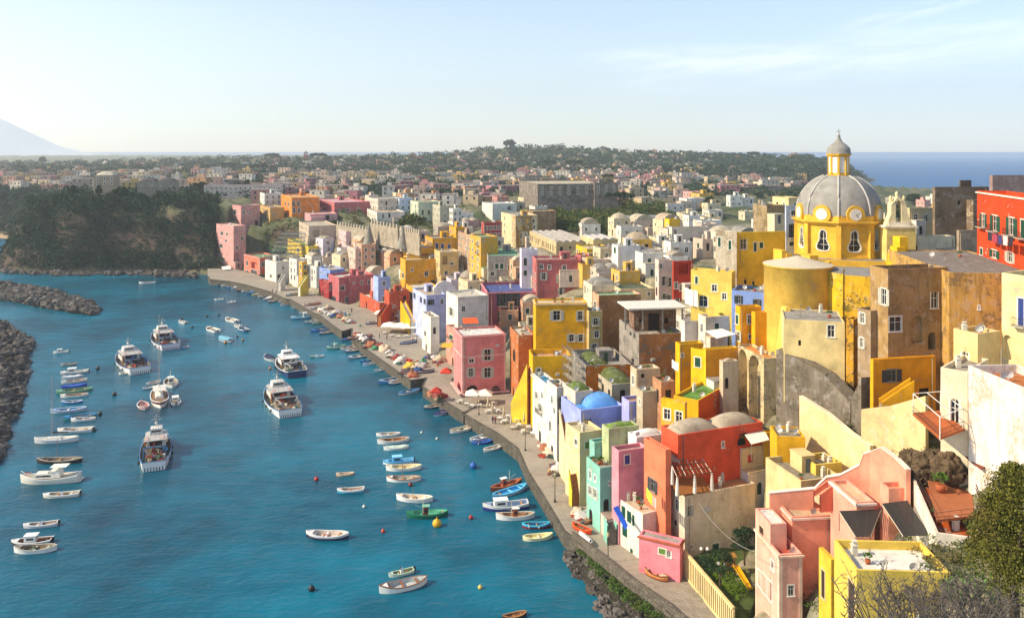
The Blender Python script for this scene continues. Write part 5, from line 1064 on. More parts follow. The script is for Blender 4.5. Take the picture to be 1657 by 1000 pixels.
# trees one can tell apart
def tree(px,py,h,cw,lab,ymin=0,kind='round',mat=None,n=26,leaf=None,Y=None,dz=0):
    C=P(px,py,Y) if Y else ground(px,py,ymin); C.z+=dz; t=thing('tree',lab,'tree',tuple(C)); rnd=random.Random(int(px*31+py))
    tr=MB(); top=h*(.78 if kind=='pine' else .45 if kind!='bare' else .3); lean=rnd.uniform(-.08,.08)*h
    tr.tube([C+Vector((0,0,-.8)),C+Vector((lean*.3,0,top*.4)),C+Vector((lean,0,top))],[h*.035,h*.028,h*.018],7)
    tips=[]
    for k in range(9 if kind!='bare' else 20):
        a=k*2.4+rnd.uniform(-.3,.3); b=top*(.9 if kind=='pine' else rnd.uniform(.45,1)); rr=cw*.5*rnd.uniform(.5,.95); z1=h*(.9 if kind=='pine' else rnd.uniform(.55,.9))
        p0=C+Vector((lean*b/top,0,b)); p1=C+Vector((lean+math.cos(a)*rr,math.sin(a)*rr,z1)); mid=(p0+p1)/2+Vector((0,0,-.05*h)); tr.tube([p0,mid,p1],[h*.012,h*.009,h*.004],4); tips.append(p1)
        if kind=='bare':
            for j in range(7):
                d=Vector((rnd.uniform(-1,1),rnd.uniform(-1,1),rnd.uniform(.2,1)))*h*.16; s0=mid.lerp(p1,rnd.uniform(.2,1)); tr.tube([s0,s0+d*.6+Vector((0,0,.02*h)),s0+d],[h*.005,h*.004,h*.002],3)
                for i in range(3): e=Vector((rnd.uniform(-1,1),rnd.uniform(-1,1),rnd.uniform(.2,1)))*h*.08; tr.tube([s0+d*.7,s0+d*.7+e],[h*.003,h*.0015],3)
    tr.build('trunk',plain('5a4a3a',.95,0,.4,2) if kind!='bare' else plain('6b625a',.95,0,.4,2),t)
    if kind=='bare': return t
    cs=[];rs=[]
    if kind=='pine':
        for k in range(n): a=rnd.uniform(0,6.3); q=cw*.5*math.sqrt(rnd.random()); cs.append((C.x+lean+math.cos(a)*q,C.y+math.sin(a)*q,C.z+h*(.9+.08*(1-(2*q/cw)**2)+rnd.uniform(-.03,.03)))); rs.append(cw*.13*rnd.uniform(.7,1.3))
    else:
        for k in range(n):
            a=rnd.uniform(0,6.3); v=rnd.uniform(-.75,1); q=cw*.42*math.sqrt(max(.04,1-v*v))*rnd.uniform(.5,1)*((.55+.7*abs(math.sin(1.5*a+v*2))) if kind=='bush' else 1)*(1 if kind=='round' else (1.15-.5*(v+1)))
            cs.append((C.x+math.cos(a)*q,C.y+math.sin(a)*q,C.z+h*((.62+.33*v) if kind!='bush' else (.52+.44*v)))); rs.append(cw*.17*rnd.uniform(.65,1.25))
    cs=np.array(cs)-np.array(C); npmesh('crown',clumps(cs,np.array(rs),leaf or 60,max(.16,C.y*.0022)*1.0 if C.y>60 else .16),mat or L3,t); return t
tree(1000,352,13,15,'spreading umbrella pine rising out of the wooded garden',300,'pine',L3,34)
tree(985,300,11,12,'small umbrella pine on the plain above the wooded garden',520,'pine')
tree(888,276,14,24,'broad dark umbrella pine left of centre on the plain under the hill',800,'pine')
tree(928,277,14,26,'broad dark umbrella pine right of its twin under the hill',800,'pine')
tree(371,278,12,22,'dark umbrella pine beside the long school like building',600,'pine')
tree(421,281,11,20,'umbrella pine behind the orange house row',600,'pine')
tree(323,318,10,11,'round dark evergreen in front of the long school like building',480,'round')
tree(118,322,8,5,'upright dark cypress on the cliff top left of the old brown villa',470,'cone')
tree(160,324,9,5,'pointed cypress in front of the old brown villa',470,'cone')
tree(196,326,8,8,'bushy dark tree between the two old villas',460,'round')
tree(305,322,6,4,'short cypress right of the old grey villa',470,'cone')
tree(400,308,8,7,'pointed green tree before the long school like building',520,'cone')
tree(297,262,14,16,'bare winter tree standing on the far skyline left of the bell tower',1300,'bare')
tree(570,262,15,24,'wide bare winter tree on the far skyline right of the bell tower',1300,'bare')
tree(228,262,13,16,'small bare tree on the far skyline above the old villas',1300,'bare')
tree(70,266,15,16,'round dark tree on the skyline at the far left',1300,'round')
tree(515,262,14,26,'flat topped pine on the skyline beside the red bell tower',1300,'pine')
tree(440,262,15,28,'flat topped pine on the skyline left of the red bell tower',1300,'pine')
tree(825,240,18,30,'dark tree clump on the very top of the green hill',1700,'round')
tree(1218,257,12,22,'broad pine on the headland ridge left of the dome',1500,'pine')
tree(1285,254,12,18,'flat topped pine at the end of the headland ridge',1500,'pine')
tree(672,378,9,9,'dark green tree behind the right end of the battlement wall',330,'round',L2)
tree(655,372,7,8,'bushy tree above the grey battlement wall',340,'round',L2)
tree(1150,342,8,10,'dark evergreen between the rooftops left of the dome',300,'round')
tree(1480,332,8,16,'low dark tree on the shore behind the bell gable',400,'round')
tree(540,372,5,5,'small bush like tree beside the cream terrace wall',400,'round',L2)
# near right edge
tree(1642,985,10.5,7.6,'large dense olive green tree filling the right edge',0,'bush',leafmat('3c4218','75702c','66502a'),110,330,Y=58,dz=0)
tree(1610,925,5.6,5.0,'lower brownish green bush at the foot of the large right edge tree',0,'bush',leafmat('3a3c18','6a6428','4f3c20'),60,300,Y=61)
tree(1195,790,3.5,3,'small clipped round tree on the terrace right of the coral house',0,'round',L3,14,90,Y=128,dz=6)
tree(1205,905,4.2,4.6,'dark rounded shrub in front of the mustard garden house',0,'round',L3,22,90,Y=114,dz=0)
tree(1165,938,3.6,5.2,'broad dark bush behind the cream garden wall',0,'round',L3,22,90,Y=108.5,dz=0)
for i,(px,py,Y,h,w,l) in enumerate([(1420,1062,62,6,7,'bare grey thicket at the lower edge under the yellow house'),(1490,1060,60,6.2,7,'bare branching shrub in front of the white parapet terrace'),(1560,1060,58,5.6,7,'tangled bare shrub below the prickly pear'),(1620,1062,57,5.2,6,'bare shrub in the bottom right corner'),(1455,1050,58,5,6,'low bare shrub left of the middle of the thicket'),(1525,1055,55,5,6,'low bare shrub in the middle of the thicket'),(1590,1055,54,5,6,'low bare shrub right of the middle of the thicket')]): tree(px,py,h,w,l,kind='bare',Y=Y)
def cactus():
    C=P(1575,960,64); t=thing('prickly_pear','prickly pear cactus with flat round pads above the bare shrubs','cactus',tuple(C)); rnd=random.Random(4); m=MB()
    pads=[(C+Vector((rnd.uniform(-2.2,2.2),rnd.uniform(-1,1),-.5)),0) for _ in range(9)]
    i=0
    while i<len(pads) and len(pads)<95:
        p,g=pads[i]; i+=1
        a=rnd.uniform(0,3.14); tilt=rnd.uniform(-.5,.5); r=.34; up=Vector((math.sin(tilt)*math.cos(a+1.57),math.sin(tilt)*math.sin(a+1.57),math.cos(tilt))); sd=Vector((math.cos(a),math.sin(a),0)); n=up.cross(sd)*.06
        c=p+up*r; ring=[c+sd*math.cos(q)*r*.62+up*math.sin(q)*r for q in [2*math.pi*k/10 for k in range(10)]]
        m.face([q+n for q in ring]); m.face([q-n for q in reversed(ring)])
        for k in range(10): m.face([ring[k]+n,ring[(k+1)%10]+n,ring[(k+1)%10]-n,ring[k]-n])
        if g<4:
            for _ in range(2): pads.append((c+up*r*.9+sd*rnd.uniform(-.22,.22),g+1))
    m.build('pad',plain('5a7a3a',.6,0,.35,2),t)
cactus()
# ---------------------------------------------------------------- rocks
def inpoly(x,y,p):
    c=False; n=len(p)
    for i in range(n):
        (x1,y1),(x2,y2)=p[i],p[(i+1)%n]
        if (y1>y)!=(y2>y) and x<(x2-x1)*(y-y1)/(y2-y1)+x1: c=not c
    return c
def inpts(n,p):
    xs=[a for a,b in p]; ys=[b for a,b in p]; o=[]
    while len(o)<n:
        x,y=R.uniform(min(xs),max(xs)),R.uniform(min(ys),max(ys))
        if inpoly(x,y,p): o.append((x,y))
    return o
def edged(x,y,p):
    d=9e9
    for i in range(len(p)):
        a,b=Vector(p[i]),Vector(p[(i+1)%len(p)]); q=Vector((x,y)); t=max(0,min(1,(q-a).dot(b-a)/(b-a).length_squared)); d=min(d,(q-a-(b-a)*t).length)
    return d
RK=plain('6d665f',.9,0,.6,.5,.3,.1); RK2=plain('544c46',.85,0,.6,.6,.3,.1)
def mole(name,p,n,r0,r1,hmax,lab):
    m=MB()
    w=[(G(a,b,.6).x,G(a,b,.6).y) for a,b in p]
    for k,(x,y) in enumerate(sorted(inpts(n,p),key=lambda q:q[1])):
        a=G(x,y,.3); e=edged(a.x,a.y,w); z=-.2+min(hmax,e*.45); r=R.uniform(r0,r1)*(1 if R.random()<.8 else 1.5)
        a=G(x,y,z); m.blob((a.x,a.y,z),r,r*R.uniform(.6,.95),r*R.uniform(.5,.8),k,7,4,.45,R.random()<.4,False,R.uniform(0,3))
    core=[(G(a,b,.2).x,G(a,b,.2).y) for a,b in p]; c=Vector((sum(q[0] for q in core)/len(core),sum(q[1] for q in core)/len(core)))
    m.prism([tuple(c+(Vector(q)-c)*.93) for q in core],-2,.5,1)
    tag(m.build(name,[RK,RK2]),lab,'breakwater',kind='stuff')
mole('breakwater_rocks',[(-40,450),(0,457),(80,468),(150,490),(163,502),(152,509),(60,494),(0,482),(-40,478)],650,.9,1.9,2.2,'long thin breakwater of dark boulders running in from the left below the cliff')
mole('breakwater_rocks',[(-60,508),(8,516),(38,538),(60,553),(50,572),(50,605),(36,650),(14,690),(4,740),(-60,780)],800,.7,1.6,3.0,'broad breakwater of grey boulders at the left edge')
mole('reef_rocks',[(80,440),(100,434),(116,434),(96,443)],40,.7,1.6,.8,'low dark reef in the water in front of the wooded cliff')
mole('foot_rocks',[(-10,434),(60,438),(140,441),(220,441),(300,440),(330,446),(320,449),(200,443),(100,445),(0,440)],160,.7,1.8,1.0,'dark rocks along the foot of the wooded sea cliff')
rkm=[]
for k in range(6):
    m=MB(); m.blob((0,0,0),1,.8,.72,k+50,9,6,.42); o=m.build('boulder',[RK,RK2][k%2]); rkm.append(o.data); bpy.data.objects.remove(o)
bp=[(914,902),(930,892),(960,915),(1000,955),(1035,985),(1075,1010),(1060,1040),(1000,1030),(962,985),(945,950),(922,925)]
bw=[(G(a,b,.3).x,G(a,b,.3).y) for a,b in bp]
for k,(x,y) in enumerate(inpts(120,bp)):
    a=G(x,y,.3); r=R.uniform(.45,1.05)*(1.4 if R.random()<.15 else 1); e=((x-935)-(y-900)*.9)/60; z=max(0,min(1.3,.1+e*.9))
    o=bpy.data.objects.new('boulder',rkm[k%6]); col.objects.link(o); a=G(x,y,z); o.location=a; o.scale=(r,r*R.uniform(.8,1.1),r*R.uniform(.8,1.1)); o.rotation_euler=(R.uniform(-.5,.5),R.uniform(-.5,.5),R.uniform(0,6))
    tag(o,'dark boulder in the rubble heaped at the foot of the lower sea wall','boulder','boulders at the foot of the sea wall')
bank=MB(); bank.prism([(G(a,b,0).x,G(a,b,0).y) for a,b in [(926,872),(960,905),(1010,950),(1060,988),(1110,1030),(1070,1050),(1010,1010),(955,955),(925,915)]],-1,.35); tag(bank.build('rubble_bank',stone('4f4a40',.5)),kind='structure')
pts=[]
for x,y in inpts(150,[(930,885),(955,898),(1000,940),(1060,985),(1090,1010),(1070,1020),(1000,965),(945,910)]): pts.append(tuple(G(x,y,1.3)))
wood('wall_weeds',np.array(pts),.25,.7,60,.2,leafmat('33451c','63803a','5a5030'),'green weeds and creepers hanging on the lower sea wall above the boulders','weeds')
wood('kerb_moss',np.array([tuple(G(R.choice([a,b])[0] if 0 else a[0]+(b[0]-a[0])*q,a[1]+(b[1]-a[1])*q,.15)) for a,b in zip(QO[6:],QO[7:]) for q in np.linspace(0,1,7)]),.12,.3,14,.2,leafmat('26301c','3c4628'),'dark weed line along the quay wall at water level','seaweed')
# ---------------------------------------------------------------- walls and small structures near
def seg_wall(nm,lab,cat,pts,th,zb,mat,cap=None,parent=None):
    t=thing(nm,lab,cat,(P(*pts[0]).x,P(*pts[0]).y,zb)) if not parent else parent; m=MB(); c=MB()
    for a,b in zip(pts[:-1],pts[1:]):
        a,b=P(*a),P(*b); d=(b-a).to_2d().normalized(); n=Vector((-d.y,d.x))*th/2
        q=[(a.x+n.x,a.y+n.y),(a.x-n.x,a.y-n.y),(b.x-n.x,b.y-n.y),(b.x+n.x,b.y+n.y)]; zs=[a.z,a.z,b.z,b.z]
        m.face([(q[i][0],q[i][1],zs[i]) for i in range(4)])
        for i in range(4): j=(i+1)%4; m.face([(*q[i],zb),(*q[j],zb),(*q[j],zs[j]),(*q[i],zs[i])])
        if cap:
            e=1.25; q2=[(a.x+n.x*e,a.y+n.y*e),(a.x-n.x*e,a.y-n.y*e),(b.x-n.x*e,b.y-n.y*e),(b.x+n.x*e,b.y+n.y*e)]
            c.face([(q2[i][0],q2[i][1],zs[i]+.12) for i in range(4)])
            for i in range(4): j=(i+1)%4; c.face([(*q2[i],zs[i]+.003),(*q2[j],zs[j]+.003),(*q2[j],zs[j]+.12),(*q2[i],zs[i]+.12)])
    m.build('wall',mat,t)
    if cap: c.build('coping',cap,t)
    return t
STN=stucco('7d7262',.8,'5e564a')
seg_wall('retaining_wall','tall grey stone retaining wall below the cream lower church house','wall',[(1262,564,133.5),(1300,580,130.5),(1342,604,127),(1386,650,122)],2.5,14,STN)
seg_wall('retaining_wall','leaning grey wall end under the brown tower, draped with dry vines','wall',[(1386,650,122),(1404,610,119.5)],2.2,14,STN)
CW=stucco('e6cf98',.3); seg_wall('retaining_wall','long cream retaining wall descending to the right below the grey one','wall',[(1296,641,126),(1340,668,121),(1378,700,115.5),(1411,722,111)],.6,6,CW,stucco('e9dcb8',.1))
seg_wall('retaining_wall','low cream parapet wall climbing left of the balcony terrace','wall',[(1395,662,113),(1440,657,110),(1500,640,104)],.5,18,stucco('d9c08a',.4))
seg_wall('sea_wall','low stone parapet along the lower quay path above the boulders','wall',[(927,859,0)[:2]+(F*(HC-3.7)/(859-HY),)]+[(x,y,F*(HC-3.7)/(y-HY)) for x,y in ((970,892),(1020,932),(1076,970),(1092,985),(1150,1030))],.5,2.0,stone('7b7264',.5))
H(1236,580,660,1194,1262,9,'d6bf8e','old roofless gate house with two very tall round arches below the church apse',Y=134,W='L 1202 616 12 92 A;L 1221 628 17 96 A;R 1249 620 0 0 w',ar=0,wear=.95,under='8f8168',rc='c8823c',clutter=0,par=.4,zb=14)
# salmon stepped wall
seg_wall('garden_wall','stepped salmon wall with white coping rising behind the tiled roof terrace','wall',[(1245,797,105),(1318,790,104.5),(1337,772,104),(1360,768,103.6),(1391,752,102.6),(1398,734,102.3),(1409,731,101.8),(1428,724,100),(1452,742,97),(1470,760,93.5)],.5,12,stucco('e89c80',.06),stucco('f0dccb',.05))
def stairs(lab,p0,p1,w,n,mat,zb=None,name='staircase'):
    a,b=P(*p0),P(*p1); t=thing(name,lab,'stairs',tuple(b if b.z<a.z else a)); d=(b-a).to_2d(); L=d.length; rz=math.atan2(d.y,d.x); m=MB()
    for i in range(n):
        q=a.lerp(b,(i+.5)/n); z0=zb if zb is not None else min(a.z,b.z)-.6; m.box((q.x,q.y,z0),L/n,w,q.z-z0,rz,base=True)
    m.build('steps',mat,t)
    nrm=Vector((-d.y,d.x)).normalized()
    for s in (-1,1):
        k=MB(); ww=nrm*(w/2+.12)*s; hh=.75; zz=(zb if zb is not None else min(a.z,b.z)-1.5)
        for th_ in (.1,-.1):
            o=nrm*th_; k.face([(a.x+ww.x+o.x,a.y+ww.y+o.y,zz),(b.x+ww.x+o.x,b.y+ww.y+o.y,zz),(b.x+ww.x+o.x,b.y+ww.y+o.y,b.z+hh),(a.x+ww.x+o.x,a.y+ww.y+o.y,a.z+hh)])
        o=nrm*.1; k.face([(a.x+ww.x-o.x,a.y+ww.y-o.y,a.z+hh),(a.x+ww.x+o.x,a.y+ww.y+o.y,a.z+hh),(b.x+ww.x+o.x,b.y+ww.y+o.y,b.z+hh),(b.x+ww.x-o.x,b.y+ww.y-o.y,b.z+hh)])
        k.build('stair_wall',stucco(stairs.c,.2),t)
    return t
TL=plain('b0683a',.85,0,.3,1.5)
stairs.c='e8c63a'; stairs('big yellow outside staircase falling from the golden terrace to the quay',(856,592,184),(830,655,186),1.5,16,TL,2.8)
stairs.c='e0cda0'; stairs('brick stepped outside stair between cream walls rising behind the net store',(912,668,155),(923,735,150),1.3,18,TL,2.8)
stairs.c='e6c840'; stairs('short yellow walled stair with terracotta steps on the near quay',(927,765,142),(932,801,141),1.2,10,TL,2.8)
stairs('middle yellow stair between the brick stair and the mint house',(940,738,147),(927,785,145.5),1.2,14,TL,2.8)
stairs.c='ded8cc'; stairs('white outside stair of the cubic house on the far quay',(459,446,362),(452,458,358),1.2,8,WHT,2.8)
stairs.c='e2d34a'; stairs('yellow walled stair with a white rail on the far quay',(497,447,349),(484,466,345),1.3,9,WHT,2.8)
stairs.c='e6ac10'; stairs('yellow side stair below the golden house by the restaurants',(652,490,287),(668,522,273),1.4,10,WHT,2.8)
stairs.c='c04a2a'; stairs('terracotta side stair descending to the restaurants',(628,492,292),(614,513,285),1.4,10,TL,2.8)
stairs.c='e88468'; stairs('small terrace stair with pale steps on the salmon roof',(1344,790,101.5),(1322,806,101),1.0,6,stucco('d8b48c',.1))
stairs.c='86c8b2'; stairs('grey stone stair beside the mint house',(985,842,129),(991,857,127),1.3,8,stone('8d8578',.4),2.8)
stairs.c='e8a818'; stairs('long yellow edged stair descending beneath the brown tower house',(1476,622,114),(1425,656,114.5),1.2,12,stucco('9a8a70',.3),20)
# porch vault by the pink quay etc.
def railing(lab,pts,h=1.0,c='4a4a4a',step=.35,parent=None,name='railing'):
    ps=[P(*p) for p in pts]; t=parent; m=MB()
    for z in (h,h*.5): m.tube([p+Vector((0,0,z)) for p in ps],.03,4)
    for a,b in zip(ps[:-1],ps[1:]):
        n=max(1,int((b-a).length/step))
        for i in range(n+1): q=a.lerp(b,i/n); m.tube([q,q+Vector((0,0,h))],.018,3)
    o=m.build(name,plain(c,.5,.3),t,None if t else ps[0])
    if not t: tag(o,lab,'railing')
    return o
def panel(root,nm,pts,mat,th=.08):
    a=[P(*p) if len(p)==3 and not isinstance(p,Vector) else p for p in pts]; m=MB(); u=Vector((0,0,th)); m.face([p+u for p in a]); m.face(list(reversed(a)))
    for i in range(len(a)): j=(i+1)%len(a); m.face([a[i],a[j],a[j]+u,a[i]+u])
    return m.build(nm,mat,root)
# balcony terrace with the white frame
t=thing('rock_balcony','terracotta floored balcony with an empty white awning frame over the rocks','balcony',tuple(P(1520,700,90)))
panel(t,'floor_slab',[(1477,672,93),(1520,668,94.5),(1561,697,89),(1521,712,87)],plain('b8602c',.8,0,.25,2),.3)
for pr in ([(1477,672,93),(1521,712,87)],[(1521,712,87),(1561,697,89)]): railing('',pr,1.1,'3c3834',.22,t)
m=MB(); A_,B2,C_,D_=[P(*q) for q in ((1478,672,93),(1521,712,87),(1558,697,89),(1522,668,94))]; up=Vector((0,0,2.5))
for q in (A_,B2,C_,D_): m.tube([q,q+up],.06,5)
for a,b in ((A_,B2),(B2,C_),(C_,D_),(D_,A_)): m.tube([a+up,b+up],.06,5)
m.tube([(A_+D_)/2+up,(B2+C_)/2+up],.05,5); m.build('awning_frame',plain('e2ded4',.5),t)
# rock mass under the balcony
from mathutils import noise as NZ
def rockblob(m,c,r,k):
    rows=[]
    for i in range(25):
        t_=math.pi*i/24; row=[]
        for j in range(40):
            a=2*math.pi*j/40; d=Vector((math.sin(t_)*math.cos(a),math.sin(t_)*math.sin(a),math.cos(t_))); q=d*1.6+Vector((k*7,0,0))
            row.append(c+d*r*(1+.3*NZ.noise(q)-.3*abs(NZ.noise(q*2.1))-.22*abs(NZ.noise(q*4.7))+.08*NZ.noise(q*11)))
        rows.append(row)
    m.grid(rows,0,False,True)
m=MB()
for k,(px,py,Y,r) in enumerate([(1505,722,93,2.2),(1535,728,91,2.2),(1478,722,97,2.3),(1490,745,95,2.0)]): rockblob(m,P(px,py,Y)-Vector((0,0,r*.95)),r*.85,k)
tag(m.build('rock_outcrop',plain('6a5842',.95,0,.7,.9,.2,.35)),kind='structure')
# terracotta terrace with frames and awnings
t=thing('roof_terrace','terracotta tiled roof terrace with thin metal frames beside the big olive tree','terrace',tuple(P(1540,840,84)))
panel(t,'floor',[(1500,775,93.2),(1578,768,94.5),(1575,838,83.3),(1516,845,82.3)],plain('a8623a',.8,0,.25,1.5),.25)
for pr in ([(1474,765,95.4),(1516,845,82.3)],[(1516,845,82.3),(1575,838,83.3)],[(1500,775,93.2),(1578,768,94.5)]): railing('',pr,1.0,'5a4a40',1.2,t)
railing('',[(1474,765,91),(1500,775,91.5)],2.2,'5a4a40',1.5,t)
m=MB(); m.box((P(1540,765,93.5).x,P(1540,765,93.5).y,P(1540,768,93.5).z-.2),6.5,.15,2.1,.05,base=True); m.build('windbreak',plain('8f8a80',.8,0,.2,1),t)
for nm,q in (('awning',[(1546,727,93),(1590,718,95),(1622,748,87),(1587,760,86)]),('awning',[(1592,718,95),(1634,716,96),(1672,742,87.5),(1626,753,86.5)])): 
    panel(t,nm,q,plain('7a3c26',.8,0,.3,2),.1)
potp=P(1522,795,89); potted(t,tuple(potp-Vector(t.location)),2.0)
# slatted sun shades
SL=plain('3a3632',.7,0,.2,1)
for lab,q in (('dark slatted sun roof behind the yellow parapet house, left one',[(1358,826,95),(1426,823,95.5),(1408,868,86.5),(1385,868,86.5)]),('dark slatted sun roof right of a brown tiled strip, right one',[(1427,814,92),(1468,809,93),(1506,866,84.5),(1462,867,84.3)])):
    a,b,c_,d_=[P(*v) for v in q]; t=thing('sun_roof',lab,'sun roof',tuple(d_-Vector((0,0,2.4))))
    for i in range(22):
        f=(i+.5)/22; m=MB(); e0=a.lerp(d_,f); e1=b.lerp(c_,f); dd=(d_-a).normalized()*.14; m.face([e0-dd,e1-dd,e1+dd,e0+dd]); m.face([e0-dd-Vector((0,0,.04)),e1-dd-Vector((0,0,.04)),e1+dd-Vector((0,0,.04)),e0+dd-Vector((0,0,.04))])
        m.build('slat',SL,t)
    m=MB()
    for f in (0,.33,.66,1): m.tube([a.lerp(b,f)-Vector((0,0,.08)),d_.lerp(c_,f)-Vector((0,0,.08))],.05,4)
    m.build('rafter',plain('d8cbb0',.7),t); m=MB()
    for q_ in (a,b,c_,d_): m.tube([q_-Vector((0,0,2.4)),q_],.05,5)
    m.build('post',plain('5a5650',.5),t)
# pergola terrace on the white house
t=thing('pergola','ragged wooden pergola with white pillars on the terrace under the coral house','pergola',tuple(P(1115,790,119)))
a,b,c_,d_=[P(*v) for v in ((1080,737,124),(1130,733,126),(1152,765,121.5),(1096,772,118.5))]
for i in range(9):
    f=i/8; m=MB(); m.tube([a.lerp(b,f),d_.lerp(c_,f)],.07,5); m.build('beam',plain('8a6a48' if i%2 else 'cfc4ae',.9,0,.4,3),t)
for i in range(5): f=i/4; m=MB(); m.tube([a.lerp(d_,f)+Vector((0,0,.1)),b.lerp(c_,f)+Vector((0,0,.1))],.06,5); m.build('cross_beam',plain('6a5038',.9,0,.4,3),t)
for q_ in (a,b,c_,d_,a.lerp(d_,.5),d_.lerp(c_,.5)): m=MB(); m.lathe((q_.x,q_.y,q_.z-2.7),[(.3,0),(.24,1.6),(.15,2.5),(.15,2.7)],10); m.build('pillar',stucco('e6ded0',.2),t)
panel(t,'reed_mat',[a.lerp(b,.0)+Vector((0,0,.15)),a.lerp(b,.7)+Vector((0,0,.15)),d_.lerp(c_,.25).lerp(a.lerp(b,.25),.6)+Vector((0,0,.15)),a.lerp(d_,.35)+Vector((0,0,.15))],plain('a39a88',.95,0,.5,4),.05)
panel(t,'floor',[v-Vector((0,0,2.75)) for v in (a,b,c_,d_)],plain('a0662e',.9,0,.3,2),.1)
# garden at the bottom
gp=[(G(a,b,4.6).x,G(a,b,4.6).y) for a,b in [(1112,908),(1150,885),(1222,890),(1226,960),(1215,985),(1190,985)]]
m=MB(); m.prism(gp,1,4.6); tag(m.build('garden_ground',plain('4a5a26',1,0,.5,.8)),kind='structure')
wood('garden_grass',np.array([tuple(G(x,y,4.7)) for x,y in inpts(260,[(1150,900),(1215,930),(1215,955),(1190,975),(1145,925)])]),.12,.4,40,.14,L4,'bright green grass and weeds in the small garden behind the cream fence','grass')
t=thing('garden_fence','cream garden fence wall with upright slits along the path at the bottom','fence',tuple(G(1110,905,3)))
a,b=P(1109,893,117.6),P(1187,985,103); d=(b-a).to_2d(); L=d.length; rz=math.atan2(d.y,d.x); FC=stucco('e2c98e',.2)
for zz,h in ((a.z,.25),(a.z-2.3,.25)):
    m=MB(); n=10
    p0,p1=Vector((a.x,a.y)),Vector((b.x,b.y)); mid=(p0+p1)/2; m.box((mid.x,mid.y,2.7 if zz<a.z else 6.2),L,.34,.4,rz,base=True); m.build('rail',FC,t)
for i in range(27): q=a.lerp(b,i/26); m=MB(); m.box((q.x,q.y,3.1),.3,.26,3.1,rz,base=True); m.build('post',FC,t)
a=G(1196,950,4.6); t=thing('playground_slide','yellow playground slide with a little wooden tower in the garden','slide',tuple(a))
tp=P(1188,905,114); m=MB()
ta=G(1183,932,4.6)
for dx in (-.5,.5):
    for dy in (-.5,.5): m.tube([(ta.x+dx,ta.y+dy,4.5),(ta.x+dx,ta.y+dy,7.6)],.07,5)
m.box((ta.x,ta.y,6.2),1.2,1.2,.1); m.box((ta.x,ta.y,7.6),1.4,1.4,.08); m.build('tower',plain('a87838',.8),t)
e0=Vector((ta.x+.5,ta.y-.3,6.3)); e1=Vector((ta.x+1.6,ta.y-3.9,4.8)); m=MB(); s=Vector((.35,.1,0)); m.face([e0-s,e1-s,e1+s,e0+s]); 
for k in (-1,1): m.face([e0+s*k,e1+s*k,e1+s*k+Vector((0,0,.22)),e0+s*k+Vector((0,0,.22))])
m.build('chute',plain('e8b010',.35),t)
# ---------------------------------------------------------------- quay furniture
def lamp(px,py,pt,lab,z=2.8,arms=0,c='3a342c'):
    a=G(px,py,z); h=(py-pt)/F*a.y; t=thing('street_lamp',lab,'street lamp',tuple(a)); m=MB(); m.lathe(a,[(.22,0),(.2,.3),(.1,.45),(.07,1.2),(.05,h-.5)],8); m.tube([a+Vector((0,0,h-.6)),a+Vector((0,0,h-.35))],.12,6); m.build('post',plain(c,.6,.3),t)
    if arms:
        for s in (-1,1): m=MB(); m.tube([a+Vector((0,0,h-.6)),a+Vector((s*.45,0,h-.4))],.04,4); m.build('arm',plain(c,.6,.3),t); m=MB(); m.blob(a+Vector((s*.45,0,h-.15)),.26,.26,.26,1,12,8,0); m.build('globe',plain('dcd8cc',.2),t)
    else: m=MB(); m.lathe(a+Vector((0,0,h-.35)),[(.12,0),(.24,.5),(.05,.7),(0,.8)],8); m.build('lantern',plain('b8a678',.3),t)
lamp(898,812,768,'dark street lamp on the quay edge by the yellow stairs')
lamp(984,909,865,'street lamp beside the sea wall near the wooden boat')
lamp(775,671,649,'street lamp in front of the pink restaurant house')
lamp(850,729,695,'street lamp at the end of the white restaurant tables')
lamp(703,559,535,'street lamp on the plaza by the arched white house')
lamp(1140,922,886,'left twin globe lamp in the garden',4.6,1); lamp(1168,938,910,'right twin globe lamp in the garden, nearer the fence',4.6,1)
lamp(487,470,452,'thin lamp post on the far quay by the yellow stair')
CANV=plain('e9e2d2',.85,0,.06,1)
def parasol(px,py,w,lab,group,z=2.8,h=2.7,c=None,closed=False):
    a=G(px,py,z); t=thing('parasol',lab,'parasol',tuple(a),group); m=MB(); m.tube([a,a+Vector((0,0,h+.5))],.05,5); m.build('pole',plain('b8a888',.7),t); m=MB()
    if closed: m.lathe(a+Vector((0,0,1.0)),[(.1,0),(.3,.1),(.2,1.2),(.09,2.0),(0,2.2)],8); m.build('folded_canopy',plain('cdbf9c',.9,0,.2,3),t)
    else:
        q=[(a.x+x*w/2,a.y+y*w/2,a.z+h-.35) for x,y in ((-1,-1),(1,-1),(1,1),(-1,1))]; apex=(a.x,a.y,a.z+h+.8)
        for i in range(4): m.face([q[i],q[(i+1)%4],apex]); b_=[(x,y,z_-.22) for x,y,z_ in q]; m.face([q[i],q[(i+1)%4],b_[(i+1)%4],b_[i]])
        m.build('canopy',c or CANV,t)
    return t
gq='white parasols of the open air restaurants'
parasol(618,516,5.2,'white parasol at the far left of the upper restaurant row',gq); parasol(636,516,5.2,'white parasol second in the upper restaurant row',gq); parasol(652,519,5.2,'white parasol at the right end of the upper restaurant row',gq)
parasol(631,537,5.6,'white parasol at the left of the lower restaurant row',gq); parasol(649,538,5.6,'middle white parasol of the lower restaurant row',gq); parasol(664,539,5.6,'right white parasol of the lower restaurant row',gq)
parasol(765,652,3.6,'left white parasol before the pink restaurant house',gq); parasol(785,652,3.6,'right white parasol before the pink restaurant house',gq)
parasol(706,648,2.6,'red parasol on the small pier left of the pink house',None,c=plain('b02a20',.8)); parasol(722,615,3.0,'red and yellow sunshade by the corner of the pink house',None,c=plain('c83a20',.8))
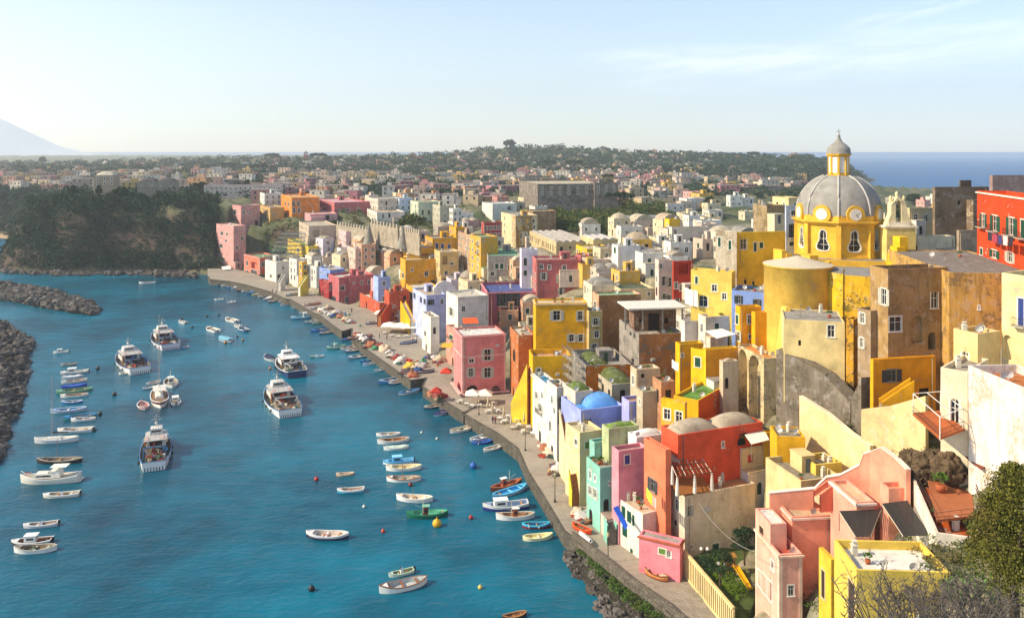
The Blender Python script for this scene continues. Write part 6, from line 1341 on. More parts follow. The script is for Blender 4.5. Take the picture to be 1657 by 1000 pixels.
clb=[(789.5,663),(797,670),(815,680),(827,695),(839,680),(848,689),(664,650),(750,640)]
for i,(px,py) in enumerate(clb[:6]): parasol(px,py,0,'%s folded parasol from the left among the white tables'%ORD[i],'folded parasols',closed=True)
# tables and chairs
def tmesh():
    m=MB(); m.box((0,0,.72),1.0,1.0,.05,base=True); top=m.build('table_top',plain('e8e4da',.6)); m=MB(); m.box((0,0,0),.5,.5,.04,base=True); m.tube([(0,0,0),(0,0,.72)],.05,5); leg=m.build('leg',plain('6a6660',.5))
    m=MB(); m.box((0,0,.43),.42,.42,.05,base=True); m.box((0,.19,.48),.42,.04,.42,base=True); ch=m.build('seat',plain('cfc8ba',.7)); m=MB()
    for x in (-.18,.18):
        for y in (-.18,.18): m.box((x,y,0),.04,.04,.43,base=True)
    cl=m.build('chair_legs',plain('8a8478',.6)); r=(top.data,leg.data,ch.data,cl.data)
    for o in (top,leg,ch,cl): bpy.data.objects.remove(o)
    return r
TM=tmesh()
def table(px,py,grp,i,where,z=2.81):
    a=G(px,py,z); t=thing('table','x','table',tuple(a),grp,R.uniform(0,1.5)); put(TM[0],'table_top',t,(0,0,0)); put(TM[1],'leg',t,(0,0,0))
    for k in range(R.choice([1,2,2,3])):
        an=R.uniform(0,6.28); c=thing('chair','pale chair pulled up to a white table '+where,'chair',(a.x+.85*math.cos(an),a.y+.85*math.sin(an),z),'chairs of the '+where.split()[-1]+' tables',an-math.pi/2); put(TM[2],'seat',c,(0,0,0)); put(TM[3],'leg',c,(0,0,0))
    return t
tl=[(799,665),(792,668),(809,680),(816,685),(822,677),(836,683),(830,695),(840,691),(847,701),(855,695),(850,683),(806,668),(862,705),(843,676)]
rank([(a,table(a,b,'white tables on the lower quay',i,'on the lower quay'),'white') for i,(a,b) in enumerate(tl)],'on the lower quay','table')
tl=[(755,657),(764,660),(776,659),(790,659),(798,655),(745,652)]
rank([(a,table(a,b,'tables before the pink house',i,'before the pink house'),'white') for i,(a,b) in enumerate(tl)],'before the pink house','table')
tl=[(612,522),(620,527),(628,521),(640,523),(655,524),(622,541),(635,545),(645,547),(658,546),(670,544),(668,551)]
rank([(a,table(a,b,'tables under the upper parasols',i,'under the restaurant parasols'),'white') for i,(a,b) in enumerate(tl)],'under the restaurant parasols','table')
# net heaps under tarpaulins
NC={'e0dad0':'white','3f8a5a':'green','8a3a34':'dark red','c8b49a':'beige','b8342c':'red','d8b440':'yellow','5a4a52':'dark purple','2f4a7a':'dark blue','a86a4a':'rust','c9c0b8':'grey white'}
hp=[(520,503,'e0dad0'),(527,507,'c9c0b8'),(535,510,'e0dad0'),(540,513,'2f4a7a'),(531,500,'c8b49a'),(545,507,'c9c0b8'),(551,514,'a86a4a'),(560,518,'c8b49a'),(567,522,'c9c0b8'),(578,543,'8a3a34'),(583,546,'e0dad0'),(589,551,'e0dad0'),(597,555,'5a4a52'),(601,561,'a86a4a'),(607,565,'3f8a5a'),(614,562,'8a3a34'),(619,562,'e0dad0'),(623,567,'c8b49a'),(630,571,'e0dad0'),(636,577,'c9c0b8'),(643,580,'8a3a34'),(649,587,'e0dad0'),(656,584,'b8342c'),(662,587,'b8342c'),(664,594,'d8b440'),(671,597,'c8b49a'),(676,602,'2f4a7a'),(659,603,'5a4a52'),(668,608,'a86a4a'),(680,594,'c9c0b8'),(684,588,'3f8a5a'),(695,578,'5a4a52'),(704,580,'c9c0b8'),(712,585,'c8b49a'),(700,640,'a86a4a'),(712,643,'8a3a34'),(880,722,'c9c0b8'),(886,728,'a86a4a'),(893,735,'c8b49a'),(900,755,'5a4a52'),(906,762,'c9c0b8'),(936,830,'c8b49a'),(944,838,'c9c0b8')]
def heap(px,py,c,r,z=2.8):
    a=G(px,py,z); t=thing('net_pile','x','net pile',tuple(a),'heaps of nets on the quay'); m=MB(); r*=1.25; m.blob(a,r,r*R.uniform(.7,1),r*R.uniform(.6,.9),R.randrange(9999),14,6,.3,0,True); m.build('tarpaulin',plain(c,.85,0,.35,2.5),t)
    for k in range(3): b=a+Vector((R.uniform(-1,1)*r,R.uniform(-1.1,-.4)*r,0)); m=MB(); m.blob(b,r*.4,r*.35,r*.3,R.randrange(9999),9,4,.45,0,True); m.build('net',plain(R.choice(['7a4a38','5a5f58','a89878','3a5a4a','b04a30']),.95,0,.5,6),t)
    for k in range(2): b=a+Vector((R.uniform(-1,1)*r*1.1,R.uniform(-.8,.8)*r,R.uniform(.3,.6)*r)); m=MB(); m.lathe(b,[(0,-.18),(.2,-.1),(.2,.1),(0,.18)],8); m.build('float',plain(R.choice(['d86a30','e0dcd0','d8b030']),.6),t)
    return t
rank([(a,heap(a,b,c,R.uniform(.9,1.7)),NC[c]) for a,b,c in hp],'along the quay','net heap')
mk=[(548,511),(556,505),(562,510),(570,514),(578,518),(585,520),(552,500),(590,526)]
for i,(px,py) in enumerate(mk): a=G(px,py,2.8); m=MB(); m.tube([a,a+Vector((.3,0,R.uniform(2.5,4)))],.07,5); o=m.build('pole',plain('b8a88a',.8),None,a); tag(o,'%s upright wooden pole from the left on the net drying pier'%ORD[i],'pole','poles on the net drying pier')
for i in range(14):
    px,py=R.choice([(560,512),(575,530),(600,552),(640,575),(690,583),(700,590),(668,590),(655,582)]); a=G(px+R.uniform(-8,8),py+R.uniform(-4,4),2.8); c=R.choice(['2f6ab0','e0dcd0','c86a30','3a8a6a']); m=MB(); m.box(a,.7,.45,.4,R.uniform(0,3),base=True); m.box(a+Vector((0,0,.42)),.66,.42,.35,R.uniform(0,3),base=True); o=m.build('fish_crate',plain(c,.6),None,a); tag(o,'plastic fish crates stacked between the net heaps of the quay','crate','fish crates on the quay')
# awnings, sails, laundry
def awn(lab,q,c,posts=1,cat='awning',nm='awning'):
    v=[P(*p) for p in q]; t=thing(nm,lab,cat,tuple(v[0]-Vector((0,0,2.3)))); panel(t,'canopy',v,plain(c,.8,0,.12,1),.06)
    if posts:
        m=MB()
        for p in v: m.tube([p-Vector((0,0,2.4)),p],.05,4)
        m.build('post',plain('8a8478',.6),t)
awn('bright orange awning on the roof terrace behind the pink quay house',[(748,515,232),(771,514,232),(775,523,226),(750,524,226)],'e8581c')
awn('yellow awning over the doorway left of the pink quay house',[(716,556,228),(733,555,226),(730,563,221),(713,562,223)],'e0a020')
awn('white canopy slab on the roof terrace below the sky blue house',[(1141,536,153),(1168,532,153.5),(1191,541,148),(1160,548,147)],'e0dcd2')
awn('white cloth canopy over the plant filled terrace right of the coral house',[(1203,701,128),(1236,694,130),(1245,712,125),(1216,719,123)],'e6dfd0')
awn('sunlit pale boat shed roof on the far quay by the pink tower',[(358,432,426),(372,430,428),(374,436,420),(361,437,418)],'e4e0d6')
awn('blue tarpaulin stretched across the front of the weathered white house',[(992,822,124),(1000,818,125),(1016,850,121),(1012,858,120)],'1c5ad0',0,'tarpaulin','tarpaulin')
def laundry(lab,a,b,cols,h=1.0):
    a,b=P(*a),P(*b); t=thing('clothes_line',lab,'laundry',tuple(a)); m=MB(); m.tube([a.lerp(b,i/6)-Vector((0,0,.25*4*(i/6)*(1-i/6))) for i in range(7)],.015,3); m.build('line',plain('8a8a88',.6),t); n=len(cols)
    for i,c in enumerate(cols):
        f=(i+.5)/n; p=a.lerp(b,f)-Vector((0,0,4*.25*f*(1-f))); d=(b-a)/n*.42; m=MB(); rows=[[p-d-Vector((0,0,h*k/3))+Vector((0,.05*math.sin(k+i),0)) for k in range(4)],[p-Vector((0,.06,h*k/3)) for k in range(4)],[p+d-Vector((0,0,h*k/3))+Vector((0,.05*math.cos(k+i),0)) for k in range(4)]]; m.grid(rows); m.build('cloth',plain(c,.9,0,.08,2),t)
laundry('big white sheets hanging on the wall of the pale yellow stepped house',(1108,464,163),(1129,470,160),['e6e4e0','e0dee0','eae6e0'],3.2)
laundry('lime green and pink washing strung below the coral orange house',(1046,786,121.5),(1062,806,119),['a8d030','b8dc3a','a0c830','d89a90','d8b0a8'],1.6)
laundry('dark clothes drying on the balconies of the red palace',(1598,374,131.5),(1640,383,119.5),['2a2a3a','a03a50','3a3a6a','d0c8c0','2a2430'],1.4)
laundry('white washing on the yellow house balcony in the middle of the slope',(1087,580,146),(1098,586,144),['e6e2da','d8d4dc','e2dcd0'],1.5)
m=MB(); a,b=P(1130,813,119),P(1223,893,97.5); m.tube([a.lerp(b,i/10)-Vector((0,0,1.2*4*(i/10)*(1-i/10))) for i in range(11)],.03,4); tag(m.build('overhead_cable',plain('a8a49c',.6),None,a),'pale overhead cable slung from the cream building to the salmon house','cable')
# people
def person(px,py,top,bottom,lab,z=2.8,step=.25,hair='2a1e16',face=0,Y=None):
    a=G(px,py,z) if Y is None else P(px,py,Y); t=thing('person',lab,'person',tuple(a),None,face); sk='c08a68'
    V=[(0,0,.95),(0,0,1.15),(0,.0,1.38),(0,0,1.5),(0,.02,1.6),(0,.03,1.72),(.18,0,1.42),(.24,-.02,1.15),(.26,.1,.9),(.27,.13,.8),(-.18,0,1.42),(-.24,.02,1.15),(-.26,.06,.9),(-.27,.09,.8),(.1,0,.9),(.11,step*.5,.5),(.11,step*.6-.05,.1),(.11,step*.6+.12,.04),(-.1,0,.9),(-.11,-step*.3,.5),(-.11,-step*.9,.1),(-.11,-step*.9+.16,.04)]
    E=[(0,1),(1,2),(2,3),(3,4),(4,5),(2,6),(6,7),(7,8),(8,9),(2,10),(10,11),(11,12),(12,13),(0,14),(14,15),(15,16),(16,17),(0,18),(18,19),(19,20),(20,21)]
    rad=[.15,.14,.15,.06,.1,.085,.07,.05,.035,.04,.07,.05,.035,.04,.1,.075,.05,.045,.1,.075,.05,.045]
    me=bpy.data.meshes.new('body'); me.from_pydata(V,E,[]); o=bpy.data.objects.new('body',me); col.objects.link(o); o.parent=t
    mo=o.modifiers.new('skin','SKIN'); 
    for i,v in enumerate(me.skin_vertices[0].data): v.radius=(rad[i]*(1.2 if i in(0,1,2) else 1),rad[i]); v.use_root=(i==0)
    mo.use_smooth_shade=True; o.modifiers.new('sub','SUBSURF').levels=1; o.modifiers['sub'].render_levels=2
    mt,tt,bb=nt('clothed_skin'); sp_=tt.nodes.new('ShaderNodeSeparateXYZ'); tt.links.new(tt.nodes.new('ShaderNodeTexCoord').outputs['Object'],sp_.inputs[0])
    cr=tt.nodes.new('ShaderNodeValToRGB'); cr.color_ramp.interpolation='CONSTANT'; e=cr.color_ramp.elements; e[0].position=0; e[0].color=(*lin('2a2420'),1); e[1].position=.06/1.8; e[1].color=(*lin(bottom),1)
    for p_,c_ in ((.93/1.8,top),(1.49/1.8,sk)): q=e.new(p_); q.color=(*lin(c_),1)
    dv=tt.nodes.new('ShaderNodeMath'); dv.operation='DIVIDE'; dv.inputs[1].default_value=1.8; tt.links.new(sp_.outputs['Z'],dv.inputs[0]); tt.links.new(dv.outputs[0],cr.inputs[0]); tt.links.new(cr.outputs[0],bb.inputs['Base Color']); bb.inputs['Roughness'].default_value=.85; me.materials.append(mt)
    m=MB(); m.blob((0,-.015,1.72),.115,.125,.12,2,12,8,.03); m.build('hair',plain(hair,.9),t,(0,0,0)); m=MB(); m.blob((0,.12,1.64),.02,.03,.035,2,6,4,0)
    m.build('nose',plain(sk,.7),t,(0,0,0))
person(797.5,685,'3a3a58','2c2c34','person in a dark blue jacket walking with another on the lower quay',face=.4)
person(801.5,686,'8a2a2a','20202a','person in a dark red coat walking beside the one in dark blue',face=.2)
person(569,506,'22242a','1c1e24','person in black standing alone on the far part of the quay')
person(614,548,'22242a','3a3a40','person in dark clothes by the net heaps',face=2)
person(626,551,'a82a30','2a2a30','person in a red sweater working at the nets',face=1)
person(668,554,'e06a20','3a3a44','person in an orange vest on the plaza',face=1); person(674,556,'2a3a6a','22242c','person in blue next to the one in an orange vest',face=-1)
person(441,474,'5a5048','2c2a30','person sitting close to another on the far quay',step=.4); person(447,476,'3a3a44','2c2a30','second person on the far quay bench spot',step=.4)
pz=lambda py: F*(HC-bh['zr'])/(py-HY)
person(1206,465,'22222a','1c1c24','person in black on the piazza behind the sky blue house',Y=pz(465)); person(1219,467,'2a2420','1c1c24','right hand person in black on the piazza behind the sky blue house',Y=pz(467))
person(1024,592,'3a3a44','2a2a30','workman on the grey building shell',Y=160)
# scaffolding on the grey shell
t=thing('scaffolding','metal scaffolding on the seaward side of the roofless grey block','scaffolding',tuple(P(935,640,160)))
a,b=P(924,566,171),P(950,588,161.5)
for j in range(6):
    z=a.z+1.0-j*1.9
    m=MB(); p0=Vector((a.x-.9,a.y-.6,z)); p1=Vector((b.x-.9,b.y-.9,z)); m.tube([p0,p1],.05,4); m.tube([p0+Vector((-.9,-.3,0)),p1+Vector((-.9,-.3,0))],.05,4); m.build('rail',plain('9a9a98',.4,.6),t)
    if j: m=MB(); m.face([p0,p1,p1+Vector((-.9,-.3,0)),p0+Vector((-.9,-.3,0))]); m.build('plank',plain('a89a80',.9),t)
for i in range(6):
    q=a.lerp(b,i/5)
    for o_ in ((-.9,-.6),(-1.8,-.9)): m=MB(); m.tube([(q.x+o_[0],q.y+o_[1],a.z+1.6),(q.x+o_[0],q.y+o_[1],a.z-12)],.05,4); m.build('upright',plain('9a9a98',.4,.6),t)
# far left extras
m=MB(); m.face([tuple(G(x,y,.25)) for x,y in ((-60,372),(0,376),(30,378),(30,387),(0,386),(-60,384))]); tag(m.build('beach',plain('b49a78',1,0,.2,.05)),kind='structure')
C=ground(495,262,1300); t=thing('bell_tower','dark red bell tower with an arched opening on the far skyline','bell tower',tuple(C)); s=C.y/F
m=MB(); m.box((C.x,C.y,C.z-3),6*s,5*s,10*s+3,0,base=True); m.build('tower',stucco('8a4a48',.3),t); m=MB()
for dx in (-1.9,1.9): m.box((C.x+dx*s,C.y,C.z+10*s),1.2*s,3.4*s,4*s,0,base=True)
m.box((C.x,C.y,C.z+14*s),5*s,4*s,1*s,0,base=True); m.build('belfry',stucco('8a4a48',.3),t); m=MB(); m.lathe((C.x,C.y,C.z+15*s),[(1.8*s,0),(1.4*s,1.2*s),(.3*s,2.4*s),(0,3*s)],10); m.build('cap',stucco('7a4a48',.3),t)
# ---------------------------------------------------------------- boats
def hull(L,B,D,st):
    S=[]; n=14
    for i in range(n+1):
        s=-1+2*i/n; e=2.6
        hb=(1-abs(s)**e) if st=='d' or s>0 else max(1-abs(s)**e*.28,.7)
        if st=='d' and s<0: hb=(1-abs(s)**3.2)
        hb=max(hb,.02)*B/2; sh=D*(.72+.30*s*s+(.22*max(s,0)**2)); S.append((s*L/2*(1.0),hb,sh))
    return S
def hull_parts(root,L,B,D,st,c_h,c_top,c_in,c_g,floor=.12,deck=None,c_b=None):
    S=hull(L,B,D,st); o=MB(); rows=[]
    for k in (0,1,2,3,4):
        f=[(0,-.45),(.72,-.3),(.9,.02),(.965,.55),(1,1)][k]
        rows.append([(x*(1+.03*f[1]*(1 if x>0 else .3)),hb*f[0],(sh*f[1] if f[1]>0 else f[1])) for x,hb,sh in S])
    for sg in (1,-1):
        R_=[[(x,y*sg,z) for x,y,z in r] for r in rows]; o.grid(R_[:3],2,True); o.grid(R_[2:4],0,True); o.grid(R_[3:],1,True)
    if st!='d': x,hb,sh=S[0]; o.face([(x,-hb,sh),(x,hb,sh),(x,hb*.9,0),(x,hb*.7,-.3),(x,-hb*.7,-.3),(x,-hb*.9,0)],0)
    ho=o.build('hull',[plain(c_h,.35,0,.12,1.5),plain(c_top,.35,0,.12,1.5),plain(c_b or '5a2f2a',.6)],root,(0,0,0))
    g=MB()
    for sg in (1,-1):
        a=[(x*1.02,hb*sg*1.0+.05*sg,sh+.03) for x,hb,sh in S]; b=[(x*.985,max(0,hb-.13)*sg,sh+.03) for x,hb,sh in S]; g.grid([a,b],0,False); g.grid([a,[(x,y,z-.1) for x,y,z in a]],0,False); g.grid([b,[(x,y,z-.06) for x,y,z in b]],0,False)
    if st!='d': x,hb,sh=S[0]; g.box((x+.03,0,sh+.01),.14,hb*2+.1,.1)
    g.build('gunwale',plain(c_g,.5,0,.2),root,(0,0,0))
    m=MB(); fl=deck if deck is not None else floor
    a=[[(x*.985,max(0,hb-.13)*sg,sh+.0) for x,hb,sh in S] for sg in (1,-1)]; b=[[(x*.95,max(0,hb-.2)*sg*.92,fl*(1 if deck is None else 1)+(0 if deck is None else sh-D*.75)) for x,hb,sh in S] for sg in (1,-1)]
    m.grid([a[0],b[0]],0,False); m.grid([a[1],b[1]],0,False); m.grid([b[0],b[1]],0,False)
    if st!='d': m.face([a[0][0],a[1][0],b[1][0],b[0][0]])
    m.build('interior' if deck is None else 'deck',plain(c_in,.7,0,.3,2),root,(0,0,0)); return S
def gw(S,x): 
    xs=[s[0] for s in S]; return float(np.interp(x,xs,[s[1] for s in S])),float(np.interp(x,xs,[s[2] for s in S]))
def lb(root,nm,c,pos,dim,rz=0,taper=None,parent=None,mat=None):
    m=MB(); x,y,z=pos; a,b,h=dim
    if taper: 
        p=[(-a/2,-b/2),(a/2,-b/2),(a/2,b/2),(-a/2,b/2)]; q=[(u*taper[0]+taper[1]*a,v*(taper[2] if len(taper)>2 else taper[0])) for u,v in p]
        m.prism([(x+u,y+v) for u,v in p],z,z+h,0,[(x+u,y+v) for u,v in q])
    else: m.box((x,y,z),a,b,h,rz,base=True)
    return m.build(nm,mat or plain(c,.5,0,.15),parent or root,(0,0,0))
SCH={}
def cabin(root,x,w,l,h,z,c='e8e6e0',rc=None,hood=.1):
    cb_=lb(root,'cabin',c,(x,0,z),(l,w,h),0,(.9,-.02))
    m=MB(); zz=z+h*.55; t=h*.3
    for sy in (-1,1): m.box((x-l*.03,sy*w*.475,zz),l*.62,.03,t)
    m.box((x+l*.455,0,zz),.03,w*.7,t); m.build('window',GLASS,cb_,(0,0,0)) if 0 else None
    for sy in (-1,1):
        q=MB(); q.box((x-l*.03,sy*w*.478,zz),l*.6,.03,t); q.build('window',GLASS,cb_,(0,0,0))
    for sx in (-1,1):
        q=MB(); q.box((x-l*.01+sx*l*.465,0,zz),.04,w*.66,t); q.build('window',GLASS,cb_,(0,0,0))
    lb(root,'cabin_roof',rc or c,(x-.05,0,z+h),(l+hood*2,w+.1,.08)); return cb_
def outboard(root,x,z,c='22242a'):
    m=MB(); m.box((x-.18,0,z+.05),.34,.3,.45,base=True); m.box((x-.2,0,z-.6),.14,.12,.7,base=True); m.tube([(x,0,z+.2),(x+.5,.05,z+.3)],.03,4); m.build('outboard_motor',plain(c,.35),root,(0,0,0))
def rope(root,a,b,sag=.3,r=.02):
    a,b=Vector(a),Vector(b); m=MB(); m.tube([a.lerp(b,i/8)-Vector((0,0,sag*4*(i/8)*(1-i/8))) for i in range(9)],r,3); m.build('mooring_rope',plain('b8b09a',.9),root,(0,0,0))
BOATS=[]
def boat(bx,by,sx,sy,kind,ch,ct,ci,cg,label,bm=.34,D=None,st=None,group=None,cc=None,z=0,cb_=None,**k):
    a,b=G(bx,by,z),G(sx,sy,z); c=(a+b)/2; d=(a-b).to_2d(); L=d.length; rz=math.atan2(d.y,d.x)
    L=min(max(L,2.6),24); cat={'sail':'sailboat','trawler':'fishing boat','fishing':'fishing boat','yacht':'motor yacht','motor':'motorboat'}.get(kind,'boat')
    nm={'sail':'sailing_boat','trawler':'trawler','fishing':'fishing_boat','yacht':'motor_yacht','motor':'motorboat'}.get(kind,'rowing_boat' if kind in('row','cover') else 'cabin_boat')
    t=thing(nm,label,cat,(c.x,c.y,z),group,rz); rnd=random.Random(int(bx*3+by*7)); B=L*bm; D=D or min(.8,.34+L*.055)
    st=st or ('t' if kind in('motor','cabin','yacht') else 'd')
    if kind=='trawler': return trawler(t,L,B,k,rnd)
    deck=None
    if kind in('sail','yacht'): deck=D*.62
    S=hull_parts(t,L,B,D,st,ch,ct,ci,cg,c_b=cb_,deck=deck,floor=.14)
    if kind in('row','motor','cabin','fishing'):
        xs={'row':(-.28,.02,.3),'motor':(-.25,.1),'cabin':(-.36,),'fishing':(-.36,.36)}[kind]
        for q in xs:
            w,s=gw(S,q*L); lb(t,'seat',cg if rnd.random()<.5 else 'a9825a',(q*L,0,s-.24),(L*.05,w*1.84,.06))
        w,s=gw(S,.4*L); m=MB(); m.face([(L*.485,0,s+.05),(L*.33,w*1.25,s*.97),(L*.33,-w*1.25,s*.97)]); m.build('foredeck',plain(ct if rnd.random()<.5 else ci,.5,0,.2),t,(0,0,0))
        if rnd.random()<.55: 
            m=MB(); m.blob((rnd.uniform(-.15,.1)*L,rnd.uniform(-.1,.1)*B,.25),L*.09,B*.16,.28,rnd.randrange(99),8,4,.4,0,True); m.build('net_pile',plain(rnd.choice(['4a6a50','b08a3a','9a4a30','5a5f68','c8c0b0']),.95,0,.4,6),t,(0,0,0))
        for q in (-.25,.1):
            if rnd.random()<.6: w,s=gw(S,q*L); m=MB(); m.lathe((q*L,-(w+.09),s-.42),[(0,0),(.09,.05),(.09,.36),(0,.42)],7); m.build('fender',plain('d8d6d0',.5),t,(0,0,0))
        if rnd.random()<.5: m=MB(); m.tube([(-L*.3,B*.12,D*.75),(L*.2,B*.18,D*.85)],.035,4); m.box((-L*.33,B*.115,D*.73),.5,.14,.03); m.build('oar',plain('b88a50',.7),t,(0,0,0))
    if kind=='motor':
        outboard(t,-L/2,D*.55,k.get('oc','22242a')); m=MB(); lb(t,'console',ct,(-.02*L,0,.15),(.5,.7,.75),0,(.8,0)); m.face([(.06*L,-.3,.88),(.06*L,.3,.88),(.02*L,.26,1.25),(.02*L,-.26,1.25)]); m.build('windscreen',GLASS,t,(0,0,0))
    if kind=='cabin': 
        cabin(t,L*k.get('cx',.1),B*.62,L*.3,min(1.2,.5+L*.09),D*.55,cc or 'e8e6e0',k.get('rc')); outboard(t,-L/2,D*.55)
    if kind=='cover':
        m=MB(); rows=[]
        for x,hb,sh in S[1:-1]: rows.append([(x*.96,hb*f*1.02,sh+.05+.28*(1-abs(f))*(1+.3*math.sin(x*3))) for f in (-1,-.5,0,.5,1)])
        m.grid(rows,0,True); m.build('tarpaulin',plain(cc or '2a4f9a',.7,0,.3,2),t,(0,0,0))
    if kind=='fishing':
        h=min(1.9,.6+L*.14); cabin(t,L*k.get('cx',-.05),B*.4,L*.13,h,.25,cc or '7a3420',k.get('rc','8ac0a0'),.2)
        m=MB(); m.tube([(L*.1,0,.3),(L*.1,0,L*.34+.6)],.06,5); m.tube([(L*.1,0,L*.2),(L*.3,0,L*.3)],.035,4); m.build('mast',plain('c9c2b0',.6),t,(0,0,0))
    if kind=='sail':
        w,s=gw(S,.05*L); lb(t,'coachroof','e6e2da',(L*.06,0,D*.6),(L*.36,B*.46,.5),0,(.86,-.03)); H_=k.get('H',11)
        m=MB(); m.tube([(L*.1,0,D*.6),(L*.1,0,H_)],[.09,.06],6); m.tube([(L*.02,-.7,H_*.66),(L*.02,.7,H_*.66)],.025,3); m.build('mast',plain('b8b4ac',.4,.3),t,(0,0,0))
        m=MB(); m.tube([(L*.1,0,D+.9),(-L*.28,0,D+.8)],.05,5); m.build('boom',plain('b8b4ac',.4,.3),t,(0,0,0))
        m=MB(); m.tube([(L*.09,0,D+1.1),(-L*.1,0,D+1.02),(-L*.27,0,D+.95)],[.2,.15,.07],7); m.build('furled_sail',plain(cc or '2a3040',.8),t,(0,0,0))
        for e,w_ in (((L*.5,0,D*1.1),.015),((-L*.49,0,D),.015),((L*.08,B*.48,D),.012),((L*.08,-B*.48,D),.012)): m=MB(); m.tube([(L*.1,0,H_-.2),e],w_,3); m.build('stay',plain('8a8a88',.4,.5),t,(0,0,0))
        m=MB(); m.tube([(-L*.47,-B*.3,D+.7),(-L*.49,0,D+.7),(-L*.47,B*.3,D+.7)],.025,4); m.tube([(-L*.47,-B*.3,D*.8),(-L*.47,-B*.3,D+.7)],.02,4); m.tube([(-L*.47,B*.3,D*.8),(-L*.47,B*.3,D+.7)],.02,4); m.build('stern_rail',plain('c8c8c4',.3,.8),t,(0,0,0))
    if kind=='yacht':
        lb(t,'cabin','e4dccb',(L*.1,0,D*.75),(L*.42,B*.66,.85),0,(.78,-.08,.8)); 
        for sy in (-1,1): m=MB(); m.box((L*.08,sy*B*.305,D*.75+.45),L*.25,.06,.3); m.build('window',GLASS,t,(0,0,0))
        lb(t,'wheelhouse','e9e3d6',(-L*.1,0,D*.75),(L*.2,B*.6,1.3),0,(.85,-.03)); 
        m=MB(); m.face([(L*.015,-B*.25,D*.75+.85),(L*.015,B*.25,D*.75+.85),(-L*.01,B*.23,D*.75+1.28),(-L*.01,-B*.23,D*.75+1.28)]); m.build('windscreen',GLASS,t,(0,0,0))
        lb(t,'sunshade_roof','eae4d4',(-L*.17,0,D*.75+2.0),(L*.28,B*.62,.09)); m=MB()
        for x in (-.29,-.05):
            for y in (-.28,.28): m.tube([(L*x,B*y,D*.75+.8),(L*x,B*y,D*.75+2.0)],.03,4)
        m.build('post',plain('c8c8c4',.3,.8),t,(0,0,0))
        m=MB(); 
        for sy in (-1,1):
            pts=[(x,hb*.93*sy,sh+.65) for x,hb,sh in S[8:]]; m.tube(pts,.025,4)
            for x,y,z_ in pts[::2]: m.tube([(x,y,z_-.65),(x,y,z_)],.02,3)
        m.build('railing',plain('c8c8c4',.3,.8),t,(0,0,0))
        for x in (.42,.36): m=MB(); m.lathe((L*x,0,D+.5),[(.24,0),(.32,.06),(.24,.12)],12); m.build('life_ring',plain('d85a3a',.6),t,(0,0,0))
        lb(t,'swim_platform','cfc8b8',(-L*.53,0,.15),(L*.07,B*.7,.1))
    if k.get('mastonly'): m=MB(); m.tube([(L*.05,0,.3),(L*.05,0,k['mastonly'])],.05,5); m.build('mast',plain('8a7a62',.6),t,(0,0,0))
    if k.get('awn'): 
        m=MB(); zz=D+1.3
        for x in (-.1,.2):
            for y in (-.3,.3): m.tube([(L*x,B*y,D*.6),(L*x,B*y,zz)],.025,4)
        m.build('post',plain('b0b0ac',.4,.5),t,(0,0,0)); lb(t,'awning',k['awn'],(L*.05,0,zz),(L*.36,B*.7,.05))
    BOATS.append(t); return t
